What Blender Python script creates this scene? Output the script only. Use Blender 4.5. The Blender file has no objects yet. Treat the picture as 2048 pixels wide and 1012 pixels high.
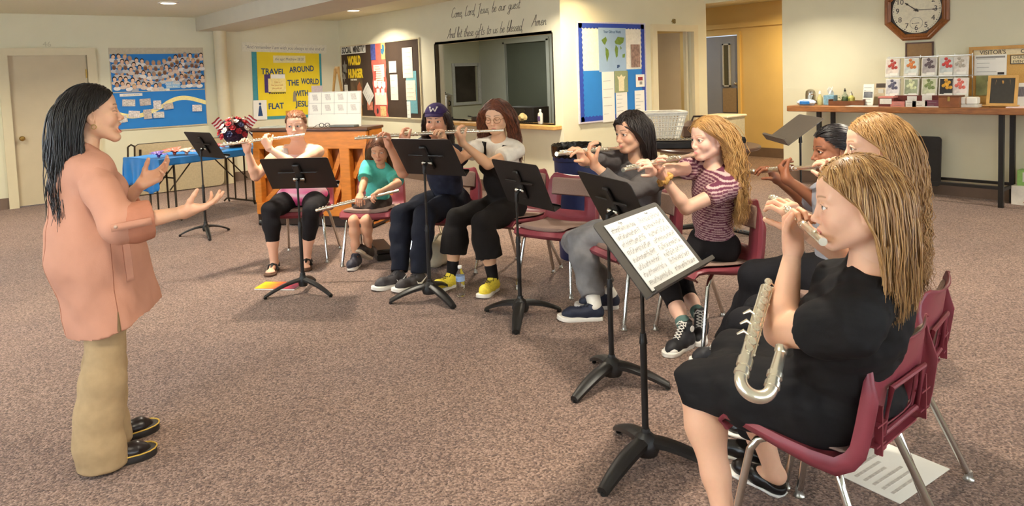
import bpy, math, random
import numpy as np
from mathutils import Vector, Matrix, Euler
SC = bpy.context.scene
COL = SC.collection
R = math.radians
PI = math.pi
rng = random.Random(7)

# ---------------------------------------------------------------- camera geometry
F_PX, CX, CY, EYE = 1430.0, 1024.0, 244.0, 1.55
YAW, PIT, ROL = .8716, .0664, .03648
def _cam_axes():
    cy, sy = math.cos(YAW), math.sin(YAW)
    f = np.array([cy*math.cos(PIT), sy*math.cos(PIT), -math.sin(PIT)])
    r = np.array([sy, -cy, 0.0]); d = np.cross(f, r)
    r2 = math.cos(ROL)*r + math.sin(ROL)*d
    d2 = -math.sin(ROL)*r + math.cos(ROL)*d
    return np.array([r2, d2, f])
CM = _cam_axes()
CAM = np.array([0.0, 0.0, EYE])
def ray(x, y): return CM.T @ np.array([(x-CX)/F_PX, (y-CY)/F_PX, 1.0])
def on(ax, v, x, y):
    d = ray(x, y); t = (v-CAM[ax])/d[ax]; return CAM + d*t
def flr(x, y, z=0.0): return on(2, z, x, y)
def dep(x, y, D): return CAM + ray(x, y)*D            # point at forward distance D
def pj(P):
    v = CM @ (np.array(P, float)-CAM); return np.array([v[0]/v[2]*F_PX+CX, v[1]/v[2]*F_PX+CY])
def ik(S, W, l1, l2, px):
    """middle joint of a two-bone limb, the one seen nearest to the sight line of px"""
    S = np.array(S, float); W = np.array(W, float); v = W-S; d = np.linalg.norm(v)
    if d >= (l1+l2)*.995: return S+v*l1/(l1+l2)
    d = max(d, abs(l1-l2)+.01); a = (l1*l1-l2*l2+d*d)/(2*d); h = math.sqrt(max(1e-6, l1*l1-a*a)); v = v/np.linalg.norm(v)
    e1 = np.cross(v, [.3, .2, .9]); e1 /= np.linalg.norm(e1); e2 = np.cross(v, e1)
    C = [S+v*a+h*(math.cos(t)*e1+math.sin(t)*e2) for t in np.linspace(0, 2*math.pi, 121)[:-1]]
    if len(px) == 3: return min(C, key=lambda q: np.linalg.norm(q-np.array(px)))
    return min(C, key=lambda q: np.linalg.norm(pj(q)-np.array(px)))
def depth_of(P): return float((CM @ (np.array(P)-CAM))[2])
def reach(A, L, x, y, far=False):
    """end of a bone of length L from A whose far end lies on the sight line of (x, y)"""
    A = np.array(A, float); d = ray(x, y); d = d/np.linalg.norm(d)
    oc = CAM-A; b = d@oc; c = oc@oc-L*L; disc = b*b-c
    if disc <= 0:
        P = CAM + d*(-b); v = P-A; return A + v/np.linalg.norm(v)*L
    t = -b + (math.sqrt(disc) if far else -math.sqrt(disc)); return CAM + d*t
def nrm(v):
    v = np.array(v, float); n = np.linalg.norm(v); return v/n if n > 1e-9 else v

cam_d = bpy.data.cameras.new('camera'); cam = bpy.data.objects.new('camera', cam_d); COL.objects.link(cam)
cam_d.sensor_fit = 'HORIZONTAL'; cam_d.sensor_width = 36.0
cam_d.lens = F_PX/2048*36.0; cam_d.shift_y = -(506-CY)/2048; cam_d.clip_start = .05; cam_d.clip_end = 200
_r, _d, _f = CM
cam.matrix_world = Matrix(((_r[0], -_d[0], -_f[0], 0), (_r[1], -_d[1], -_f[1], 0), (_r[2], -_d[2], -_f[2], EYE), (0, 0, 0, 1)))
SC.camera = cam

# ---------------------------------------------------------------- materials
def lin(c):
    o = []
    for v in c[:3]:
        v = v/255.0
        o.append(v/12.92 if v <= .04045 else ((v+.055)/1.055)**2.4)
    return (o[0], o[1], o[2], 1.0)
MATS = {}
def mat(name, rgb, rough=.6, metal=0.0, var=.08, scale=40.0, bump=0.0, bscale=None, spec=.5, coat=0.0, trans=0.0, emit=0.0, ior=1.45, alpha=1.0, stretch=None, sss=0.0):
    if name in MATS: return MATS[name]
    m = bpy.data.materials.new(name); m.use_nodes = True; nt = m.node_tree; N = nt.nodes; L = nt.links
    b = N['Principled BSDF']
    tc = N.new('ShaderNodeTexCoord'); mp = N.new('ShaderNodeMapping'); L.new(tc.outputs['Object'], mp.inputs[0])
    if stretch: mp.inputs['Scale'].default_value = stretch
    nz = N.new('ShaderNodeTexNoise'); nz.inputs['Scale'].default_value = scale; nz.inputs['Detail'].default_value = 4
    L.new(mp.outputs[0], nz.inputs['Vector'])
    rp = N.new('ShaderNodeValToRGB'); c = lin(rgb)
    rp.color_ramp.elements[0].position = .3; rp.color_ramp.elements[1].position = .7
    rp.color_ramp.elements[0].color = tuple(max(0, v*(1-var)) for v in c[:3])+(1,)
    rp.color_ramp.elements[1].color = tuple(min(1, v*(1+var)) for v in c[:3])+(1,)
    L.new(nz.outputs['Fac'], rp.inputs['Fac']); L.new(rp.outputs['Color'], b.inputs['Base Color'])
    b.inputs['Roughness'].default_value = rough; b.inputs['Metallic'].default_value = metal
    b.inputs['Specular IOR Level'].default_value = spec; b.inputs['Coat Weight'].default_value = coat
    b.inputs['Transmission Weight'].default_value = trans; b.inputs['IOR'].default_value = ior
    if sss:
        b.inputs['Subsurface Weight'].default_value = sss; b.inputs['Subsurface Scale'].default_value = .02
        b.inputs['Subsurface Radius'].default_value = (1, .35, .2)
    if emit:
        b.inputs['Emission Color'].default_value = c; b.inputs['Emission Strength'].default_value = emit
    if bump:
        n2 = N.new('ShaderNodeTexNoise'); n2.inputs['Scale'].default_value = bscale or scale; n2.inputs['Detail'].default_value = 3
        L.new(mp.outputs[0], n2.inputs['Vector'])
        bp = N.new('ShaderNodeBump'); bp.inputs['Strength'].default_value = bump; bp.inputs['Distance'].default_value = .01
        L.new(n2.outputs['Fac'], bp.inputs['Height']); L.new(bp.outputs['Normal'], b.inputs['Normal'])
    MATS[name] = m; return m
def attr_mat(name, rough=.5, var=.05, scale=60.0, spec=.4, sss=0.0, bump=0.0, metal=0.0, sheen=0.0):
    """base colour from the mesh's own albedo attribute, modulated by a fine noise"""
    if name in MATS: return MATS[name]
    m = bpy.data.materials.new(name); m.use_nodes = True; nt = m.node_tree; N = nt.nodes; L = nt.links
    b = N['Principled BSDF']; at = N.new('ShaderNodeAttribute'); at.attribute_name = 'albedo'
    tc = N.new('ShaderNodeTexCoord'); nz = N.new('ShaderNodeTexNoise'); nz.inputs['Scale'].default_value = scale; nz.inputs['Detail'].default_value = 3
    L.new(tc.outputs['Object'], nz.inputs['Vector'])
    mr = N.new('ShaderNodeMapRange'); mr.inputs['To Min'].default_value = 1-var; mr.inputs['To Max'].default_value = 1+var
    L.new(nz.outputs['Fac'], mr.inputs['Value'])
    mx = N.new('ShaderNodeVectorMath'); mx.operation = 'SCALE'
    L.new(at.outputs['Color'], mx.inputs[0]); L.new(mr.outputs[0], mx.inputs['Scale'])
    L.new(mx.outputs[0], b.inputs['Base Color'])
    b.inputs['Roughness'].default_value = rough; b.inputs['Specular IOR Level'].default_value = spec; b.inputs['Metallic'].default_value = metal
    b.inputs['Sheen Weight'].default_value = sheen
    if sss:
        b.inputs['Subsurface Weight'].default_value = sss; b.inputs['Subsurface Scale'].default_value = .015
        b.inputs['Subsurface Radius'].default_value = (1, .35, .2)
    if bump:
        bp = N.new('ShaderNodeBump'); bp.inputs['Strength'].default_value = bump; bp.inputs['Distance'].default_value = .005
        L.new(nz.outputs['Fac'], bp.inputs['Height']); L.new(bp.outputs['Normal'], b.inputs['Normal'])
    MATS[name] = m; return m

# ---------------------------------------------------------------- objects
def tag(o, label=None, cat=None, group=None, kind=None):
    if label: o['label'] = label
    if cat: o['category'] = cat
    if group: o['group'] = group
    if kind: o['kind'] = kind
    return o
def thing(name, label, cat, loc=(0, 0, 0), rz=0.0, group=None, rot=None):
    o = bpy.data.objects.new(name, None); COL.objects.link(o); o.empty_display_size = .1
    o.location = tuple(loc); o.rotation_euler = rot if rot else (0, 0, rz)
    return tag(o, label, cat, group)
def copy_tree(o, parent=None):
    c = o.copy(); COL.objects.link(c)
    if parent is not None: c.parent = parent
    for ch in list(o.children): copy_tree(ch, c)
    return c

class MB:
    """collects simple shapes into one mesh"""
    def __init__(s): s.v = []; s.f = []; s.m = []; s.mi = 0
    def add(s, vs, fs):
        o = len(s.v); s.v += [tuple(map(float, p)) for p in vs]; s.f += [tuple(i+o for i in f) for f in fs]; s.m += [s.mi]*len(fs); return s
    def box(s, c, d, M=None, bev=0.0):
        cx, cy, cz = c; a, b, h = d[0]/2, d[1]/2, d[2]/2
        if bev <= 0:
            vs = [(x, y, z) for z in (-h, h) for x, y in ((-a, -b), (a, -b), (a, b), (-a, b))]
            fs = [(3, 2, 1, 0), (4, 5, 6, 7), (0, 1, 5, 4), (1, 2, 6, 5), (2, 3, 7, 6), (3, 0, 4, 7)]
        else:
            e = min(bev, a*.99, b*.99, h*.99); vs = []; fs = []
            rings = [(-h, e), (-h+e, 0), (h-e, 0), (h, e)]
            for z, q in rings:
                A, B = a-q, b-q; k = min(e, A*.9, B*.9)
                vs += [(-A+k, -B, z), (A-k, -B, z), (A, -B+k, z), (A, B-k, z), (A-k, B, z), (-A+k, B, z), (-A, B-k, z), (-A, -B+k, z)]
            for r in range(3):
                for i in range(8): fs.append((r*8+i, r*8+(i+1) % 8, r*8+8+(i+1) % 8, r*8+8+i))
            fs.append(tuple(reversed(range(8)))); fs.append(tuple(range(24, 32)))
        if M is not None: vs = [tuple(M @ Vector(p)) for p in vs]
        return s.add([(x+cx, y+cy, z+cz) for x, y, z in vs], fs)
    def tube(s, pts, r, n=8, cap=True, closed=False):
        pts = [np.array(p, float) for p in pts]; k = len(pts)
        rs = list(r) if hasattr(r, '__len__') else [r]*k
        vs = []; fs = []; up = None
        for i, p in enumerate(pts):
            if closed: t = pts[(i+1) % k]-pts[i-1]
            else: t = pts[min(i+1, k-1)]-pts[max(i-1, 0)]
            t = nrm(t)
            if up is None:
                h = np.array([0, 0, 1.0]) if abs(t[2]) < .9 else np.array([1.0, 0, 0]); up = nrm(h-t*(h@t))
            else: up = nrm(up-t*(up@t))
            sd = np.cross(t, up)
            for j in range(n):
                a = 2*PI*j/n; vs.append(p+rs[i]*(math.cos(a)*sd+math.sin(a)*up))
        for i in range(k if closed else k-1):
            for j in range(n):
                a, b = i*n+j, i*n+(j+1) % n; c = ((i+1) % k)*n+(j+1) % n; d = ((i+1) % k)*n+j
                fs.append((a, b, c, d))
        if cap and not closed:
            fs.append(tuple(reversed(range(n)))); fs.append(tuple(range((k-1)*n, k*n)))
        return s.add(vs, fs)
    def cyl(s, a, b, r, r2=None, n=16): return s.tube([a, b], [r, r if r2 is None else r2], n)
    def lathe(s, prof, o=(0, 0, 0), n=20, M=None, sx=1, sy=1):
        vs = []; fs = []; k = len(prof)
        for r, z in prof:
            for j in range(n):
                a = 2*PI*j/n; p = (r*math.cos(a)*sx, r*math.sin(a)*sy, z)
                if M is not None: p = tuple(M @ Vector(p))
                vs.append((p[0]+o[0], p[1]+o[1], p[2]+o[2]))
        for i in range(k-1):
            for j in range(n): fs.append((i*n+j, i*n+(j+1) % n, (i+1)*n+(j+1) % n, (i+1)*n+j))
        if prof[0][0] > 1e-6: fs.append(tuple(reversed(range(n))))
        if prof[-1][0] > 1e-6: fs.append(tuple(range((k-1)*n, k*n)))
        return s.add(vs, fs)
    def prism(s, out, h, M=None, z0=0.0):
        n = len(out); vs = [(x, y, z0) for x, y in out]+[(x, y, z0+h) for x, y in out]
        if M is not None: vs = [tuple(M @ Vector(p)) for p in vs]
        fs = [tuple(reversed(range(n))), tuple(range(n, 2*n))]+[(i, (i+1) % n, n+(i+1) % n, n+i) for i in range(n)]
        return s.add(vs, fs)
    def ball(s, c, r, n=12, m=8, sc=(1, 1, 1), M=None):
        vs = []; fs = []
        for i in range(m+1):
            th = PI*i/m
            for j in range(n):
                a = 2*PI*j/n; p = (r*sc[0]*math.sin(th)*math.cos(a), r*sc[1]*math.sin(th)*math.sin(a), r*sc[2]*math.cos(th))
                if M is not None: p = tuple(M @ Vector(p))
                vs.append((p[0]+c[0], p[1]+c[1], p[2]+c[2]))
        for i in range(m):
            for j in range(n): fs.append((i*n+j, (i+1)*n+j, (i+1)*n+(j+1) % n, i*n+(j+1) % n))
        return s.add(vs, fs)
    def grid(s, P):
        r = len(P); c = len(P[0]); vs = [p for row in P for p in row]
        return s.add(vs, [(i*c+j, i*c+j+1, (i+1)*c+j+1, (i+1)*c+j) for i in range(r-1) for j in range(c-1)])
    def build(s, name, m, parent=None, smooth=False, off=None, label=None, solid=0.0, bevel=0.0, sub=0):
        me = bpy.data.meshes.new(name)
        vs = s.v if off is None else [(x-off[0], y-off[1], z-off[2]) for x, y, z in s.v]
        me.from_pydata(vs, [], s.f); me.update()
        ms = m if isinstance(m, (list, tuple)) else [m]
        for q in ms: me.materials.append(q)
        if len(ms) > 1: me.polygons.foreach_set('material_index', s.m)
        if smooth:
            me.polygons.foreach_set('use_smooth', [True]*len(me.polygons))
            me.set_sharp_from_angle(angle=R(38))
        o = bpy.data.objects.new(name, me); COL.objects.link(o)
        if parent is not None: o.parent = parent
        if label: o['label'] = label
        if solid:
            md = o.modifiers.new('solid', 'SOLIDIFY'); md.thickness = solid; md.offset = 0
        if bevel:
            md = o.modifiers.new('bevel', 'BEVEL'); md.width = bevel; md.segments = 2; md.limit_method = 'ANGLE'
        if sub:
            md = o.modifiers.new('sub', 'SUBSURF'); md.levels = sub; md.render_levels = sub
        return o
def rrect(w, h, r, n=4):
    """rounded rectangle outline centred on 0"""
    o = []
    for cx, cy, a0 in ((w/2-r, h/2-r, 0), (-w/2+r, h/2-r, 90), (-w/2+r, -h/2+r, 180), (w/2-r, -h/2+r, 270)):
        for i in range(n+1):
            a = R(a0+90*i/n); o.append((cx+r*math.cos(a), cy+r*math.sin(a)))
    return o
# frames on the walls: local x to the right as seen, y up, z out of the wall
def M_A(X, Z, d=0.0): return Matrix(((1, 0, 0, X), (0, 0, -1, YA-d), (0, 1, 0, Z), (0, 0, 0, 1)))
def M_C(X, Z, d=0.0): return Matrix(((1, 0, 0, X), (0, 0, -1, YC-d), (0, 1, 0, Z), (0, 0, 0, 1)))
def M_X(X0, Y, Z, d=0.0): return Matrix(((0, 0, -1, X0-d), (-1, 0, 0, Y), (0, 1, 0, Z), (0, 0, 0, 1)))
def text(name, s, size, M, m, parent=None, shear=0.0, bold=0.0, ext=.0012, align='CENTER', w=1.0, fit=None):
    cu = bpy.data.curves.new(name, 'FONT'); cu.body = s; cu.size = size; cu.align_x = align; cu.align_y = 'CENTER'
    cu.shear = shear; cu.offset = bold; cu.extrude = ext; cu.resolution_u = 3
    t = bpy.data.objects.new(name, cu); COL.objects.link(t)
    dg = bpy.context.evaluated_depsgraph_get(); me = bpy.data.meshes.new_from_object(t.evaluated_get(dg))
    bpy.data.objects.remove(t); me.name = name
    k = w
    if fit and len(me.vertices):
        xs = [v.co.x for v in me.vertices]; k = fit/max(1e-6, max(xs)-min(xs))
    me.transform(M @ Matrix.Diagonal((k, 1, 1, 1)))
    me.materials.clear(); me.materials.append(m)
    o = bpy.data.objects.new(name, me); COL.objects.link(o)
    if parent is not None: o.parent = parent
    return o
# ---------------------------------------------------------------- room shell
XB, YA, XD, YC, CEIL = 5.85, 11.6, 8.95, 6.02, 2.6
X0, Y0 = -3.0, -3.0
wallm = mat('wall_paint', (224, 219, 190), .75, var=.025, scale=3, bump=.04, bscale=180)
wallk = mat('kitchen_paint', (214, 214, 200), .7, var=.025, scale=3, bump=.04, bscale=180)
hallm = mat('hall_paint', (226, 196, 128), .7, var=.03, scale=3, bump=.04, bscale=180)
ceilm = mat('ceiling_paint', (228, 224, 196), .85, var=.03, scale=30, bump=.15, bscale=120)
beamm = mat('beam_paint', (205, 198, 178), .7, var=.03, scale=4)
basem = mat('rubber_baseboard', (118, 98, 84), .6, var=.06, scale=12)
trimm = mat('door_trim_paint', (219, 207, 172), .5, var=.02, scale=8)
doorm = mat('door_beige', (203, 188, 156), .5, var=.03, scale=6)
white = mat('white_paper', (238, 236, 226), .8, var=.02, scale=10)
black = mat('black_paint', (26, 25, 25), .45, var=.1, scale=30)
chrome = mat('chrome', (215, 215, 212), .16, 1.0, var=.04, scale=20)
brass = mat('brass', (160, 130, 70), .35, 1.0, var=.1, scale=30)

def carpet_mat():
    m = bpy.data.materials.new('carpet'); m.use_nodes = True; nt = m.node_tree; N = nt.nodes; L = nt.links; b = N['Principled BSDF']
    tc = N.new('ShaderNodeTexCoord'); mp = N.new('ShaderNodeMapping'); mp.inputs['Scale'].default_value = (1, 1, 1); mp.inputs['Rotation'].default_value = (0, 0, .3)
    L.new(tc.outputs['Object'], mp.inputs[0])
    vo = N.new('ShaderNodeTexVoronoi'); vo.inputs['Scale'].default_value = 125; L.new(mp.outputs[0], vo.inputs['Vector'])
    n1 = N.new('ShaderNodeTexNoise'); n1.inputs['Scale'].default_value = 90; n1.inputs['Detail'].default_value = 2; L.new(mp.outputs[0], n1.inputs['Vector'])
    n2 = N.new('ShaderNodeTexNoise'); n2.inputs['Scale'].default_value = 1.3; n2.inputs['Detail'].default_value = 3; L.new(mp.outputs[0], n2.inputs['Vector'])
    sp = N.new('ShaderNodeSeparateColor'); L.new(vo.outputs['Color'], sp.inputs[0])
    r1 = N.new('ShaderNodeValToRGB'); e = r1.color_ramp.elements
    e[0].position = .12; e[0].color = lin((76, 61, 54)); e[1].position = .9; e[1].color = lin((168, 143, 129))
    q = e.new(.5); q.color = lin((124, 102, 91))
    av = N.new('ShaderNodeMath'); av.operation = 'MULTIPLY_ADD'; av.inputs[1].default_value = .62
    L.new(sp.outputs[0], av.inputs[0])
    sc = N.new('ShaderNodeMath'); sc.operation = 'MULTIPLY_ADD'; sc.inputs[1].default_value = .75; sc.inputs[2].default_value = -.17
    L.new(n1.outputs['Fac'], sc.inputs[0]); L.new(sc.outputs[0], av.inputs[2]); L.new(av.outputs[0], r1.inputs['Fac'])
    mx = N.new('ShaderNodeMix'); mx.data_type = 'RGBA'; mx.blend_type = 'MULTIPLY'; mx.inputs['Factor'].default_value = 1
    r2 = N.new('ShaderNodeValToRGB'); r2.color_ramp.elements[0].color = (.9, .88, .88, 1); r2.color_ramp.elements[1].color = (1.05, 1.03, 1.0, 1)
    r2.color_ramp.elements[0].position = .35; r2.color_ramp.elements[1].position = .65
    L.new(n2.outputs['Fac'], r2.inputs['Fac']); L.new(r1.outputs['Color'], mx.inputs['A']); L.new(r2.outputs['Color'], mx.inputs['B'])
    L.new(mx.outputs['Result'], b.inputs['Base Color']); b.inputs['Roughness'].default_value = .95; b.inputs['Specular IOR Level'].default_value = .1
    b.inputs['Sheen Weight'].default_value = .15
    bp = N.new('ShaderNodeBump'); bp.inputs['Strength'].default_value = .6; bp.inputs['Distance'].default_value = .006
    L.new(vo.outputs['Distance'], bp.inputs['Height']); bp.invert = True; L.new(bp.outputs['Normal'], b.inputs['Normal'])
    return m
def struct(name, mb, m, parent=None):
    o = mb.build(name, m, parent)
    if parent is None: o['kind'] = 'structure'
    return o
T = .14
def slab(a, b):
    a = np.array(a, float); b = np.array(b, float); return MB().box((a+b)/2, np.abs(b-a))
def holes_wall(name, ax, at, d, lo, hi, holes, m, z1=CEIL):
    """wall across axis `ax` at `at` (thickness d), from lo to hi along the other axis, rectangular holes (a, b, z0, z1)"""
    mb = MB(); cuts = sorted(holes); p = lo
    def blk(a, b, za, zb):
        if b-a < 1e-4 or zb-za < 1e-4: return
        c = [0, 0, (za+zb)/2]; s = [0, 0, zb-za]; c[ax] = at+d/2; s[ax] = abs(d); c[1-ax] = (a+b)/2; s[1-ax] = b-a; mb.box(c, s)
    for a, b, za, zb in cuts:
        blk(p, a, 0, z1); blk(a, b, 0, za); blk(a, b, zb, z1); p = b
    blk(p, hi, 0, z1); return struct(name, mb, m)
struct('floor', slab((X0-.2, Y0-.2, -.1), (11.3, YA+.2, 0)), carpet_mat())
struct('ceiling', slab((X0-.2, Y0-.2, CEIL), (11.3, YA+.2, CEIL+.12)), ceilm)
doorA = (1.04, 1.96, 0, 2.05)
holes_wall('wall_back', 1, YA, T, X0, XD+T, [doorA, (8.3, 8.86, 1.03, 1.75)], wallm)
holes_wall('wall_service', 0, XB, T, YC+T, YA, [(6.17, 8.62, .93, 2.02)], wallm)
holes_wall('wall_notice', 1, YC, T, XB, 8.73, [(7.57, 8.4, 0, 2.07)], wallm)
holes_wall('wall_right', 0, XD, T, Y0, 4.985, [], wallm)
holes_wall('wall_kitchen', 0, XD, T, YC+1.28, YA, [(9.58, 10.77, 0, 2.15)], wallk)
struct('trim_header', slab((8.73, 4.985, 2.45), (XD+T, YC+T, CEIL)), wallm)
holes_wall('wall_hall', 0, 11.0, T, 3.0, 9.5, [(6.93, 7.85, 0, 2.1)], hallm)
struct('wall_hallend', slab((XD+T, 9.4, 0), (11.1, 9.5, CEIL)), hallm)
struct('wall_hallnear', slab((XD+T, 3.0, 0), (11.1, 3.1, CEIL)), hallm)
struct('trim_hallrail', slab((10.95, 3.1, 2.21), (11.0, 9.4, 2.29)), hallm)
# room with the windows behind and beside the camera
winsL = [(.4, 2.6, .8, 2.25), (3.4, 5.6, .8, 2.25), (6.4, 8.6, .8, 2.25)]
winsN = [(-1.9, .4, .8, 2.25), (1.4, 3.7, .8, 2.25), (4.7, 7.0, .8, 2.25)]
holes_wall('wall_left', 0, X0, -T, Y0, YA, winsL, wallm)
holes_wall('wall_near', 1, Y0, -T, X0, XD+T, winsN, wallm)
wn = 0
def window(c, s, ax):
    global wn; wn += 1
    mb = MB(); w, h = s
    def bar(u, v, a, b):
        d = [0, 0, b]; d[ax] = .05; d[1-ax] = a; p = [c[0], c[1], c[2]+v]; p[1-ax] += u; mb.box(p, d)
    bar(0, h/2-.03, w, .06); bar(0, -h/2+.03, w, .06); bar(-w/2+.03, 0, .06, h); bar(w/2-.03, 0, .06, h); bar(0, 0, .05, h)
    o = struct('window_%d' % wn, mb, mat('window_frame', (214, 210, 200), .4))
    g = MB(); d = [0, 0, h-.1]; d[ax] = .006; d[1-ax] = w-.1; g.box(c, d)
    g.build('pane', mat('window_glass', (255, 255, 255), .0, var=0, trans=1.0, ior=1.1), o)
for a, b, za, zb in winsL: window((X0-.07, (a+b)/2, (za+zb)/2), (b-a, zb-za), 0)
for a, b, za, zb in winsN: window(((a+b)/2, Y0-.07, (za+zb)/2), (b-a, zb-za), 1)
# baseboards
BH = .15
def base(name, a, b): struct(name, slab(a, b), basem)
base('baseboard_back', (X0, YA-.012, 0), (.93, YA, BH)); base('baseboard_rear', (2.07, YA-.012, 0), (XB, YA, BH))
base('baseboard_service', (XB-.012, YC-.01, 0), (XB, YA, BH)); base('baseboard_notice', (XB, YC-.012, 0), (7.48, YC, BH))
base('baseboard_doorside', (8.49, YC-.012, 0), (8.73, YC, BH))
base('baseboard_right', (XD-.012, Y0, 0), (XD, 4.985, BH)); base('baseboard_end', (XD-.012, 4.985, 0), (XD+T, 4.997, BH))
base('baseboard_hall', (10.985, 3.1, 0), (11.0, 6.86, .16))
# beam and pillar
struct('trim_beam', slab((3.46, Y0, 2.39), (4.11, YA, CEIL)), beamm)
pm = MB().lathe([(.093, 0), (.093, 2.39)], (3.775, 11.49, 0), 24)
pm.tube([(3.875, 11.57, .05), (3.875, 11.57, 2.39)], .018, 8)
o = pm.build('trim_pillar', trimm, None, True); o['kind'] = 'structure'
# door in the back wall
def casing(name, mb): return struct(name, mb, trimm)
mb = MB()
mb.box((.985, YA-.012, 1.02), (.11, .05, 2.04)); mb.box((2.015, YA-.012, 1.02), (.11, .05, 2.04)); mb.box((1.5, YA-.012, 2.09), (1.14, .052, .1))
casing('trim_1', mb)
d1 = struct('door_1', slab((1.045, YA+.02, .015), (1.955, YA+.06, 2.045)), doorm)
hb = MB().lathe([(.03, 0), (.03, .01), (.012, .015), (.012, .04), (.03, .05), (.034, .065), (.026, .08), (0, .084)], M=M_A(1.13, .93, -.02).to_3x3().to_4x4(), o=tuple(M_A(1.13, .93, -.02).translation))
hb.build('door_knob', brass, d1, True)
MB().box((1.945, YA+.012, 1.78), (.02, .012, .12)).build('hinge', brass, d1)
text('room_number', '46', .1, M_A(1.5, 2.19, .003), mat('faint_number', (196, 190, 160), .6))['kind'] = 'structure'
# doorway 48 in the notice wall
mb = MB(); mb.box((7.535, YC-.012, 1.025), (.1, .05, 2.05)); mb.box((8.435, YC-.012, 1.025), (.1, .05, 2.05)); mb.box((7.985, YC-.012, 2.095), (1.0, .052, .09))
mb.box((8.36, YC+.09, 1.03), (.04, .05, 2.06)); casing('trim_2', mb)
brownd = mat('door_brown', (176, 152, 112), .5, var=.03, scale=6)
d2 = struct('door_2', MB().box((.41, .02, 1.02), (.82, .04, 2.03)), brownd); d2.matrix_world = Matrix.Translation((8.33, YC+.16, .01)) @ Matrix.Rotation(R(128), 4, 'Z')
MB().box((.75, -.03, 1.0), (.04, .05, .8)).build('door_edge', mat('pale_edge', (214, 214, 204), .4), d2)
text('number_plate', '48', .085, M_C(7.98, 2.185, .004), mat('gold_number', (132, 112, 52), .4), ext=.003, bold=.003)['kind'] = 'structure'
struct('wall_passage', slab((7.3, YC+1.2, 0), (8.95, YC+1.28, 2.6)), mat('passage_paint', (182, 160, 122), .7))
# blue-grey door at the end of the hall
greyd = mat('door_bluegrey', (150, 154, 160), .5, var=.03, scale=5)
d3 = struct('door_3', slab((11.0, 6.96, .01), (11.05, 7.82, 2.08)), greyd)
mb = MB()
for y0, y1, z0, z1 in ((7.1, 7.125, 1.2, 1.95), (7.225, 7.25, 1.2, 1.95), (7.1, 7.25, 1.2, 1.225), (7.1, 7.25, 1.925, 1.95)): mb.box((10.99, (y0+y1)/2, (z0+z1)/2), (.03, y1-y0, z1-z0))
mb.build('lite_frame', mat('lite_frame', (196, 196, 188), .4), d3)
slab((10.992, 7.125, 1.225), (10.998, 7.225, 1.925)).build('pane', mat('dark_pane', (92, 88, 66), .2), d3)
slab((10.99, 6.98, .75), (10.998, 7.26, 1.17)).build('push_plate', mat('push_plate', (165, 140, 104), .5), d3)
MB().ball((10.97, 6.99, 1.25), .03).build('door_knob', chrome, d3, True)
mb = MB(); mb.box((10.985, 6.915, 1.05), (.05, .05, 2.1)); mb.box((10.985, 7.87, 1.05), (.05, .05, 2.1)); mb.box((10.985, 7.39, 2.12), (.05, 1.0, .05)); struct('trim_3', mb, hallm)
# serving hatch: sill, dark reveal
mb = MB(); mb.box((XB+.04, 7.36, .905), (.34, 2.62, .05), bev=.006)
struct('trim_sill', mb, mat('sill_wood', (205, 160, 96), .4, var=.12, scale=14, stretch=(6, 1, 6)))
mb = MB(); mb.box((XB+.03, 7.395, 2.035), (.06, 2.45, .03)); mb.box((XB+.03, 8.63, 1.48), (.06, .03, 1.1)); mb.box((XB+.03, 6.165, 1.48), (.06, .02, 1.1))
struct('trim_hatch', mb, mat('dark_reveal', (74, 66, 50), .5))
# kitchen: dark opening, green-grey panel door
struct('door_4', slab((XD+.03, 9.58, 0), (XD+.07, 10.77, 2.15)), mat('door_greengrey', (108, 112, 98), .45, var=.06, scale=2))
mb = MB(); mb.box((XD-.01, 9.54, 1.08), (.04, .08, 2.2)); mb.box((XD-.01, 10.81, 1.08), (.04, .08, 2.2)); mb.box((XD-.01, 10.17, 2.18), (.04, 1.3, .07)); struct('trim_4', mb, wallk)
wf = MB(); wf.box((8.27, YA-.01, 1.39), (.06, .05, .84)); wf.box((8.905, YA-.01, 1.39), (.07, .05, .84)); wf.box((8.585, YA-.01, 1.78), (.6, .05, .06)); wf.box((8.585, YA-.01, 1.0), (.7, .06, .05))
w7 = struct('window_7', wf, mat('window_frame', (214, 210, 200), .4))
slab((8.3, YA+.05, 1.03), (8.86, YA+.07, 1.75)).build('pane', mat('dark_brown_pane', (70, 60, 50), .12, var=.3, scale=3), w7)  # opaque pane in mottled dark brown
o = slab((XB+T+.04, 7.4, .83), (XB+.75, 11.4, .89)).build('kitchen_worktop', mat('laminate', (188, 172, 140), .4)); tag(o, 'pale laminate worktop running along the kitchen side of the hatch', 'worktop')
slab((XB+T+.01, 7.45, 0), (XB+.7, 11.35, .83)).build('cabinet_front', mat('cab', (176, 168, 150), .5), None)
bpy.data.objects['cabinet_front'].parent = o
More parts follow.
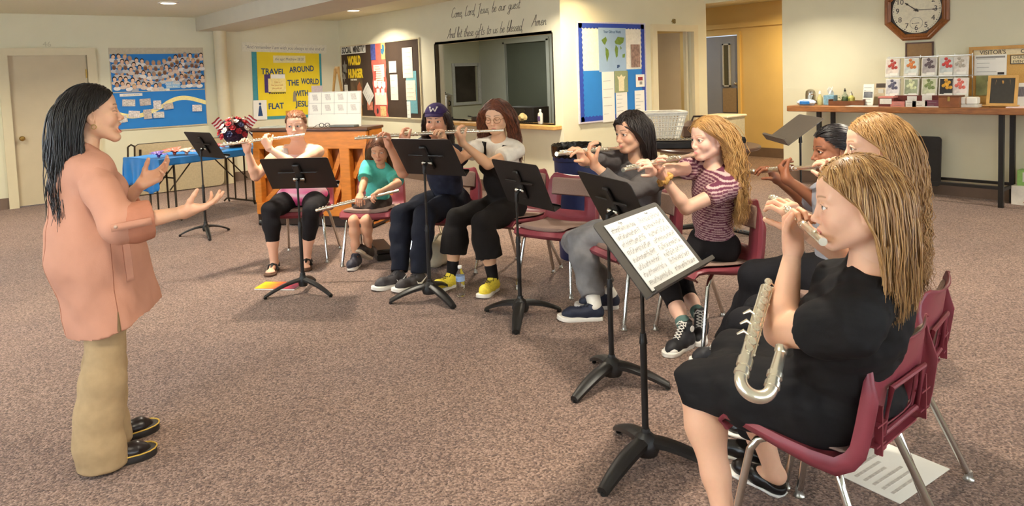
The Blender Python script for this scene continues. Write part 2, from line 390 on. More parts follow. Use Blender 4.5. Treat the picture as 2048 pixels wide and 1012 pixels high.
# ---------------------------------------------------------------- lights
def area(name, loc, rot, sx, sy, e, col=(1, 1, 1), disk=False, spread=180):
    l = bpy.data.lights.new(name, 'AREA'); l.shape = 'DISK' if disk else 'RECTANGLE'; l.size = sx
    if not disk: l.size_y = sy
    l.energy = e; l.color = col; l.spread = R(spread); o = bpy.data.objects.new(name, l); COL.objects.link(o); o.location = loc; o.rotation_euler = rot; return o
warm = (1, .9, .73)
lens_m = mat('lamp_lens', (255, 244, 220), .5, var=0, emit=14.0)
ring_m = mat('lamp_ring', (232, 224, 204), .4)
LAMPS = [(2.56, 9.61), (5.19, 9.77), (-.1, 9.7), (-.1, 5.7), (2.56, 5.75), (5.19, 5.5), (7.8, 4.4), (2.56, 1.7), (5.19, 1.7), (7.8, 1.0), (-.1, 1.7), (3.6, -1.6)]
for i, (x, y) in enumerate(LAMPS):
    seen = i < 2
    if seen:
        t = thing('ceiling_light', ['round recessed ceiling light left of the beam', 'round recessed ceiling light right of the beam'][i], 'light', (x, y, CEIL), group='recessed ceiling lights')
        MB().lathe([(.085, 0), (.12, 0), (.118, -.012), (.09, -.014), (.085, 0)], n=28).build('trim_ring', ring_m, t, True)
        MB().lathe([(0, -.006), (.088, -.006), (.088, -.002), (0, -.002)], n=28).build('lens', lens_m, t)
    area('downlight', (x, y, CEIL-.03), (0, 0, 0), .16, 0, (54, 46, 46, 40, 58, 58, 38, 36, 46, 30, 30, 28)[i], warm, True, 140)
area('hall_light', (10.1, 5.4, 2.5), (0, 0, 0), .2, 0, 55, (1, .74, .36), True, 170)
area('hall_cool_fill', (10.0, 7.9, 2.45), (0, 0, 0), .4, 0, 9, (.8, .9, 1), True, 170)  # cool fill disc added overhead, standing in for daylight on the hall door
area('corner_light', (6.0, 5.55, 2.55), (0, 0, 0), .12, 0, 16, (1, .76, .42), True, 150)
area('kitchen_light', (7.6, 9.4, 2.5), (0, 0, 0), .5, 0, 22, (.96, 1, .92), True, 170)
for a, b, za, zb in winsL: area('daylight', (X0-.25, (a+b)/2, (za+zb)/2), (0, R(-90), 0), zb-za, b-a, 92, (.8, .9, 1))
for a, b, za, zb in winsN: area('daylight', ((a+b)/2, Y0-.25, (za+zb)/2), (R(90), 0, 0), b-a, zb-za, 84, (.86, .93, 1))
w = bpy.data.worlds.new('sky'); SC.world = w; w.use_nodes = True
w.node_tree.nodes['Background'].inputs[0].default_value = (.75, .86, 1, 1); w.node_tree.nodes['Background'].inputs[1].default_value = 1.0
SC.view_settings.view_transform = 'Standard'; SC.view_settings.look = 'None'; SC.view_settings.gamma = 1; SC.view_settings.exposure = 0.05
SC.view_settings.use_curve_mapping = False
SC.cycles.max_bounces = 6; SC.cycles.diffuse_bounces = 4; SC.cycles.use_denoising = True
# ---------------------------------------------------------------- flat printed things
ink = mat('ink', (60, 58, 56), .7); greyink = mat('grey_ink', (150, 148, 142), .7)
def hung(name, label, cat, M, group=None):
    t = thing(name, label, cat, group=group); t.matrix_world = M; return t
def lines_mb(w, h, n, th=.004, z=.003, ragged=True, x0=-.42, y0=.4, y1=-.42, cols=1):
    mb = MB()
    for c in range(cols):
        for i in range(n):
            y = h*(y0+(y1-y0)*(i+.5)/n); L = w*.84/cols*(.92 if not ragged else rng.uniform(.45, .98))
            xs = w*x0+c*w*.84/cols*1.03; mb.box((xs+L/2, y, z), (L, th, .0015))
    return mb
def sheet(name, label, cat, M, w, h, m, n=0, group=None, th=.004, lm=None, out=None, cols=1):
    """a sheet of paper or card hung flat"""
    mb = MB()
    if out: mb.prism(out, .003)
    else: mb.box((0, 0, .0015), (w, h, .003))
    o = mb.build(name, m); o.matrix_world = M; tag(o, label, cat, group)
    if n: lines_mb(w, h, n, th, .0035, cols=cols).build('printed_lines', lm or greyink, o)
    return o
def panel(name, m, parent, cx, cy, w, h, z=.002, t=.003): return MB().box((cx, cy, z), (w, h, t)).build(name, m, parent)
def frame_mb(w, h, b, d=.03):
    mb = MB()
    mb.box((0, h/2-b/2, d/2), (w, b, d)); mb.box((0, -h/2+b/2, d/2), (w, b, d)); mb.box((-w/2+b/2, 0, d/2), (b, h-2*b, d)); mb.box((w/2-b/2, 0, d/2), (b, h-2*b, d)); return mb
def local(M, x, y, z=0): return M @ Matrix.Translation((x, y, z))
cork = mat('cork', (206, 162, 92), .9, var=.16, scale=160, bump=.2)
bluep = mat('blue_paper', (44, 128, 204), .8, var=.03, scale=6)
tan = mat('board_frame_tan', (198, 186, 158), .6)
# --- portrait board on the back wall
MA = M_A(2.89, 1.54, .002)
b = hung('notice_board', 'tan framed blue board of cut-out portraits beside the beige door', 'notice board', MA)
MB().box((0, 0, .006), (1.3, 1.2, .012)).build('backing', tan, b)
panel('blue_panel', bluep, b, 0, .235, 1.28, .545, .013); panel('blue_panel', bluep, b, 0, -.315, 1.28, .53, .013)
rb = []
for i in range(41):
    u = i/40; x = -.64+1.28*u; y = -.31-.09*math.sin(u*PI*2.05+.25)*(1 if u < .55 else 1.15)+(.1*max(0, u-.5)*2)
    rb.append(((x, y-.032, .017), (x, y+.032, .017)))
MB().grid([[a for a, _ in rb], [c for _, c in rb]]).build('yellow_ribbon', mat('cream_ribbon', (244, 230, 160), .6), b, solid=.003)
panel('caption_strip', white, b, 0, -.03, .26, .035, .014); text('caption', 'Community', .035, Matrix.Translation((0, -.03, .017)), greyink, b)
panel('caption_strip', white, b, -.4, -.085, .3, .04, .016); text('caption', 'Christian in Action', .028, Matrix.Translation((-.4, -.085, .019)), greyink, b)
skin_t = [(236, 200, 170), (196, 150, 118), (132, 92, 68), (222, 182, 150)]
hair_t = [(60, 42, 32), (24, 20, 20), (190, 160, 110), (150, 150, 146)]
shirt_t = [(236, 234, 230), (206, 206, 204), (170, 178, 190), (224, 206, 190)]
protos = []
for k in range(8):
    mb = MB()
    mb.prism([(.036*math.cos(a)*1.0, -.022+.02*math.sin(a)) for a in np.linspace(0, 2*PI, 14)[:-1]], .002)
    mb.mi = 1; mb.prism([(.021*math.cos(a), .016+.026*math.sin(a)) for a in np.linspace(0, 2*PI, 14)[:-1]], .001, z0=.002)
    mb.mi = 2; mb.prism([(.017*math.cos(a), .01+.02*math.sin(a)) for a in np.linspace(0, 2*PI, 14)[:-1]], .001, z0=.003)
    ms = [mat('cutout_shirt_%d' % (k % 4), shirt_t[k % 4], .8), mat('cutout_hair_%d' % ((k*3) % 4), hair_t[(k*3+k//4) % 4], .8), mat('cutout_skin_%d' % ((k+k//4) % 4), skin_t[(k+k//4) % 4], .8)]
    protos.append((mb, ms))
first = {}
for r in range(6):
    for c in range(17):
        x = -.6+c*.0755+(.03 if r % 2 else 0)+rng.uniform(-.008, .008); top = .44-.11*math.sin(max(0, min(1, (x+.45)/.75))*PI); y = top+.02-r*.082+rng.uniform(-.012, .012)
        if y < -.0 or (.06 < x < .3 and y < .1) or x > .63: continue
        k = rng.randrange(8)
        if k not in first:
            o = protos[k][0].build('portrait_cutout', protos[k][1]); first[k] = o
        else:
            o = first[k].copy(); COL.objects.link(o)
        o.matrix_world = local(MA, x, y, .016+.0042*(r % 3)+.002*(c % 2)) @ Matrix.Rotation(rng.uniform(-.25, .25), 4, 'Z') @ Matrix.Diagonal((1.35, 1.5, 1, 1))
        tag(o, 'small cut-out portrait in the crowd on the upper blue panel', 'cutout', 'portraits on the upper blue panel')
panelw = sheet('lettered_card', 'pale blue lettered card at the foot of the portrait crowd', 'card', local(MA, .18, .04, .02), .2, .1, mat('palest_blue', (160, 200, 228), .8))
text('lettering', 'And When', .05, Matrix.Translation((0, .018, .004)), white, panelw); text('lettering', 'We Are...', .045, Matrix.Translation((0, -.028, .004)), white, panelw)
for i, (x, y, w, h, a) in enumerate([(-.44, -.2, .17, .1, -.05), (-.22, -.2, .15, .1, .05), (-.38, -.37, .15, .1, -.1), (-.53, -.43, .11, .1, .1), (-.2, -.38, .11, .14, .05), (-.06, -.25, .11, .13, 0), (-.05, -.4, .15, .09, 0), (.09, -.28, .14, .09, .1), (.5, -.33, .14, .1, -.04)]):
    nm = ['topmost beside the caption', 'above the ribbon next to the caption', 'under the ribbon near the left edge', 'lowest at the left end', 'tall below the ribbon', 'upright over the ribbon middle', 'just below the ribbon middle', 'right of middle on the ribbon', 'alone under the ribbon at the right end'][i]
    o = sheet('snapshot', 'pale group snapshot on the lower blue panel, '+nm, 'photo', local(MA, x, y, .02+.002*i) @ Matrix.Rotation(a, 4, 'Z'), w, h, mat('snapshot_%d' % (i % 3), [(206, 200, 192), (190, 178, 168), (216, 208, 204)][i % 3], .6, var=.35, scale=45), group='snapshots on the lower blue panel')
# --- yellow poster
MY = M_A(4.885, 1.51, .002)
yel = mat('yellow_paper', (240, 214, 44), .8, var=.03, scale=5); teal = mat('teal_border', (70, 150, 160), .8); navy = mat('navy_letters', (36, 70, 118), .7)
b = hung('poster', 'yellow travel poster with teal border above the piano', 'poster', MY @ Matrix.Rotation(-.02, 4, 'Z'))
MB().box((0, 0, .003), (1.2, 1.12, .006)).build('teal_backing', teal, b)
panel('yellow_sheet', yel, b, .02, .02, 1.08, 1.06, .008)
panel('verse_strip', mat('cream_strip', (238, 228, 176), .8), b, .03, .43, .56, .12, .011)
text('verse', 'the age! Matthew 28:20', .06, Matrix.Translation((.03, .43, .014)), greyink, b, shear=.15, fit=.5)
for s, x, y, a, wd in (('TRAVEL', -.26, .22, -.03, .4), ('AROUND', .24, .26, .06, .44), ('THE', .08, .03, .02, .2), ('WORLD', .38, .05, -.04, .32), ('WITH', .22, -.15, .03, .24), ('FLAT', -.23, -.35, .02, .26), ('JESUS', .26, -.33, -.04, .3)):
    text('lettering', s, .135, Matrix.Translation((x, y, .0115)) @ Matrix.Rotation(a, 4, 'Z'), navy, b, bold=.003, fit=wd)
panel('purple_card', mat('purple_card', (78, 60, 120), .8), b, -.36, .03, .1, .3, .011)
panel('note', mat('cream_note', (244, 226, 150), .8), b, -.2, .0, .3, .22, .014); panel('note', white, b, -.18, .13, .24, .1, .0125)
for i in range(3): text('note_text', ['Take a', 'Flat Jesus with', 'you and go!'][i], .035, Matrix.Translation((-.2, .05-.05*i, .0165)), mat('orange_ink', (200, 140, 60), .8), b)
mb = MB()
zz = [(-.35, -.12)]+[(-.35+.019*i, -.15 if i % 2 else -.125) for i in range(1, 16)]+[(-.06, -.12)]
mb.prism(zz, .002, z0=.0165); mb.build('zigzag_trim', ink, b)
panel('robe_card', white, b, -.5, -.4, .22, .32, .015)
mb = MB(); mb.prism([(-.54, -.5), (-.46, -.5), (-.485, -.34), (-.5, -.32), (-.515, -.34)], .003, z0=.0165); mb.lathe([(0, 0), (.02, 0), (.02, .003), (0, .003)], (-.5, -.3, .0165), 12); mb.build('robe_figure', navy, b)
mb = MB(); mb.prism([(.06, -.28), (.13, -.28), (.115, -.13), (.095, -.1), (.075, -.13)], .003, z0=.0115); mb.build('paper_figure', mat('grey_robe', (150, 140, 120), .8), b)
panel('caption_card', mat('rust_card', (206, 150, 60), .8), b, .08, -.5, .3, .14, .0115)
panel('paper', mat('lilac_paper', (216, 204, 206), .8), b, .5, -.15, .2, .26, .015)
MV = M_A(4.87, 2.125, .012)
b = hung('banner', 'long white paper banner with handwritten verse above the yellow poster', 'banner', MV @ Matrix.Rotation(-.035, 4, 'Z'))
MB().box((0, 0, .002), (1.46, .15, .003)).build('paper_strip', mat('banner_paper', (226, 222, 200), .8), b)
text('verse', '"And remember I am with you always to the end of', .075, Matrix.Translation((0, 0, .004)), greyink, b, shear=.2, fit=1.36)
# --- black board on the service wall
def MBw(Y, Z, d=.002): return M_X(XB, Y, Z, d)
MS = MBw(10.27, 1.535)
darkb = mat('brown_black_board', (66, 50, 38), .85, var=.06, scale=8)
b = hung('notice_board', 'long dark brown board headed SOCIAL MINISTRY left of the serving hatch', 'notice board', MS)
MB().box((0, 0, .006), (2.5, 1.2, .012)).build('backing', darkb, b)
fm = frame_mb(2.52, 1.22, .02, .02); fm.build('frame', mat('cream_frame', (214, 200, 164), .5), b)
panel('heading_strip', white, b, -.8, .53, .86, .13, .014); text('heading', 'SOCIAL', .15, Matrix.Translation((-1.03, .53, .017)), ink, b, bold=.004, fit=.34); text('heading', 'MINISTRY', .15, Matrix.Translation((-.59, .53, .017)), ink, b, bold=.004, fit=.42)
ylet = mat('yellow_letters', (238, 204, 40), .6)
text('lettering', 'WORLD', .2, Matrix.Translation((-.78, .34, .014)), ylet, b, bold=.012, fit=.46); text('lettering', 'HUNGER', .2, Matrix.Translation((-.76, .12, .014)), ylet, b, bold=.012, fit=.52)
mb = MB()
for cx, cy, s in ((-1.13, .22, .09), (-1.17, .1, .07), (-1.12, -.12, .06), (-1.15, -.26, .05)): mb.prism([(cx+s*(1 if i % 2 else .55)*math.cos(i*PI/6), cy+1.6*s*(1 if i % 2 else .6)*math.sin(i*PI/6)) for i in range(12)], .003, z0=.012)
mb.build('grain_cutouts', mat('grey_cutout', (140, 136, 124), .8), b)
def onS(x, y, z=.013): return local(MS, x, y, z)
o = sheet('poster', 'dark photo poster under the yellow HUNGER lettering', 'poster', onS(-.74, -.18), .42, .46, mat('dusky_photo', (92, 74, 54), .5, var=.5, scale=6))
MB().prism([(.0, -.2), (.18, -.2), (.19, .05), (.12, .17), (.04, .1), (.02, -.05)], .002, z0=.003).build('kneeling_figure', mat('rust_cloth', (168, 96, 58), .6, var=.2), o)
text('poster_title', 'WORLD HUNGER', .04, Matrix.Translation((-.08, .2, .004)), white, o, fit=.22)
sheet('leaflet', 'small white leaflet at the left edge of the dark board', 'leaflet', onS(-1.12, -.15), .12, .18, white, 4)
sheet('leaflet', 'white diamond-turned leaflet left of the red banner', 'leaflet', onS(-.34, -.22, .016) @ Matrix.Rotation(.75, 4, 'Z'), .24, .3, mat('pale_leaflet', (216, 214, 206), .8), 5)
sheet('leaflet', 'orange picture leaflet behind the piano whiteboard', 'leaflet', onS(-.66, -.48), .15, .22, mat('orange_print', (206, 150, 60), .6, var=.3, scale=20))
sheet('leaflet', 'red and white patterned leaflet under the diamond-turned one', 'leaflet', onS(-.3, -.42, .015), .18, .14, mat('red_print', (196, 120, 96), .6, var=.5, scale=24))
bn = hung('banner', 'tall red patterned banner with white notes down the dark board', 'banner', onS(.05, .0, .014))
out = [(-.24, .6), (.22, .6)]+[(.22+.012*math.sin(i*1.7), .6-.08*i) for i in range(1, 15)]+[(.24, -.6), (-.16, -.6)]+[(-.2-.018*math.sin(i*1.3)-.02*(i > 6), -.6+.08*i) for i in range(1, 15)]
MB().prism(out, .004).build('cloth', mat('red_cloth', (206, 98, 84), .8, var=.18, scale=10), bn)
panel('blue_corner', mat('blue_print', (74, 84, 150), .7, var=.4, scale=18), bn, -.16, .46, .15, .26, .0055); panel('yellow_corner', mat('yellow_print', (222, 190, 110), .7, var=.3, scale=18), bn, .16, .46, .12, .26, .0055)
mb = MB(); mb.prism([(.1, .5), (.14, .5), (.14, .57), (.2, .55), (.2, .46), (.15, .4), (.09, .44)], .002, z0=.007); mb.build('blue_motif', mat('teal_print', (60, 120, 150), .7), bn)
pinkw = mat('blush_paper', (244, 222, 200), .8)
panel('note', pinkw, bn, .0, .2, .34, .1, .0055); panel('note', pinkw, bn, .04, .1, .26, .1, .006); panel('note', pinkw, bn, .02, -.02, .24, .16, .0055); panel('note', pinkw, bn, .02, -.3, .36, .2, .0055)
for x, y in ((-.12, -.06), (.01, -.07), (.14, -.08), (-.05, -.19), (.1, -.19)):
    MB().prism([(x-.05, y+.055), (x+.05, y+.055), (x+.05, y-.03), (x+.025, y-.06), (x-.025, y-.06), (x-.05, y-.03)], .002, z0=.008).build('tag_note', white, bn)
lines_mb(.3, .5, 10, .006, .0085, y0=.55, y1=-.2).build('printed_lines', mat('red_ink', (150, 70, 60), .7), bn)
panel('quilted_patch', mat('quilt', (226, 190, 130), .8, var=.3, scale=50), bn, .08, -.5, .18, .16, .0055)
mb = MB(); mb.ball((-.1, -.5, .007), .03, sc=(1, 1.6, .2)); mb.build('dark_motif', ink, bn)
for lab, x, y, w, h, m_, n in (('square cream note right of the red banner', .48, .2, .22, .18, pinkw, 0), ('tall cream notice below the square note', .5, -.12, .22, .4, pinkw, 3), ('tall cream notice high at the right of the board', .92, .25, .28, .46, pinkw, 6), ('blush notice in the middle of the teal card', .98, -.17, .27, .3, pinkw, 4), ('narrow cream slip at the foot of the teal card', .9, -.47, .1, .26, white, 3)):
    sheet('notice', lab, 'notice', onS(x, y, .017), w, h, m_, n)
sheet('card', 'long teal card behind the blush notice', 'card', onS(1.0, -.2, .013), .29, .64, mat('teal_card', (112, 168, 176), .8))
# --- handwriting painted on the wall over the hatch: one stroke font
GL = {'C': (.62, [[(.58, .85), (.45, 1), (.2, .85), (.05, .45), (.1, .08), (.3, 0), (.55, .15)]]), 'o': (.42, [[(.3, .45), (.1, .4), (.03, .15), (.15, 0), (.33, .1), (.35, .35), (.25, .45), (.42, .38)]]),
'm': (.62, [[(.03, .42), (.06, 0)], [(.06, .25), (.18, .44), (.26, .36), (.25, 0)], [(.25, .25), (.38, .44), (.46, .34), (.45, .04), (.6, .08)]]), 'e': (.36, [[(.03, .2), (.26, .28), (.24, .44), (.08, .38), (.04, .12), (.16, 0), (.36, .12)]]),
',': (.2, [[(.06, .05), (.02, -.18)]]), 'L': (.55, [[(.3, 1), (.16, .6), (.06, .04), (.3, 0), (.52, .08)]]), 'r': (.34, [[(.04, .42), (.05, 0)], [(.05, .2), (.15, .42), (.32, .4)]]), 'd': (.46, [[(.32, .4), (.12, .42), (.03, .16), (.14, 0), (.32, .14), (.52, 1.05)], [(.34, .4), (.34, .04), (.46, .08)]]),
'J': (.5, [[(.1, .92), (.5, 1)], [(.36, .98), (.28, .2), (.16, -.3), (0, -.25)]]), 's': (.32, [[(.28, .42), (.1, .38), (.12, .26), (.25, .16), (.2, .02), (.02, .04)]]), 'u': (.46, [[(.04, .42), (.05, .08), (.2, 0), (.34, .16), (.36, .42)], [(.36, .42), (.36, .05), (.46, .08)]]),
'b': (.42, [[(.24, 1.05), (.1, .5), (.06, .04), (.22, 0), (.36, .2), (.26, .42), (.1, .34)]]), 'g': (.42, [[(.32, .42), (.1, .4), (.04, .16), (.16, .04), (.32, .16), (.34, .42)], [(.34, .42), (.3, -.25), (.14, -.42), (.02, -.28), (.42, .08)]]),
't': (.34, [[(.2, .8), (.12, .1), (.2, 0), (.34, .08)], [(.02, .5), (.32, .54)]]), 'A': (.66, [[(.02, 0), (.3, .6), (.46, 1), (.5, .4), (.54, 0)], [(.16, .36), (.56, .42)]]), 'n': (.44, [[(.04, .42), (.05, 0)], [(.05, .22), (.2, .44), (.3, .34), (.31, .03), (.44, .08)]]),
'l': (.26, [[(.06, .1), (.24, .9), (.16, 1.05), (.07, .5), (.08, .05), (.26, .08)]]), 'h': (.46, [[(.16, 1.05), (.06, .4), (.05, 0)], [(.05, .2), (.2, .44), (.32, .32), (.32, .02), (.46, .08)]]), 'i': (.22, [[(.06, .42), (.08, .04), (.22, .08)], [(.09, .6), (.1, .64)]]),
'f': (.36, [[(.32, 1), (.2, 1.04), (.1, .5), (.04, -.4)], [(.02, .42), (.3, .46)]]), ' ': (.4, [])}
def script(s, size, r=.0024, slant=.28, wd=None):
    mb = MB(); x = 0; tot = sum(GL[c][0] for c in s)*size; k = (wd/tot) if wd else 1
    for c in s:
        w, st = GL[c]
        for pl_ in st:
            P = [np.array(p, float) for p in pl_]; Q = [P[0]]
            for i in range(len(P)-1):
                a = P[max(i-1, 0)]; b_ = P[i]; c_ = P[i+1]; d = P[min(i+2, len(P)-1)]
                for q in (.25, .5, .75, 1):
                    Q.append(.5*((2*b_)+(c_-a)*q+(2*a-5*b_+4*c_-d)*q*q+(3*b_-a-3*c_+d)*q**3))
            mb.tube([((x+(p[0]+slant*p[1])*size)*k, p[1]*size, .002) for p in Q], r, 5)
        x += w*size
    return mb
dkp = mat('wall_lettering', (48, 46, 40), .6)
PL = on(0, XB, 903, 36); P2 = on(0, XB, 1040, 14)
o = script('Come, Lord, Jesus, be our guest', .135, wd=PL[1]-P2[1]).build('wall_lettering', dkp); o.matrix_world = MBw(PL[1], PL[2], .001); tag(o, 'black cursive line of grace, upper, reading Come, Lord, Jesus', 'lettering')
PL = on(0, XB, 895, 77); P2 = on(0, XB, 1046, 52)
o = script('And let these gifts to us be blessed,', .135, wd=PL[1]-P2[1]).build('wall_lettering', dkp); o.matrix_world = MBw(PL[1], PL[2], .001); tag(o, 'black cursive line of grace just above the hatch, beginning And let', 'lettering')
PL = on(0, XB, 1063, 53); P2 = on(0, XB, 1093, 50)
o = script('Amen', .135, wd=PL[1]-P2[1]).build('wall_lettering', dkp); o.matrix_world = MBw(PL[1], PL[2], .001); tag(o, 'black cursive word Amen at the end of the grace', 'lettering')
# --- notice board with a map
MC = M_C(6.73, 1.54, .002)
b = hung('notice_board', 'white and blue notice board with wavy dark blue border beside the doorway', 'notice board', MC)
MB().box((0, 0, .006), (1.24, 1.2, .012)).build('backing', mat('board_white', (240, 236, 220), .8), b)
panel('blue_panel', bluep, b, 0, -.28, 1.22, .6, .0135)
frame_mb(1.26, 1.22, .018, .02).build('frame', mat('lilac_frame', (206, 202, 214), .4), b)
bord = mat('royal_border', (44, 72, 168), .7)
for sd in range(4):
    L = 1.2; n = 20; pts = [(-L/2, 0), (-L/2, -.05)]
    for i in range(n*4+1):
        u = i/(n*4); pts.append((-L/2+L*u, -.055-.014*math.sin(u*n*PI)**2))
    pts += [(L/2, -.05), (L/2, 0)]
    Mr = Matrix.Rotation(sd*PI/2, 4, 'Z') @ Matrix.Translation((0, .605 if sd % 2 else .595, .0155))
    MB().prism(list(reversed(pts)), .002, M=Mr).build('wavy_border', bord, b)
o = hung('map_poster', 'pale blue world map poster titled Your Gifts at Work', 'map', local(MC, -.01, .27, .016))
MB().box((0, 0, .001), (.5, .54, .003)).build('sheet', mat('map_blue', (158, 186, 214), .5, var=.05, scale=6), o)
text('map_title', 'Your Gifts at Work', .05, Matrix.Translation((0, .22, .003)), navy, o, fit=.32)
mb = MB()
for poly in ([(-.2, .12), (-.12, .16), (-.1, .12), (-.14, .06), (-.17, .08)], [(-.13, .03), (-.08, .0), (-.07, -.06), (-.11, -.15), (-.13, -.06)], [(.06, .06), (.1, .02), (.09, -.08), (.06, -.1), (.04, .0)], [(.04, .1), (.1, .16), (.22, .15), (.2, .09), (.14, .06), (.06, .07)], [(.14, .05), (.17, .02), (.15, .0)], [(.18, -.06), (.23, -.05), (.22, -.1), (.18, -.1)]): MB().prism(poly, .002, z0=.0025).build('continent', mat('map_green', (110, 140, 60), .6, var=.2), o)
text('small_emblem', 'go', .05, Matrix.Translation((.1, -.2, .003)), navy, o, bold=.003)
for lab, x, y, w, h, m_, n in (('narrow brown picture card right of the map', .42, .19, .17, .29, mat('brown_picture', (150, 122, 110), .6, var=.5, scale=22), 0), ('long white sheet hanging left of the green picture', -.11, -.31, .22, .62, white, 5),
    ('white letter under the green picture', .13, -.42, .21, .36, white, 6), ('small white card with red and grey stripes by the right border', .5, -.13, .17, .16, white, 0), ('slanting white letter at the lower right corner', .48, -.42, .19, .33, white, 6)):
    o = sheet('notice', lab, 'notice', local(MC, x, y, .016+(.002 if w == .22 else .004)), w, h, m_, n)
    if 'stripes' in lab:
        MB().box((0, .025, .004), (.09, .045, .002)).build('red_block', mat('maroon_ink', (150, 50, 60), .7), o); MB().box((.01, -.03, .004), (.05, .04, .002)).build('grey_block', greyink, o)
o = sheet('picture', 'green bordered picture of a robed figure on the blue half', 'picture', local(MC, .13, -.13, .022), .25, .27, mat('sage', (150, 160, 120), .6)); MB().prism([(-.05, -.12), (.05, -.12), (.05, .02), (.08, .07), (.03, .06), (0, .09), (-.03, .06), (-.08, .07), (-.05, .02)], .002, z0=.003).build('robed_figure', mat('cream_robe', (232, 220, 180), .7), o)
# --- clock and plaque on the right wall
def MD(Y, Z, d=.002): return M_X(XD, Y, Z, d)
oak = mat('oak_frame', (138, 84, 42), .35, var=.22, scale=10, stretch=(8, 1, 8))
cl = hung('wall_clock', 'octagonal oak wall clock with cream face on the right wall', 'clock', MD(3.32, 2.12))
def octo(r): return [(r*math.cos(PI/8+i*PI/4)/math.cos(PI/8), r*math.sin(PI/8+i*PI/4)/math.cos(PI/8)) for i in range(8)]
prof = [(.345, 0), (.345, .03), (.325, .05), (.31, .045), (.3, .055), (.285, .04), (.272, .03)]
vs = []; fs = []
for r, z in prof: vs += [(x, y, z) for x, y in octo(r)]
for i in range(len(prof)-1):
    for j in range(8): fs.append((i*8+j, i*8+(j+1) % 8, i*8+8+(j+1) % 8, i*8+8+j))
MB().add(vs, fs).build('frame', oak, cl)
MB().prism(octo(.28), .012).build('dark_bezel', mat('clock_bezel', (48, 36, 26), .4), cl)
MB().lathe([(0, .014), (.262, .014), (.262, .012)], n=40).build('dial', mat('dial_cream', (226, 218, 188), .35), cl, True)
for h in range(1, 13):
    a = PI/2-h*PI/6; text('numeral', str(h), .085, Matrix.Translation((.205*math.cos(a), .205*math.sin(a), .016)), ink, cl, ext=.0006)
mb = MB()
for i in range(60): a = i*PI/30; mb.box((.248*math.cos(a), .248*math.sin(a), .0155), (.006 if i % 5 else .012,)*2+(.001,))
mb.build('minute_track', ink, cl)
def hand(deg, L, w, z):
    a = R(90-deg); d = (math.cos(a), math.sin(a)); n = (-d[1], d[0])
    return MB().prism([(-n[0]*w-d[0]*.03, -n[1]*w-d[1]*.03), (-n[0]*w*.5+d[0]*L*.66, -n[1]*w*.5+d[1]*L*.66), (-n[0]*w*1.7+d[0]*L*.74, -n[1]*w*1.7+d[1]*L*.74), (d[0]*L, d[1]*L), (n[0]*w*1.7+d[0]*L*.74, n[1]*w*1.7+d[1]*L*.74), (n[0]*w*.5+d[0]*L*.66, n[1]*w*.5+d[1]*L*.66), (n[0]*w-d[0]*.03, n[1]*w-d[1]*.03)], .003, z0=z)
hand(307, .16, .007, .019).build('hour_hand', ink, cl); hand(92, .25, .004, .023).build('minute_hand', ink, cl)
MB().lathe([(0, .03), (.016, .03), (.016, .016)], n=14).build('hand_boss', ink, cl)
sd = MB().tube([(.068*math.cos(a), -.15+.068*math.sin(a), .016) for a in np.linspace(0, 2*PI, 29)[:-1]], .0015, 5, closed=True).build('seconds_ring', greyink, cl)
hand(268, .05, .003, .017).build('second_hand', ink, cl).location = (0, -.15, 0)
pq = hung('plaque', 'small brown plaque with dark wood edge under the clock', 'plaque', MD(3.29, 1.655))
frame_mb(.3, .19, .016, .016).build('frame', mat('dark_wood', (78, 46, 24), .4, var=.2), pq); panel('plate', mat('bronze_plate', (138, 104, 58), .45, var=.08), pq, 0, 0, .27, .16, .006, .01)
# ---------------------------------------------------------------- visitors' table and what stands on it
TX0, TX1 = 8.42, 8.925
TZ = float(on(0, TX0, 1800, 214)[2])
ty = lambda px, X=8.6: float(on(0, X, px, 200)[1])
TYL = float(on(0, TX0, 1573, 213)[1]); TYR = 1.5
tb = thing('side_table', 'long plank-topped table with black metal legs along the right wall', 'table', ((TX0+TX1)/2, (TYL+TYR)/2, 0))
LY = (TYL-TYR)
MB().box((0, 0, TZ-.035), (TX1-TX0, LY, .07), bev=.006).build('tabletop', mat('table_oak', (150, 98, 54), .4, var=.3, scale=9, stretch=(6, 1, 6)), tb)
for yy in (ty(1645, 8.55), ty(1620, 8.8)): pass
legy = [float(on(0, 8.5, 2003, 300)[1]), TYL-.38]
for y in legy:
    for x in (8.5, 8.86): MB().box((x-(TX0+TX1)/2, y-(TYL+TYR)/2, (TZ-.07)/2), (.045, .045, TZ-.07)).build('leg', black, tb)
    MB().box((8.68-(TX0+TX1)/2, y-(TYL+TYR)/2, .18), (.36, .03, .03)).build('cross_bar', black, tb)
for x in (8.5, 8.86): MB().box((x-(TX0+TX1)/2, sum(legy)/2-(TYL+TYR)/2, .2), (.03, abs(legy[0]-legy[1])-.045, .03)).build('stretcher', black, tb)
def at(px, X): return (X, ty(px, X), TZ)
def item(name, label, cat, px, X=8.62, rz=0, group=None): return thing(name, label, cat, at(px, X), rz, group)
lbl = mat('pale_label', (226, 224, 214), .7)
t = item('wipes_pack', 'blue and white wipes packet at the left end of the table', 'packet', 1613, 8.55)
MB().box((0, 0, .035), (.1, .24, .07), bev=.03).build('pouch', mat('wipes_white', (204, 220, 232), .3), t, True); MB().box((-.05, 0, .035), (.012, .13, .04), bev=.006).build('blue_label', mat('wipes_blue', (40, 110, 180), .4), t); MB().box((0, 0, .072), (.06, .09, .01), bev=.004).build('lid', white, t)
t = item('chrome_tin', 'domed silver tin behind the wipes packet', 'tin', 1621, 8.8)
MB().lathe([(.06, 0), (.062, .02), (.062, .13), (.055, .17), (.03, .19), (0, .195)], n=20).build('body', mat('brushed_steel', (176, 170, 156), .3, 1), t, True); MB().lathe([(.064, .125), (.067, .13), (.064, .135)], n=20).build('rim', chrome, t, True)
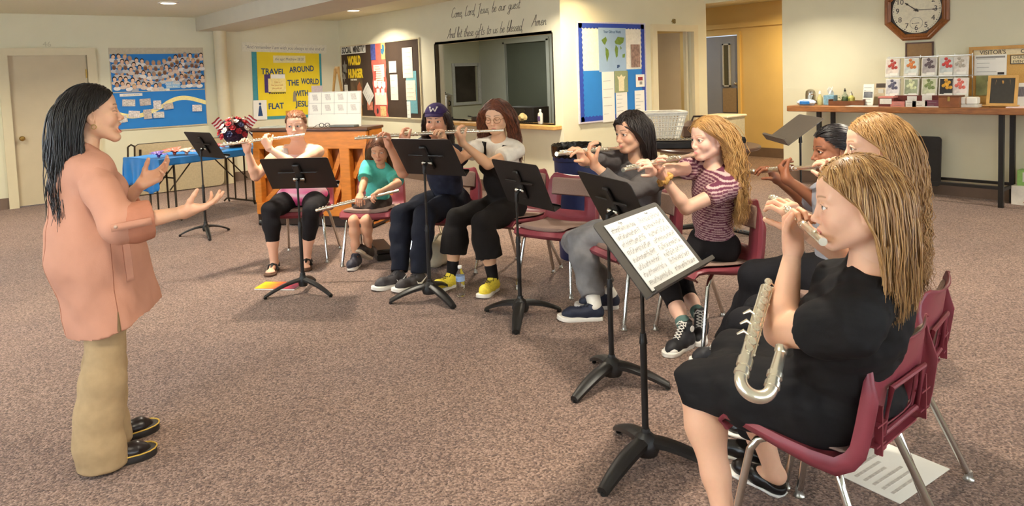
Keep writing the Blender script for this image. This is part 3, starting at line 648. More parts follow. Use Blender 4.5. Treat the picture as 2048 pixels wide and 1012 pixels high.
t = item('lotion_bottle', 'slim pale yellow bottle right of the wipes packet', 'bottle', 1640, 8.66)
MB().lathe([(.03, 0), (.032, .01), (.032, .09), (.014, .12), (.012, .14)], n=16).build('body', mat('yellow_lotion', (222, 214, 150), .25, trans=.3), t, True); MB().lathe([(.015, .135), (.015, .16), (.008, .175), (0, .178)], n=14).build('cap', white, t, True)
t = item('tissue_box', 'blue floral tissue box with a tissue pulled up', 'box', 1661, 8.72)
MB().box((0, 0, .06), (.11, .13, .12), bev=.004).build('carton', mat('tissue_blue', (128, 170, 190), .6, var=.4, scale=22), t)
P = []
for i in range(7):
    P.append([(.0+.02*math.sin(j*1.1+i), -.04+.08*j/6*(1-.3*i/6)+.012*i/6, .115+.1*i/6+.012*math.sin(j*2)) for j in range(7)])
MB().grid(P).build('tissue', white, t, True, solid=.002)
t = item('wooden_tray', 'low brown tray holding bottles and greenery', 'tray', 1699, 8.66)
wd = mat('tray_wood', (110, 66, 36), .45, var=.2, scale=14)
mb = MB(); mb.box((0, 0, .006), (.2, .42, .012))
for s in (-1, 1): mb.box((s*.095, 0, .03), (.012, .42, .05)); mb.box((0, s*.205, .04), (.2, .012, .07))
mb.build('tray_body', wd, t)
t = thing('leafy_sprig', 'small green sprig drooping over the tray rim', 'plant', (8.63, ty(1686, 8.63), TZ+.013))
mb = MB()
for i in range(16):
    a = i*2.4; r_ = .02+.03*rng.random(); z = .02+.08*rng.random(); c = np.array([r_*math.cos(a), r_*math.sin(a), z]); d = np.array([math.cos(a), math.sin(a), .3])*.035; n_ = np.array([-math.sin(a), math.cos(a), 0])*.014
    mb.add([c, c+d*.5+n_, c+d, c+d*.5-n_], [(0, 1, 2, 3)])
mb.build('leaves', mat('leaf_green', (96, 128, 44), .5, var=.3), t, solid=.001); MB().tube([(0, 0, 0), (.005, 0, .05), (0, .01, .09)], .004, 6).build('stem', mat('stem', (90, 96, 50), .6), t)
t = thing('sanitiser_bottle', 'clear bottle with dark label standing in the tray', 'bottle', (8.7, ty(1690, 8.7), TZ+.013))
MB().lathe([(.034, 0), (.036, .01), (.036, .1), (.016, .13), (.014, .15)], n=16).build('body', mat('clear_plastic', (206, 214, 190), .1, trans=.6), t, True); MB().lathe([(.0365, .03), (.0372, .032), (.0372, .085), (.0365, .087)], n=16).build('label', mat('green_label', (80, 96, 70), .5, var=.4), t, True); MB().lathe([(.012, .15), (.012, .17), (.005, .175), (.005, .19), (0, .19)], n=12).build('pump', black, t, True)
t = thing('soap_bottle', 'yellow-green pump soap bottle with white pump', 'bottle', (8.7, ty(1703, 8.7), TZ+.013))
MB().lathe([(.036, 0), (.038, .01), (.038, .08), (.018, .1), (.015, .11)], n=16).build('body', mat('soap_yellow', (224, 218, 120), .25, trans=.2), t, True)
mb = MB().lathe([(.016, .11), (.016, .125), (.006, .13), (.006, .15), (0, .15)], n=12); mb.box((-.015, 0, .152), (.045, .014, .01), bev=.003); mb.build('pump', white, t, True)
def stand_card(name, label, cat, px, X, w, h, m, lean=.16, n=5, extra=None, rz=0):
    t = item(name, label, cat, px, X, rz); Mx = Matrix.Rotation(lean, 4, 'Y') @ Matrix(((0, 0, -1, 0), (-1, 0, 0, 0), (0, 1, 0, h/2+.004), (0, 0, 0, 1)))
    mb = MB().box((0, 0, 0), (w, h, .004), None); mb.v = [tuple(Mx @ Vector(p)) for p in mb.v]; mb.build('card', m, t)
    if n:
        l = lines_mb(w, h, n, .005, .0035); l.v = [tuple(Mx @ Vector(p)) for p in l.v]; l.build('printed_lines', greyink, t)
    if extra:
        for nm, mm, cx, cy, ww, hh in extra:
            e = MB().box((cx, cy, .003), (ww, hh, .003)); e.v = [tuple(Mx @ Vector(p)) for p in e.v]; e.build(nm, mm, t)
    s_ = MB().box((0, -h*.15, -.05), (w*.4, h*.7, .003)); s_.v = [tuple(Matrix.Rotation(-.16, 4, 'Y') @ Vector((p[2]*-1+.0, -p[0], p[1]+h/2))) for p in s_.v]
    s_.build('easel_back', white, t)
    return t
stand_card('leaflet_stand', 'white leaflet with a car picture propped on the table', 'leaflet', 1735, 8.6, .12, .25, white, .16, 6, [('car_picture', mat('car_picture', (120, 124, 130), .5, var=.5, scale=16), 0, 0, .1, .07)])
stand_card('leaflet_stand', 'cream photo leaflet behind the white car leaflet', 'leaflet', 1760, 8.72, .15, .26, mat('cream_photo', (206, 190, 160), .6, var=.25, scale=14), .2, 0, [('dark_heading', mat('dark_heading', (70, 58, 50), .5), 0, .1, .12, .05)])
o = sheet('flyer', 'white flyer lying flat in front of the car leaflet', 'flyer', Matrix.Translation((8.5, ty(1727, 8.5), TZ)), .14, .36, white)
# tiered rack of greeting cards
rk = item('card_rack', 'two-tier wire rack of greeting card packs under the plaque', 'rack', 1854, 8.74)
rkY = ty(1854, 8.74)
mb = MB()
for z in (.1, .33, .55): mb.box((.06, 0, z), (.01, .86, .01)); mb.box((-.06 if z < .4 else .0, 0, z), (.008, .86, .008))
for y in (-.43, -.26, -.09, .09, .26, .43): mb.box((.06, y, .29), (.008, .008, .56)); mb.box((0, y, .1), (.13, .006, .006)); mb.box((.03, y, .33), (.1, .006, .006))
mb.box((.0, .43, .05), (.14, .01, .1)); mb.box((.0, -.43, .05), (.14, .01, .1))
mb.build('wire_frame', mat('rack_wire', (196, 190, 178), .3, .8), rk)
mb = MB(); mb.box((0, 0, .005), (.14, .88, .01)); mb.build('base', wd, rk)
cards = [('red berries', (170, 60, 50), (220, 208, 196)), ('orange and green tulips', (200, 120, 60), (206, 214, 206)), ('grey sky and dark band', (92, 80, 84), (178, 172, 170)), ('red tulips on grey', (196, 66, 60), (196, 204, 200)), ('pale sand and driftwood', (176, 168, 152), (214, 210, 200)),
         ('blue-grey tree', (84, 84, 104), (206, 206, 206)), ('white lilies', (206, 214, 170), (150, 160, 130)), ('green blossom', (120, 136, 84), (196, 200, 166)), ('yellow rose on black', (214, 160, 50), (42, 40, 40)), ('pink citrus slice', (214, 110, 96), (226, 214, 206))]
rowpx = [(1790, 1827, 1864, 1898, 1917), (1793, 1829, 1864, 1899, 1917)]
for i, (nm, c1, c2) in enumerate(cards):
    r, c = divmod(i, 5); px = [1789, 1824, 1862, 1893, 1915][c] if r == 0 else [1792, 1827, 1863, 1896, 1917][c]
    w = .16 if (c == 4) else .155; X = 8.74 if r == 0 else 8.66; zc = TZ+(.43 if r == 0 else .2)
    yc = [ty(1786, X), ty(1823, X), ty(1859, X), ty(1894, X), ty(1920, X)][c]
    t = thing('card_pack', 'pack of greeting cards with %s on the %s rack tier' % (nm, 'upper' if r == 0 else 'lower'), 'cards', (X, yc, zc), group='greeting card packs')
    t.matrix_world = Matrix.Translation((X, yc, zc)) @ Matrix.Rotation(.12, 4, 'Y') @ Matrix(((0, 0, -1, 0), (-1, 0, 0, 0), (0, 1, 0, 0), (0, 0, 0, 1)))
    MB().box((0, 0, 0), (w, .215, .03), bev=.003).build('stack', lbl, t)
    panel('picture', mat('cardpic_bg_%d' % i, c2, .5, var=.25, scale=20), t, .0, .015, w*.86, .165, .016)
    mb = MB()
    for k in range(7):
        a = k*2.4; q = .012*k**.6*1.3; mb.prism([(q*math.cos(a)+.019*math.cos(j*PI/4)+.005, .03+q*1.2*math.sin(a)+.019*math.sin(j*PI/4)) for j in range(8)], .001+.0002*k, z0=.0175)
    mb.build('motif', mat('cardpic_%d' % i, c1, .5, var=.3, scale=40), t)
    panel('price_label', white, t, .02, -.075, w*.55, .03, .019)
bx = mat('pink_box', (206, 130, 120), .6); mar = mat('maroon_box', (112, 52, 44), .55, var=.15)
t = item('card_box', 'pink-lidded box with white label in front of the rack', 'box', 1776, 8.53)
MB().box((0, 0, .05), (.12, .16, .1), bev=.003).build('carton', mar, t); MB().box((0, 0, .105), (.13, .17, .02), bev=.003).build('lid', bx, t); MB().box((-.063, 0, .06), (.004, .13, .06)).build('label', lbl, t)
t = item('letter_tray', 'long maroon tray of leaflets before the card rack', 'tray', 1838, 8.56)
mb = MB(); mb.box((0, 0, .006), (.14, .56, .012)); mb.box((.065, 0, .06), (.012, .56, .12)); mb.box((-.065, 0, .03), (.012, .56, .05)); mb.box((0, .275, .05), (.14, .012, .1)); mb.box((0, -.275, .05), (.14, .012, .1)); mb.build('tray_body', mar, t)
tY = ty(1838, 8.56)
for i, (dy, h, mm, lab) in enumerate(((.19, .06, bx, 'pink leaflet at the left of the maroon tray'), (.05, .07, lbl, 'white folded leaflet in the middle of the maroon tray'), (-.04, .065, lbl, 'white folded leaflet right of the middle of the tray'), (-.17, .075, mat('plum_card', (120, 66, 84), .6), 'plum leaflet at the right of the maroon tray'))):
    o = MB().box((0, 0, h/2), (.006, .15 if i != 1 else .11, h)).build('leaflet', mm); o.location = (8.47+.0, tY+dy, TZ+.0); tag(o, lab, 'leaflet', 'leaflets propped against the maroon tray')
    lines_mb(.1, h, 2, .004).build('printed_lines', greyink, o).matrix_local = Matrix(((0, 0, -1, -.001), (-1, 0, 0, 0), (0, 1, 0, h/2), (0, 0, 0, 1)))
for lab, px, dz in (('white card tucked behind the pink leaflet', 1824, 0), ('white card standing at the back of the tray', 1854, .01)):
    o = MB().box((0, 0, .05), (.005, .1, .1)).build('card', lbl); o.location = (8.585, ty(px, 8.585), TZ+.013+dz); tag(o, lab, 'card', 'white cards in the maroon tray')
t = item('wooden_box', 'brown wooden box with brass catch right of the maroon tray', 'box', 1903, 8.5)
MB().box((0, 0, .055), (.16, .2, .11), bev=.003).build('carcass', mat('box_wood', (142, 86, 46), .45, var=.2, scale=14), t); MB().box((0, 0, .117), (.165, .205, .014), bev=.003).build('lid', wd, t); MB().box((-.083, 0, .09), (.008, .025, .05), bev=.002).build('catch', brass, t)
t = item('paper_stack', 'banded stack of white papers left of the slate', 'papers', 1937, 8.55)
MB().box((0, 0, .015), (.16, .22, .03), bev=.002).build('papers', lbl, t); MB().box((-.02, 0, .07), (.11, .2, .075), bev=.01).build('bundle', white, t); MB().box((-.02, .0, .07), (.115, .03, .08), bev=.01).build('band', mat('band', (190, 170, 150), .6), t)
t = item('leaflet', 'white leaflet lying on the table front edge', 'leaflet', 1866, 8.47); MB().box((0, 0, .004), (.08, .14, .008)).build('sheets', white, t)
# slate on a small easel
t = item('slate', 'small blackboard in a pine frame on a table easel', 'blackboard', 2003, 8.56, rz=.0)
Mx = Matrix.Rotation(.22, 4, 'Y') @ Matrix(((0, 0, -1, 0), (-1, 0, 0, 0), (0, 1, 0, .17), (0, 0, 0, 1)))
pine = mat('pine', (204, 160, 92), .5, var=.15, scale=12)
mb = frame_mb(.27, .32, .028, .016); mb.v = [tuple(Mx @ Vector(p)) for p in mb.v]; mb.build('frame', pine, t)
mb = MB().box((0, 0, .006), (.22, .27, .008)); mb.v = [tuple(Mx @ Vector(p)) for p in mb.v]; mb.build('slate_panel', mat('slate', (62, 60, 54), .7, var=.1), t)
mb = MB(); mb.box((-.035, 0, .02), (.04, .32, .012)); mb.cyl((.0, .1, .0), (.06, .06, .28), .008, n=8); mb.cyl((.0, -.1, .0), (.06, -.06, .28), .008, n=8); mb.cyl((.14, 0, 0), (.04, 0, .27), .008, n=8); mb.build('easel', pine, t)
t = item('leaflet', 'pink and white leaflet at the right edge of the table', 'leaflet', 2040, 8.52); MB().box((0, 0, .005), (.16, .2, .01)).build('sheets', mat('blush_leaf', (232, 210, 206), .7), t)
stand_card('leaflet_stand', 'leaflet with a striped picture right of the slate', 'leaflet', 2046, 8.7, .15, .24, white, .14, 0, [('striped_picture', mat('striped', (120, 116, 120), .5, var=.5, scale=30, stretch=(1, 8, 1)), 0, .03, .13, .1)])
# visitors' cork board leaning on the table
VW = 1.2; VY = float(on(0, 8.86, 1938, 140)[1])-VW/2; VZ = float(on(0, 8.86, 1938, 95)[2]); VH = VZ-TZ-.0
MVb = M_X(8.86, VY, TZ+VH/2+.002, 0) @ Matrix.Rotation(-.05, 4, 'X')
b = hung('cork_board', 'oak framed cork board headed VISITORS CENTER at the right edge', 'notice board', MVb)
MB().box((0, 0, -.006), (VW-.02, VH-.02, .012)).build('cork_sheet', cork, b); frame_mb(VW, VH, .035, .022).build('frame', mat('oak_light', (196, 146, 72), .4, var=.15, scale=12), b)
panel('heading_strip', mat('ivory', (230, 214, 172), .7), b, 0, VH/2-.066, VW-.08, .06, .003); text('heading', "VISITOR'S", .062, Matrix.Translation((-VW/2+.22, VH/2-.066, .0055)), ink, b, fit=.24); text('heading', 'CENTER', .062, Matrix.Translation((-VW/2+.6, VH/2-.066, .0055)), ink, b, fit=.26)
text('pinned_word', ' ', .01, Matrix(), ink) if False else None
o = sheet('notice', 'large white form pinned on the cork board', 'notice', local(MVb, -VW/2+.2, VH/2-.2, .003), .3, .22, white, 4); MB().box((0, .085, .004), (.27, .02, .002)).build('grey_heading', greyink, o); MB().box((.1, -.09, .004), (.06, .025, .002)).build('stamp', ink, o)
o = sheet('sign_card', 'cream card reading CHURCH EVENTS on the cork board', 'sign', local(MVb, -VW/2+.47, VH/2-.15, .003), .17, .09, mat('ivory', (230, 214, 172), .7)); frame_mb(.175, .095, .007, .004).build('border', ink, o); text('lettering', 'CHURCH', .038, Matrix.Translation((0, .02, .0035)), ink, o, fit=.13); text('lettering', 'EVENTS', .038, Matrix.Translation((0, -.022, .0035)), ink, o, fit=.13)
o = sheet('picture', 'green church photo below the white form', 'picture', local(MVb, -VW/2+.2, -.1, .003), .26, .22, mat('olive_photo', (140, 140, 88), .5, var=.4, scale=8)); MB().prism([(-.02, 0), (.06, 0), (.06, .04), (.02, .1), (-.02, .04)], .002, z0=.003).build('steeple', mat('cream_robe', (232, 220, 180), .7), o)
# under the table: black panel and boxes
o = MB().prism(rrect(.46, .56, .04, 5), .02).build('blackboard', mat('black_panel', (34, 33, 33), .5)); tag(o, 'black round-cornered board leaning on the wall under the side table', 'board')
pz = on(0, 8.8, 1885, 273); o.matrix_world = M_X(8.8, pz[1]+.24, pz[2]-.285, 0) @ Matrix.Rotation(-.06, 4, 'X')
for lab, px, py, X, s_, m_ in (('white box with a fruit picture on the floor under the table', 2048, 412, 8.6, (.3, .42, .2), mat('box_print', (232, 226, 214), .5, var=.05)), ('green box standing on the fruit box', 2050, 0, 8.66, (.22, .34, .16), mat('green_box', (150, 196, 110), .5))):
    if py: bp_ = flr(px-22, py-4); Yc = bp_[1]-.2; zz = 0
    t = thing('carton', lab, 'box', (bp_[0]+.12, Yc, 0 if py else .2)); MB().box((0, 0, s_[2]/2), s_, bev=.003).build('carton_body', m_, t)
    if py:
        mb = MB(); mb.prism([(.15, .18), (-.02, .18), (-.1, .03), (-.06, .0), (.15, .02)], .003, M=Matrix(((0, 0, -1, -.15), (-1, 0, 0, 0), (0, 1, 0, 0), (0, 0, 0, 1)))); mb.build('fruit_picture', mat('fruit_print', (180, 70, 54), .5, var=.5, scale=14), t)
    else:
        MB().box((-.112, .05, .09), (.004, .14, .1)).build('label', lbl, t)
# ---------------------------------------------------------------- kitchen counter
def sill(px, X=XB+.06): return (X, float(on(0, X, px, 240)[1]), .931)
t = thing('coffee_urn', 'tall steel coffee urn on the hatch behind the capped player', 'urn', sill(891, XB+.3)); t.location.z = .89
steel = mat('brushed_steel', (176, 170, 156), .3, 1)
MB().lathe([(.11, .0), (.115, .03), (.115, .36), (.125, .37), (.125, .385), (.06, .41), (0, .412)], n=28).build('body', steel, t, True); MB().lathe([(.117, 0), (.12, .05), (.116, .06)], n=28).build('base', black, t, True)
MB().lathe([(.02, .41), (.025, .43), (.0, .44)], n=14).build('lid_knob', black, t, True); mb = MB(); mb.tube([(-.1, 0, .1), (-.15, 0, .1), (-.15, 0, .07)], .012, 8); mb.build('tap', black, t, True)
for s in (-1, 1): MB().tube([(0, s*.115, .3), (0, s*.15, .29), (0, s*.15, .24), (0, s*.115, .23)], .009, 8).build('handle', black, t, True)
MB().box((-.117, -.01, .2), (.004, .03, .2)).build('sight_glass', lbl, t)
t = thing('lotion_bottle', 'white squat lotion bottle at the right end of the hatch sill', 'bottle', sill(1081))
MB().lathe([(.034, 0), (.038, .01), (.038, .11), (.034, .13), (.014, .145), (.013, .155)], n=20, sy=1, sx=.7).build('body', mat('white_plastic', (232, 226, 208), .35), t, True); MB().lathe([(.015, .152), (.015, .178), (.012, .182), (0, .182)], n=14).build('cap', white, t, True); MB().box((-.027, 0, .065), (.003, .045, .06)).build('label', mat('violet_label', (104, 84, 130), .5, var=.4, scale=40), t)
t = thing('black_monitor', 'black round-cornered appliance on the worktop behind the hatch', 'appliance', (6.35, float(on(0, 6.35, 1052, 220)[1]), .89))
mb = MB().prism(rrect(.3, .62, .03), .22, M=Matrix(((1, 0, 0, 0), (0, 1, 0, 0), (0, 0, 1, 0), (0, 0, 0, 1)))); mb.build('housing', mat('appliance_black', (38, 36, 34), .35), t); MB().box((-.152, .05, .12), (.004, .4, .16)).build('front_glass', mat('black_glass', (22, 22, 22), .1), t)
t = thing('wire_tray', 'dark wire tray with a crumpled yellow cloth on the sill', 'tray', sill(1042))
mb = MB(); 
for i in range(9): mb.tube([(-.07, -.15+.037*i, .03), (-.06, -.15+.037*i, .005), (.06, -.15+.037*i, .005), (.07, -.15+.037*i, .03)], .003, 5)
mb.tube([(-.07, -.15, .03), (.07, -.15, .03), (.07, .15, .03), (-.07, .15, .03)], .005, 6, closed=True); mb.build('wires', black, t)
o = MB().ball((0, 0, 0), .05, 14, 10, (1, 1.3, .9)); o.v = [(x*(1+.25*math.sin(9*y*20+z*50)), y*(1+.25*math.sin(x*130)), z*(1+.3*math.sin(y*110+1))) for x, y, z in o.v]
o = o.build('cleaning_cloth', mat('yellow_cloth', (222, 200, 140), .8), None, True); o.location = (XB+.06, sill(1045)[1], 1.005); tag(o, 'crumpled pale yellow cloth lying in the wire tray', 'cloth')
for lab, px, r_ in (('flat black coiled tray left of the seated girl on the hatch sill', 917, .12),):
    t = thing('wire_tray', lab, 'tray', sill(px)); mb = MB()
    for i in range(10): mb.tube([(-.06, -r_+.026*i, .004), (.0, -r_+.026*i, .02), (.06, -r_+.026*i, .004)], .004, 5)
    mb.tube([(-.065, -r_, .005), (.065, -r_, .005), (.065, r_, .005), (-.065, r_, .005)], .005, 6, closed=True); mb.build('wires', black, t)
t = thing('saucepan', 'small dark saucepan on the hatch sill beside the girl with glasses', 'pan', sill(953)); MB().lathe([(0, .002), (.06, .002), (.07, .01), (.072, .06), (.066, .06), (.064, .012), (0, .01)], n=20).build('bowl', mat('pan_dark', (70, 62, 54), .3, .6), t, True); MB().tube([(0, .07, .05), (0, .13, .06), (0, .19, .065)], .009, 8).build('handle', black, t, True)
# ---------------------------------------------------------------- music stands
sblack = mat('stand_black', (30, 29, 29), .42, var=.12, scale=60, bump=.03, bscale=400)
sgrey_lit = mat('stand_lit_grey', (96, 88, 80), .5, var=.06, scale=40)  # brown-grey of the lit desk face put into its colour
knobm = mat('steel_knob', (200, 198, 190), .2, 1)
def music_stand(label, bx, by, cz, yaw, tilt, legrot, dm=sblack, thick=1.0):
    if label.find('side table') < 0: bx *= .968; by *= .968; cz = EYE-(EYE-cz)*.968
    thick = 1.0 if ('blue-clothed' in label or 'orange book' in label or 'side table' in label) else 1.6
    t = thing('music_stand', label, 'music stand', (bx, by, 0), group='music stands')
    n = np.array([math.cos(yaw)*math.cos(tilt), math.sin(yaw)*math.cos(tilt), math.sin(tilt)]); r = np.array([-math.sin(yaw), math.cos(yaw), 0]); u = np.cross(n, r)
    c = np.array([math.cos(yaw)*.045, math.sin(yaw)*.045, cz])
    D = Matrix(((r[0], u[0], n[0], c[0]), (r[1], u[1], n[1], c[1]), (r[2], u[2], n[2], c[2]), (0, 0, 0, 1)))
    def W(mb): mb.v = [tuple(D @ Vector(p)) for p in mb.v]; return mb
    out = [(-.254, -.159), (.254, -.159), (.254, -.14)]
    out = [(-.254, -.159), (.254, -.159)]+[(.254-.02*(1-math.cos(a)), .139+.02*math.sin(a)) for a in np.linspace(0, PI/2, 5)]+[(-.254+.02*(1-math.cos(a)), .139+.02*math.sin(a)) for a in np.linspace(PI/2, 0, 5)]
    W(MB().prism(out, .004, z0=-.002)).build('desk', dm, t)
    lp = MB(); lp.box((0, -.16, .026), (.508, .004, .056)); lp.box((0, -.153, .053), (.508, .016, .003)); W(lp).build('lip', dm, t)
    sp = MB(); sp.box((0, .0, -.011), (.055, .2, .018), bev=.006); sp.box((0, .02, -.016), (.3, .018, .008), bev=.003); W(sp).build('spine', sblack, t)
    pz = cz-.075
    tp = np.array(D @ Vector((0, -.03, -.03)))
    hd = MB(); hd.tube([(0, 0, pz-.03), (0, 0, pz+.02), tuple(tp)], [.014, .014, .012], 10); hd.build('head_joint', sblack, t, True)
    kn = MB(); q = np.array(D @ Vector((0, -.03, -.03)));  kn.tube([tuple(q-r*.03), tuple(q+r*.03)], .01, 10); kn.ball(tuple(q+r*.032), .017, 12, 8); kn.ball(tuple(q-r*.032), .012, 12, 8); kn.build('tilt_knob', knobm, t, True)
    MB().cyl((0, 0, .42), (0, 0, pz), .008, n=12).build('inner_pole', mat('pole_dark', (62, 60, 58), .3, .7), t, True)
    mb = MB().cyl((0, 0, .07), (0, 0, .5), .0135, n=14); mb.cyl((0, 0, .49), (0, 0, .53), .017, .012, 14); mb.build('outer_pole', sblack, t, True)
    hb = MB().lathe([(.013, .075), (.02, .14), (.016, .15), (.0135, .15)], n=14); hb.lathe([(.03*thick, .05), (.035*thick, .075), (.026*thick, .115), (.014, .14)], n=14); hb.build('hub', sblack, t, True)
    for k in range(3):
        a = legrot+k*2*PI/3; d = np.array([math.cos(a), math.sin(a), 0]); s = np.array([-math.sin(a), math.cos(a), 0])
        P = []
        for i in range(9):
            q = i/8; rr = .018+.262*q; z = .085*(1-q**1.7)+.012+.006*(thick-1); w = (.02-.006*q+.004*math.sin(q*PI))*thick; h = (.015-.004*q)*(.5+.5*thick)
            P.append([tuple(d*rr+s*w*x+np.array([0, 0, z+h*y])) for x, y in ((-1, -.7), (-1, .3), (-.5, 1), (.5, 1), (1, .3), (1, -.7), (-1, -.7))])
        mb = MB().grid(P); mb.f.append(tuple(range(7*8, 7*8+6))); lg = mb.build('leg', sblack, t, True)
        MB().cyl(tuple(d*.272+np.array([0, 0, .0])), tuple(d*.272+np.array([0, 0, .014])), .012, n=10).build('rubber_foot', mat('rubber', (20, 20, 20), .8), lg)
    return D, (bx, by)
R1 = [('black music stand by the blue-clothed table, its desk turned away', 2.33, 7.915, .921, R(12.8), R(30), .35, sblack),
 ('black music stand over the orange book, before the pink-topped player', 2.20, 5.16, .858, R(45.5), R(39), .86, sblack),
 ('black music stand before the capped player', 2.772, 4.285, .981, R(19.8), R(32.8), .53, sblack),
 ('black music stand left of the empty chair', 2.968, 3.513, .835, R(-6), R(22.6), 1.8, sblack),
 ('black music stand half hidden behind the sheet music stand', 2.654, 2.433, .879, R(-17.6), R(28), 1.09, sblack)]
for a in R1: music_stand(*a)
DM, bxy = music_stand('black music stand holding open sheet music, nearest the camera', 2.184, 1.829, .856, R(282), R(41.5), 1.13, mat('stand_painted_sheen', (66, 62, 58), .5, var=.06))  # desk sheen put into its base colour, lighter than the other black desks
music_stand('music stand with desk tipped nearly flat before the side table', 5.13, 2.72, 1.06, R(137.7), R(54), .4, sgrey_lit)
# open sheet music on the near stand
DW = Matrix.Translation((bxy[0], bxy[1], 0)) @ DM
t = hung('sheet_music', 'two white pages of printed flute music on the near stand', 'sheet music', DW @ Matrix.Translation((.01, -.005, .004)))
for s in (-1, 1):
    pg = MB().box((s*.105, 0, .001), (.21, .285, .002)).build('page', mat('music_white', (212, 213, 212), .7, var=.01), t)
    mb = MB(); nb = MB()
    for i in range(8):
        y0 = .115-i*.032
        for k in range(5): mb.box((s*.105, y0-k*.0032, .0023), (.18, .0006, .0004))
        for k in range(26):
            x = s*.105-.085+k*.0068+rng.uniform(-.001, .001); y = y0-.0064+rng.uniform(-.008, .008)
            if rng.random() < .82: nb.box((x, y, .0024), (.0028, .0022, .0005)); nb.box((x+.0012, y+.0045, .0024), (.0006, .009, .0004))
            if k % 4 == 0 and rng.random() < .5: nb.box((x+.008, y+.009, .0024), (.016, .0016, .0004))
    mb.build('staves', mat('stave_grey', (160, 158, 156), .7), pg); nb.build('notes', mat('note_ink', (146, 144, 142), .7), pg)
    text('title', 'Flute', .012, Matrix.Translation((s*.105, .132, .0022)), ink, pg, ext=.0002)
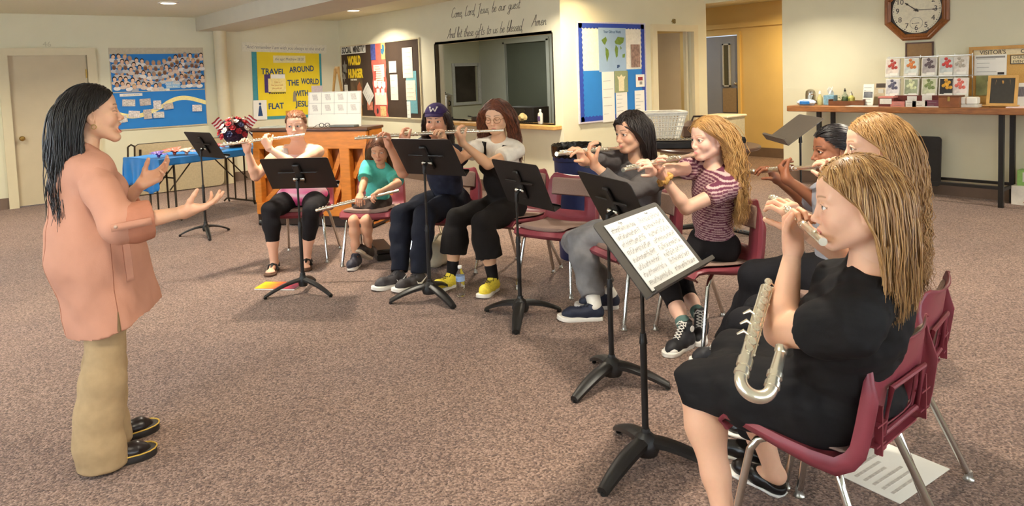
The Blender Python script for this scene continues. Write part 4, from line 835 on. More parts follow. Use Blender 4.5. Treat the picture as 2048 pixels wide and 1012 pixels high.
# ---------------------------------------------------------------- chairs
maroon = mat('maroon_plastic', (138, 60, 70), .38, var=.05, scale=30, bump=.04, bscale=500)
padm = mat('chair_fabric', (150, 124, 112), .9, var=.16, scale=260, bump=.2)
def chair(name='school_chair'):
    t = thing(name, 'x', 'chair')
    prof = [(.235, .398), (.238, .42), (.222, .442), (.17, .450), (.1, .444), (.02, .436), (-.06, .431), (-.13, .434), (-.175, .45), (-.198, .485), (-.207, .525), (-.214, .565), (-.22, .605), (-.226, .645), (-.232, .685), (-.238, .725), (-.243, .755), (-.25, .772), (-.26, .778)]
    hw = [.2, .205, .212, .218, .22, .221, .221, .219, .216, .213, .211, .208, .205, .202, .198, .19, .176, .156, .132]
    us = [-1, -.97, -.86, -.7, -.52, -.3, -.1, .1, .3, .52, .7, .86, .97, 1]
    P = []; npf = len(prof); ns = [0]*npf
    for i, (y, z) in enumerate(prof):
        a = prof[max(i-1, 0)]; b = prof[min(i+1, npf-1)]; tn = nrm((0, b[0]-a[0], b[1]-a[1])); nn = np.array([0, -tn[2], tn[1]])   # toward the sitter: up / forward
        if i < 8 and nn[2] < 0: nn = -nn
        if i >= 8 and nn[1] < 0: nn = -nn
        if i >= 17: nn = np.array([0, .8, .6])
        row = []; seat = i < 8
        def pt(u, o): return np.array([u*hw[i], y, z])+nn*(o+(.016 if seat else .03)*abs(u)**2.5)
        fl = .012+.036*min(1, max(0, (i-1)/6)) if i < 14 else .03 if i == 14 else .014 if i == 15 else .008
        row.append(pt(-1.02, -fl)); row.append(pt(-1.035, -fl*.4))
        row += [pt(u, 0) for u in us]
        row.append(pt(1.035, -fl*.4)); row.append(pt(1.02, -fl)); P.append(row)
    mb = MB(); mb.grid(P); c = len(P[0])
    hole = set()
    for i in range(10, 13):
        for j in range(c-1):
            um = (P[i][j][0]+P[i][j+1][0])/2
            if abs(um) < .112: hole.add(i*(c-1)+j)
    mb.f = [f for k, f in enumerate(mb.f) if k not in hole]; mb.m = [0]*len(mb.f)
    mb.build('shell', maroon, t, True, solid=.006)
    # raised rim round the lumbar opening and ribs on the rear face
    w = .113; z0, z1 = .518, .652; yb = lambda z: -.207-(z-.525)*.16-.004
    rim = MB(); rim.tube([(-w, yb(z0)-.006, z0), (w, yb(z0)-.006, z0), (w, yb(z1)-.006, z1), (-w, yb(z1)-.006, z1)], .0085, 8, closed=True)
    rim.build('opening_rim', maroon, t, True)
    rb = MB()
    for s in (-1, 1):
        rb.box((s*.152, -.219, .54), (.005, .022, .14)); rb.box((s*.152, -.219, .56), (.06, .022, .005)); rb.box((s*.15, -.211, .5), (.06, .03, .005))
    rb.box((0, -.2, .475), (.24, .03, .006)); rb.build('ribs', maroon, t)
    MB().prism([(-.045, 0), (-.03, -.03), (.03, -.03), (.045, 0)], .006, M=Matrix(((1, 0, 0, 0), (0, 0, 1, -.165), (0, 1, 0, .43), (0, 0, 0, 1)))).build('tab', maroon, t)
    # pads
    def pad(rows, hwf, thick, nm):
        G = []
        for i, (y, z, nn) in enumerate(rows):
            e = 1 if 0 < i < len(rows)-1 else 0
            G.append([np.array([u*hwf, y, z])+np.array(nn)*((thick*(1-abs(u)**6)*e) + .004+.02*abs(u)**2.5) for u in (-1, -.95, -.8, -.5, -.2, .2, .5, .8, .95, 1)])
        MB().grid(G).build(nm, padm, t, True, solid=.004)
    pad([(.215, .443, (0, 0, 1)), (.205, .45, (0, .2, 1)), (.15, .452, (0, 0, 1)), (.05, .442, (0, 0, 1)), (-.05, .434, (0, 0, 1)), (-.13, .436, (0, 0, 1)), (-.155, .442, (0, .2, 1))], .192, .016, 'seat_pad')
    pad([(-.2225, .632, (0, 1, .15)), (-.224, .64, (0, 1, .15)), (-.23, .68, (0, 1, .15)), (-.236, .72, (0, 1, .15)), (-.2405, .75, (0, 1, .15)), (-.242, .758, (0, 1, .15))], .17, .016, 'back_pad')
    fr = MB(); fr.tube([(-.13, .1, .415), (-.13, -.12, .41)], .011, 8); fr.tube([(.13, .1, .415), (.13, -.12, .41)], .011, 8); fr.tube([(-.13, .05, .413), (.13, .05, .413)], .011, 8); fr.tube([(-.13, -.08, .412), (.13, -.08, .412)], .011, 8); fr.build('under_frame', chrome, t, True)
    for sx, sy in ((-1, 1), (1, 1), (-1, -1), (1, -1)):
        if sy > 0: pts = [(sx*.12, .06, .41), (sx*.165, .1, .408), (sx*.185, .13, .395), (sx*.195, .15, .36), (sx*.225, .215, .02)]
        else: pts = [(sx*.12, -.08, .41), (sx*.16, -.1, .405), (sx*.18, -.12, .39), (sx*.19, -.135, .355), (sx*.235, -.285, .02)]
        lg = MB().tube(pts, .0125, 10).build('leg', chrome, t, True)
        p = pts[-1]; MB().lathe([(.012, .035), (.014, .025), (.014, .012), (.02, .004), (.018, 0)], (p[0], p[1], 0), 12).build('glide', mat('glide_steel', (176, 172, 164), .3, .9), lg, True)
    return t
CH = [('maroon school chair under the pink-topped player', 2.60, 5.98, 232), ('maroon school chair under the small player in turquoise', 2.98, 5.42, 222), ('maroon school chair under the capped player', 3.27, 4.78, 196),
      ('maroon school chair under the player in black overalls', 3.56, 4.26, 188), ('empty maroon school chair with grey-brown pads', 3.525, 3.72, 194), ('maroon school chair under the player in the grey hoodie', 3.44, 2.95, 163),
      ('maroon school chair under the player in the striped top', 3.44, 2.39, 162), ('maroon school chair of the dark-haired player, hidden behind others', 3.36, 1.62, 150), ('maroon school chair behind the near player, under the long-haired blonde', 2.61, 1.14, 98), ('maroon school chair nearest the camera, seen from behind', 2.12, 1.045, 90)]
proto = chair(); CHAIR = {}
for i, (lab, x, y, f) in enumerate(CH):
    o = proto if i == 0 else copy_tree(proto)
    o.location = (x, y, 0); o.rotation_euler = (0, 0, R(f-90)); tag(o, lab, 'chair', 'school chairs of the flute circle'); CHAIR[i] = (x, y, f)
# ---------------------------------------------------------------- piano and what stands on it
pl0 = np.array([2.83, 7.77, 0.0]); pdir = np.array([math.cos(R(-58.2)), math.sin(R(-58.2)), 0.0])
pz_top = 1.1
def along(px):
    d = ray(px, 400); a = np.array([[pdir[0], -d[0]], [pdir[1], -d[1]]]); s = np.linalg.solve(a, (CAM-pl0)[:2]); return float(s[0])
PW = along(742)
ang = math.atan2(pdir[1], pdir[0]); PN = np.array([math.sin(ang), -math.cos(ang), 0])
if PN @ (CAM-pl0) < 0: PN = -PN
p = pl0
pm_ = Matrix(((pdir[0], PN[0], 0, pl0[0]), (pdir[1], PN[1], 0, pl0[1]), (0, 0, 1, 0), (0, 0, 0, 1)))
orange = mat('piano_oak', (200, 122, 44), .35, var=.16, scale=7, stretch=(1, 1, 5)); oak2 = mat('piano_board', (168, 92, 34), .45, var=.2, scale=9, stretch=(5, 1, 1)); pdark = mat('piano_dark', (46, 30, 20), .4, var=.2)
t = hung('upright_piano', 'upright oak piano turned round to show its braced back', 'piano', pm_)
d0 = -.6
MB().box((PW/2, -.145, PZ := 1.051), (PW+.03, .35, .03), bev=.006).build('lid', mat('piano_lid', (96, 62, 36), .3, var=.25, scale=8), t)
cs = MB(); cs.box((.015, -.17, .54), (.03, .27, .99)); cs.box((PW-.015, -.17, .54), (.03, .27, .99)); cs.box((PW/2, -.3, .8), (PW-.06, .02, .46)); cs.box((PW/2, -.45, .66), (PW-.02, .3, .1), bev=.01); cs.box((.04, -.45, .3), (.06, .28, .6)); cs.box((PW-.04, -.45, .3), (.06, .28, .6)); cs.build('case', orange, t)
MB().box((PW/2, -.12, .54), (PW-.06, .03, .96)).build('soundboard', oak2, t)
mb = MB(); mb.box((PW/2, -.035, .935), (PW-.02, .09, .19), bev=.006); mb.build('top_rail', orange, t)
MB().box((PW/2, -.03, 1.033), (PW, .1, .01)).build('dark_edge', pdark, t)
MB().box((PW/2, -.035, .19), (PW-.02, .09, .13), bev=.006).build('bottom_rail', orange, t)
px_posts = [(508, 525), (648, 662), (684, 704), (731, 741)]
bays = []; prev = None
for a, b_ in px_posts:
    xa, xb = max(.0, along(a)), min(PW, along(b_)); MB().box(((xa+xb)/2, -.035, .55), (xb-xa, .09, .6), bev=.006).build('post', orange, t)
    if prev is not None: bays.append((prev, xa))
    prev = xb
for xa, xb in bays:
    if xb-xa > .5:
        xm = (xa+xb)/2; MB().box((xm, -.035, .55), (.1, .09, .6), bev=.006).build('post', orange, t); sub = [(xa, xm-.05), (xm+.05, xb)]
    else: sub = [(xa, xb)]
    for a, b_ in sub:
        for z0 in (.26, .53):
            s_, e_ = np.array([a, -.075, z0]), np.array([b_, -.075, z0+.3]); mb = MB(); dd = e_-s_; L = np.linalg.norm(dd); an = math.atan2(dd[2], dd[0])
            mb.box((0, 0, 0), (L, .045, .05)); Mx = Matrix.Translation(tuple((s_+e_)/2)) @ Matrix.Rotation(-an, 4, 'Y'); mb.v = [tuple(Mx @ Vector(q)) for q in mb.v]; mb.build('brace', orange, t)
mb = MB(); mb.box((PW/2, -.3, .07), (PW, .55, .1)); mb.build('plinth', pdark, t)
for x in (.06, PW-.06): MB().cyl((x-.02, .0, .03), (x+.02, .0, .03), .03, n=12).build('caster', black, t, True)
for x in (along(707), along(565)): MB().box((x, .012, .22), (.03, .012, .1)).build('strap', black, t)
def onp(px, dy, z=1.066): 
    s = along(px); return pm_ @ Vector((s, dy, z))
s0, s1 = along(614), along(720); wbW = s1-s0
Mw = pm_ @ Matrix(((1, 0, 0, (s0+s1)/2), (0, 0, 1, -.12), (0, 1, 0, 1.066+.187), (0, 0, 0, 1))) @ Matrix.Rotation(-.1, 4, 'X')
w_ = hung('chart_board', 'white board ruled into eight boxes standing on the piano', 'board', Mw)
MB().box((0, 0, 0), (wbW, .37, .012)).build('board', mat('foam_white', (226, 220, 206), .6, var=.015), w_)
mb = MB()
for i in range(5): mb.box((-wbW/2+.01+(wbW-.02)*i/4, .06, .007), (.003, .24, .002))
for y in (.18, .065, -.05): mb.box((0, y, .007), (wbW-.02, .003, .002))
mb.build('ruled_lines', greyink, w_)
for i in range(4):
    for r_ in range(2):
        mb = MB(); cx = -wbW/2+.03+(wbW-.02)*i/4; cy = .15-r_*.115
        for k in range(3): mb.box((cx+.05+.006*k, cy-.022*k, .007), (.06, .022, .002))
        mb.build('written_note', mat('pale_pencil', (196, 190, 180), .8, var=.2, scale=90), w_)
gl = hung('spectacles', 'black framed spectacles left on the piano lid', 'glasses', Matrix.Translation(onp(655, -.02, 1.066)) @ Matrix.Rotation(ang+.1, 4, 'Z'))
for s in (-1, 1): MB().tube([(s*.033+.026*math.cos(a), 0, .024+.021*math.sin(a)) for a in np.linspace(0, 2*PI, 15)[:-1]], .0035, 6, closed=True).build('rim', black, gl, True); MB().tube([(s*.06, 0, .03), (s*.068, -.04, .028), (s*.06, -.13, .008)], .0028, 6).build('temple', black, gl, True)
MB().tube([(-.008, 0, .03), (0, .0, .034), (.008, 0, .03)], .0028, 6).build('bridge', black, gl, True)
bk = hung('music_book', 'pale open booklet lying at the left of the piano lid', 'book', Matrix.Translation(onp(545, -.14, 1.066)) @ Matrix.Rotation(ang+.3, 4, 'Z')); MB().box((0, 0, .006), (.3, .2, .012)).build('pages', mat('booklet', (196, 200, 186), .7, var=.12, scale=14), bk); MB().box((0, 0, .0005+.012), (.01, .2, .001)).build('fold', greyink, bk)
bk = hung('case', 'flat dark grey case lying right of the spectacles on the piano', 'case', Matrix.Translation(onp(693, -.03, 1.066)) @ Matrix.Rotation(ang, 4, 'Z')); MB().box((0, 0, .012), (.3, .1, .024), bev=.005).build('case_body', mat('case_grey', (98, 100, 96), .5), bk)
es = flr(676, 330)
es = np.array([CAM[0], CAM[1], 0])+np.array([*ray(676, 200)[:2], 0])*9.2
t = thing('easel', 'pine easel standing behind the piano', 'easel', (es[0], es[1], 0), ang)
ztop = float((CAM+ray(676, 137)*9.2)[2])
for s in (-1, 1): MB().tube([(s*.26, .0, 0), (s*.02, .0, ztop)], .016, 6).build('leg', pine, t)
MB().tube([(0, -.6, 0), (0, -.02, ztop-.05)], .014, 6).build('rear_leg', pine, t); MB().box((0, .02, ztop-.45), (.34, .02, .03)).build('cross_bar', pine, t); MB().box((0, .02, ztop-.02), (.05, .04, .09)).build('head_block', pine, t)
# ---------------------------------------------------------------- table with blue cloth, leaning table
A0 = flr(262, 318, .74); A1 = flr(318, 320, .74); B1 = flr(504, 297, .74)
td = nrm(B1-A1); TL = float(np.linalg.norm((B1-A1)[:2]))+.35; ta = math.atan2(td[1], td[0]); tn_ = np.array([-math.sin(ta), math.cos(ta), 0])
t = thing('folding_table', 'long folding table under the shiny blue cloth', 'table', (A1[0], A1[1], 0), ta)
MB().box((TL/2, .36, .725), (TL, .72, .03), bev=.006).build('tabletop', mat('table_beige', (196, 180, 144), .5), t)
darkleg = mat('leg_bronze', (70, 60, 48), .4, .6)
for x in (.22, TL-.3):
    for y in (.09, .63): MB().tube([(x, y, .71), (x, y, .05), (x, y-.02, .02)], .013, 8).build('leg', darkleg, t, True)
    for y in (.25, .47): MB().tube([(x, y, .71), (x, y, .06)], .011, 8).build('leg', darkleg, t, True)
    MB().tube([(x, -.0, .02), (x, .06, .06), (x, .66, .06), (x, .72, .02)], .012, 8).build('foot_bar', darkleg, t, True)
    for y in (.2, .5): MB().tube([(x, y, .35), (x+.34 if x < 1 else x-.34, y, .71)], .008, 6).build('brace', darkleg, t, True)
MB().tube([(.22, .09, .5), (.22, .63, .5)], .01, 6).build('cross_bar', darkleg, t, True)
cb = mat('blue_satin', (28, 122, 196), .3, var=.12, scale=9, spec=.7)
G = []; nx, ny = 70, 40
for i in range(nx+1):
    row = []
    for j in range(ny+1):
        x = -.36+(TL+.5)*i/nx; y = -.1+(.72+.16)*j/ny; z = .742; dx = dy = 0
        ox = max(0, -x); oy = max(0, -y); oy2 = max(0, y-.72)
        drop = 0
        if ox > 0 or oy > 0 or oy2 > 0:
            drop = max(ox, oy, oy2); X = max(x, -.012-.05*ox*2) if ox > 0 else x
            ww = .018*math.sin(y*17+1)+.012*math.sin(y*41); w2 = .012*math.sin(x*14)+.008*math.sin(x*37)
            z -= drop*(1+.12*math.sin(y*9))-(.012 if drop > 0 else 0)
            px_ = (-.016-ww*ox/.36-.05*ox) if ox > 0 else x; py_ = (-.014+w2*oy/.1) if oy > 0 else ((.734+w2*oy2/.1) if oy2 > 0 else y)
            if ox > 0 and oy > 0: px_ = -.02-.1*min(ox, .2); py_ = -.02-.25*oy
            row.append((px_, py_, z))
        else: row.append((x, y, z+.0015*math.sin(x*23+y*11)))
    G.append(row)
o = MB().grid(G).build('tablecloth', cb, None, True, solid=.003); o.location = (A1[0], A1[1], 0); o.rotation_euler = (0, 0, ta); tag(o, 'shiny bright blue cloth draped over the folding table', 'tablecloth')
tcl = lambda x, y, z=.746: Matrix.Translation((A1[0], A1[1], 0)) @ Matrix.Rotation(ta, 4, 'Z') @ Matrix.Translation((x, y, z))
def tpx(px, y=.3):
    o_ = A1+tn_*y; d = ray(px, 290); a = np.array([[td[0], -d[0]], [td[1], -d[1]]]); return float(np.linalg.solve(a, (CAM-o_)[:2])[0])
def bow(lab, px, y, m_, n, rr):
    t = hung('ribbon_bow', lab, 'bow', tcl(tpx(px, y), y)); mb = MB()
    for i in range(n):
        a = i*2.4; el = .05+.5*((i*.618) % 1); d = np.array([math.cos(a)*math.cos(el), math.sin(a)*math.cos(el), math.sin(el)])*rr; s_ = np.array([-math.sin(a), math.cos(a), 0])*.03
        mb.grid([[np.array([0, 0, .016])+d*q+s_*w*math.sin(q*PI)+np.array([0, 0, .025*math.sin(q*PI)]) for w in (-1, 0, 1)] for q in (0, .25, .5, .75, 1)])
    mb.build('loops', m_, t, True, solid=.002); MB().ball((0, 0, .02), .02, 10, 8).build('knot', m_, t, True)
bow('purple ribbon bow at the left end of the blue cloth', 316, .2, mat('purple_ribbon', (120, 88, 176), .45, var=.2), 14, .11)
bow('coral ribbon bow right of the purple one', 348, .3, mat('coral_ribbon', (232, 110, 90), .45, var=.2), 18, .14)
bow('pale pink ribbon bow in front of the coral one', 372, .14, mat('pink_ribbon', (236, 176, 160), .45, var=.2), 12, .12)
bow('small red ribbon spray beside the bouquet', 433, .3, mat('red_ribbon', (176, 50, 56), .5, var=.2), 14, .11)
bs = thing('flower_basket', 'basket of red, white and blue flowers with small striped flags', 'bouquet', tuple((tcl(tpx(472, .4), .4)).translation), ta)
MB().lathe([(.08, 0), (.12, .1), (.125, .11), (.11, .11), (.07, .01)], n=18).build('basket', mat('dark_basket', (60, 40, 34), .7, var=.3, scale=60, bump=.3), bs, True)
MB().ball((0, 0, .19), 1, 18, 12, (.165, .15, .165)).build('foliage', mat('dark_foliage', (70, 34, 40), .9, var=.6, scale=40, bump=.4), bs, True)
fc = [mat('flower_red', (172, 34, 42), .6, var=.3), mat('flower_white', (236, 226, 216), .6), mat('flower_navy', (44, 44, 82), .6, var=.3)]
for i in range(40):
    a = i*2.39996; q = (i+.5)/40; el = math.acos(1-q*1.15) if q*1.15 < 2 else 0; c = np.array([.2*math.sin(el)*math.cos(a), .18*math.sin(el)*math.sin(a), .17+.2*math.cos(el)])
    mb = MB(); n_ = nrm(c-np.array([0, 0, .12])); s1 = nrm(np.cross(n_, [0, .1, 1])); s2 = np.cross(n_, s1)
    for k in range(6):
        b_ = k*PI/3; e = s1*math.cos(b_)+s2*math.sin(b_); f = -s1*math.sin(b_)+s2*math.cos(b_)
        mb.grid([[c+e*.045*v+f*.022*math.sin(v*PI)*w+n_*(.02*v) for w in (-1, 0, 1)] for v in (0, .35, .7, 1)])
    mb.ball(tuple(c+n_*.012), .014, 8, 6); mb.build('flower', fc[(0, 1, 0, 2, 0, 1)[i % 6]], bs, True, solid=.0015)
for i, (a, el) in enumerate(((2.9, .75), (4.0, .6), (.3, .85), (5.4, .7))):
    c = np.array([.24*math.cos(a)*math.sin(el), .24*math.sin(a)*math.sin(el), .18+.25*math.cos(el)]); st = MB().tube([(0, 0, .1), tuple(c)], .003, 6).build('flag_stick', pine, bs)
    dr = nrm((math.cos(a), math.sin(a), -.8)); up_ = nrm((0, 0, 1)-dr*dr[2]); mb = MB(); mb2 = MB()
    for k in range(7): (mb if k % 2 == 0 else mb2).grid([[c+dr*.13*v+up_*(-.07+.02*k-.02)*1+np.array([0, 0, .006*math.sin(v*7)]) for v in (0, .3, .6, 1)], [c+dr*.13*v+up_*(-.07+.02*k)+np.array([0, 0, .006*math.sin(v*7)]) for v in (0, .3, .6, 1)]])
    mb.build('red_stripes', fc[0], st, solid=.001); mb2.build('white_stripes', fc[1], st, solid=.001)
# table leaning on its side against the back wall
L0 = flr(445, 384); 
t = thing('leaning_table', 'beige folding table stood on its edge against the back wall', 'table', (2.3, 11.3, 0), 0, rot=(R(9), 0, 0))
xr = float(on(1, 11.3, 446, 340)[0])-2.3; xl = float(on(1, 11.3, 268, 340)[0])-2.3
MB().prism([(x+(xl+xr)/2, y+.38) for x, y in rrect(xr-xl, .74, .07, 5)], .035, M=Matrix(((1, 0, 0, 0), (0, 0, 1, -.02), (0, 1, 0, .01), (0, 0, 0, 1)))).build('tabletop', mat('table_beige', (196, 180, 144), .5), t)
MB().prism([(x+(xl+xr)/2, y+.38) for x, y in rrect(xr-xl+.012, .752, .075, 5)], .02, M=Matrix(((1, 0, 0, 0), (0, 0, 1, -.012), (0, 1, 0, .01), (0, 0, 0, 1)))).build('edge_band', pdark, t)
t = thing('folded_chair', 'dark folded metal chair leaning at the left end of the leaning table', 'chair', (float(on(1, 11.2, 253, 340)[0]), 11.2, 0), 0, rot=(R(14), 0, 0))
for x in (-.0, .085): MB().tube([(x, 0, .012), (x, 0, .76)], .012, 8).build('leg', darkleg, t, True)
MB().box((.16, .02, .45), (.03, .02, .5)).build('seat_edge', darkleg, t); MB().tube([(0, 0, .76), (.04, 0, .79), (.085, 0, .76)], .012, 8).build('top_rail', darkleg, t, True)
# ---------------------------------------------------------------- bin, round table, basket, flute cases
bp = np.array([*(CAM+ray(1153, 300)*5.95)[:2], 0]); ztb = float((CAM+ray(1153, 292)*5.95)[2])
t = thing('trash_can', 'blue ribbed trash can with a black liner behind the empty chair', 'bin', tuple(bp))
MB().lathe([(.16, 0), (.165, .01), (.19, ztb-.12), (.2, ztb-.11), (.2, ztb-.05), (.205, ztb), (.195, ztb), (.185, ztb-.1), (.155, .03)], n=36).build('body', mat('bin_blue', (36, 48, 92), .5, var=.08), t, True)
mb = MB(); n = 48; vs = []
for k, (r_, z) in enumerate(((.203, ztb-.08), (.208, ztb-.03), (.21, ztb+.012), (.2, ztb+.02), (.185, ztb-.02), (.17, ztb-.2))):
    vs.append([((r_+.004*math.sin(j*5+k))*math.cos(2*PI*j/n), (r_+.004*math.sin(j*5+k))*math.sin(2*PI*j/n), z+(.006*math.sin(j*3.1) if k in (0, 2, 3) else 0)) for j in range(n+1)])
mb.grid(vs); mb.build('liner', mat('liner_black', (28, 27, 26), .25, var=.2, scale=40, bump=.3), t, True)
mb = MB().ball((0, 0, ztb-.16), .16, 14, 8, (1, 1, .5)); mb.build('rubbish', mat('rubbish', (160, 120, 84), .8, var=.5, scale=14), t)
rt = np.array([*(CAM+ray(1410, 290)*6.6)[:2], 0]); rtz = float((CAM+ray(1410, 291)*6.6)[2]); rr = 106/1430*6.6
t = thing('round_table', 'dark round table behind the hooded and striped players', 'table', tuple(rt))
MB().lathe([(0, rtz-.03), (rr-.01, rtz-.03), (rr, rtz-.02), (rr, rtz-.008), (rr-.008, rtz), (0, rtz)], n=56).build('tabletop', mat('dark_laminate', (92, 66, 52), .3, var=.1), t, True)
mb = MB(); mb.cyl((0, 0, .04), (0, 0, rtz-.03), .04); mb.box((0, 0, rtz-.045), (.4, .4, .03)); mb.build('pedestal', black, t)
for k in range(4):
    a = k*PI/2+.5; MB().tube([(0, 0, .09), (.2*math.cos(a), .2*math.sin(a), .06), (.42*math.cos(a), .42*math.sin(a), .02)], [.03, .025, .02], 8).build('foot', black, t, True)
def onrt(px, py, dz=0): return on(2, rtz+dz, px, py)
# laundry basket standing on the case behind it
lb = CAM+ray(1320, 250)*6.85; zb = rtz
bw = .245
t = thing('laundry_basket', 'white slotted plastic laundry basket on the round table', 'basket', (lb[0], lb[1], rtz), YAW-PI/2)
zt_ = float((CAM+ray(1322, 224)*6.75)[2])-rtz
def rr2(w, h, r, z, n=5): return [(x, y, z) for x, y in rrect(w, h, r, n)]
mb = MB(); mb.prism(rrect(.29, .22, .04), .008); mb.build('bottom', mat('basket_white', (226, 222, 210), .4), t)
wm = mat('basket_white', (226, 222, 210), .4)
rm = MB(); top = rr2(.47, .34, .07, zt_-.01, 8); rm.tube(top, .012, 8, closed=True); rm.tube([(x*.985, y*.985, z-.02) for x, y, z in top], .008, 6, closed=True); rm.build('rim', wm, t, True)
sl = MB(); bot = rr2(.3, .23, .05, .01, 8); N_ = 46
def perim(P, n):
    P = [np.array(p) for p in P]; P.append(P[0]); L = [0]
    for i in range(len(P)-1): L.append(L[-1]+np.linalg.norm(P[i+1]-P[i]))
    o_ = []
    for k in range(n):
        s_ = L[-1]*k/n; i = max(j for j in range(len(L)) if L[j] <= s_+1e-9); i = min(i, len(P)-2); o_.append(P[i]+(P[i+1]-P[i])*((s_-L[i])/(L[i+1]-L[i])))
    return o_
for a, b_ in zip(perim(bot, N_), perim(top, N_)): sl.tube([a, a*.5+b_*.5+np.array([0, 0, 0]), b_], .0065, 5)
for q in (.02, .15, .29, .43, .57, .71, .85):
    pa = [np.array(a)*(1-q)+np.array(b_)*q for a, b_ in zip(bot, top)]; sl.tube(pa, .006, 5, closed=True)
sl.build('slotted_sides', wm, t)
# cases
def flute_case(lab, M, opened, keys=True, L=.42):
    t = hung('flute_case', lab, 'case', M); cm = mat('case_black', (30, 28, 28), .5, var=.1); vel = mat('case_velvet', (36, 34, 38), .9)
    MB().box((0, 0, .025), (L, .13, .05), bev=.006).build('case_bottom', cm, t)
    if opened:
        mb = MB().box((0, 0, .02), (L, .13, .04), bev=.006); Mx = Matrix.Translation((0, .14, .0)) @ Matrix.Rotation(R(4), 4, 'X'); mb.v = [tuple(Mx @ Vector(p_)) for p_ in mb.v]; mb.build('case_lid', cm, t)
        MB().box((0, 0, .052), (L-.02, .11, .004)).build('lining', vel, t)
        mb = MB()
        for y, L2 in ((-.025, L-.05), (.022, L-.1)):
            mb.tube([(-L2/2, y, .064), (L2/2, y, .064)], .0095, 10)
            for k in range(13): mb.lathe([(0, 0), (.009, 0), (.009, .004), (0, .005)], (-L2/2+.02+(L2-.04)*k/12, y, .074), 10)
        mb.build('flute_sections', mat('silver_plate', (222, 218, 204), .18, 1), t, True)
    else:
        MB().box((0, 0, .07), (L, .13, .036), bev=.008).build('case_lid', cm, t); MB().tube([(-.05, -.068, .05), (-.04, -.09, .05), (.04, -.09, .05), (.05, -.068, .05)], .006, 6).build('handle', cm, t, True)
        for s in (-1, 1): MB().box((s*.13, -.066, .05), (.03, .006, .03)).build('latch', chrome, t)
dirY = YAW
c1 = onrt(1354, 296); flute_case('open flute case with silver sections beside the hooded player', Matrix.Translation((c1[0], c1[1], rtz)) @ Matrix.Rotation(YAW-PI/2-.25, 4, 'Z') @ Matrix.Scale(1.15, 4), True, L=.46)
c2 = onrt(1460, 287); flute_case('black flute case open on the round table behind the striped player', Matrix.Translation((c2[0], c2[1], rtz)) @ Matrix.Rotation(YAW-PI/2+.5, 4, 'Z'), True, L=.3)
c3 = onrt(1400, 281); t = thing('instrument_bag', 'dark brown padded bag behind the striped player on the round table', 'bag', (c3[0], c3[1], rtz), YAW-PI/2); MB().box((0, 0, .1), (.34, .18, .2), bev=.05).build('bag_body', mat('bag_brown', (88, 66, 54), .7, var=.1), t, True); MB().tube([(-.08, 0, .195), (-.06, 0, .24), (.06, 0, .24), (.08, 0, .195)], .01, 8).build('handle', mat('bag_strap', (60, 46, 40), .7), t, True)
# hall table edge with papers
hp = CAM+ray(1445, 240)*9.6; t = thing('hall_bin', 'pale tan box in the hall before the blue-grey door', 'box', (hp[0], hp[1], 0)); hz = float((CAM+ray(1445, 233)*9.6)[2]); MB().box((0, 0, hz/2), (.42, .42, hz), bev=.01).build('box_body', mat('tan_box', (206, 190, 150), .6), t); MB().box((0, 0, hz+.01), (.46, .46, .03), bev=.008).build('box_lid', mat('cream_lid', (226, 210, 170), .6), t)
# ---------------------------------------------------------------- things on the carpet
q0, q1, q2, q3 = flr(510, 579), flr(590, 580), flr(609, 566), flr(537, 560)
cx_ = (q0+q1+q2+q3)/4; ra = math.atan2((q1-q0)[1], (q1-q0)[0]); wd_, hd_ = float(np.linalg.norm(q1-q0)), float(np.linalg.norm(q2-q1))*.95
t = thing('method_book', 'orange and yellow covered book on the carpet under a music stand', 'book', (cx_[0]-.02, cx_[1]-.03, 0), ra)
MB().box((0, 0, .006), (wd_-.004, hd_-.004, .01)).build('pages', white, t)
def cover_mat():
    m = bpy.data.materials.new('book_cover'); m.use_nodes = True; nt = m.node_tree; N = nt.nodes; L = nt.links; b = N['Principled BSDF']; tc = N.new('ShaderNodeTexCoord'); sp = N.new('ShaderNodeSeparateXYZ'); L.new(tc.outputs['Generated'], sp.inputs[0])
    nz = N.new('ShaderNodeTexNoise'); nz.inputs['Scale'].default_value = 4; L.new(tc.outputs['Generated'], nz.inputs['Vector']); ad = N.new('ShaderNodeMath'); ad.operation = 'MULTIPLY_ADD'; ad.inputs[1].default_value = .35; L.new(nz.outputs['Fac'], ad.inputs[0]); sb = N.new('ShaderNodeMath'); sb.operation = 'SUBTRACT'; sb.inputs[1].default_value = .17; L.new(sp.outputs['X'], sb.inputs[0]); L.new(sb.outputs[0], ad.inputs[2])
    rp = N.new('ShaderNodeValToRGB'); e = rp.color_ramp.elements; e[0].color = lin((244, 196, 30)); e[0].position = .1; e[1].color = lin((96, 44, 66)); e[1].position = .95
    for p_, c_ in ((.3, (242, 150, 40)), (.5, (232, 90, 60)), (.7, (206, 60, 80))): q = e.new(p_); q.color = lin(c_)
    L.new(ad.outputs[0], rp.inputs['Fac']); L.new(rp.outputs['Color'], b.inputs['Base Color']); b.inputs['Roughness'].default_value = .35; return m
MB().box((0, 0, .0125), (wd_, hd_, .003)).build('cover', cover_mat(), t); MB().box((-wd_/2+.002, 0, .006), (.004, hd_, .012)).build('spine', white, t)
w0 = flr(922, 592); zw = 1430
t = thing('water_bottle', 'clear plastic water bottle with a blue label on the carpet', 'bottle', tuple(w0))
prof = [(.0, .004), (.024, .0), (.031, .008)]+[(.031+.0015*math.sin(i*1.6), .01+.09*i/14) for i in range(15)]+[(.031, .105), (.031, .15), (.028, .165), (.014, .193), (.0125, .2), (.0125, .205)]
clear = mat('clear_pet', (250, 252, 252), .03, var=0, trans=1.0, ior=1.25)
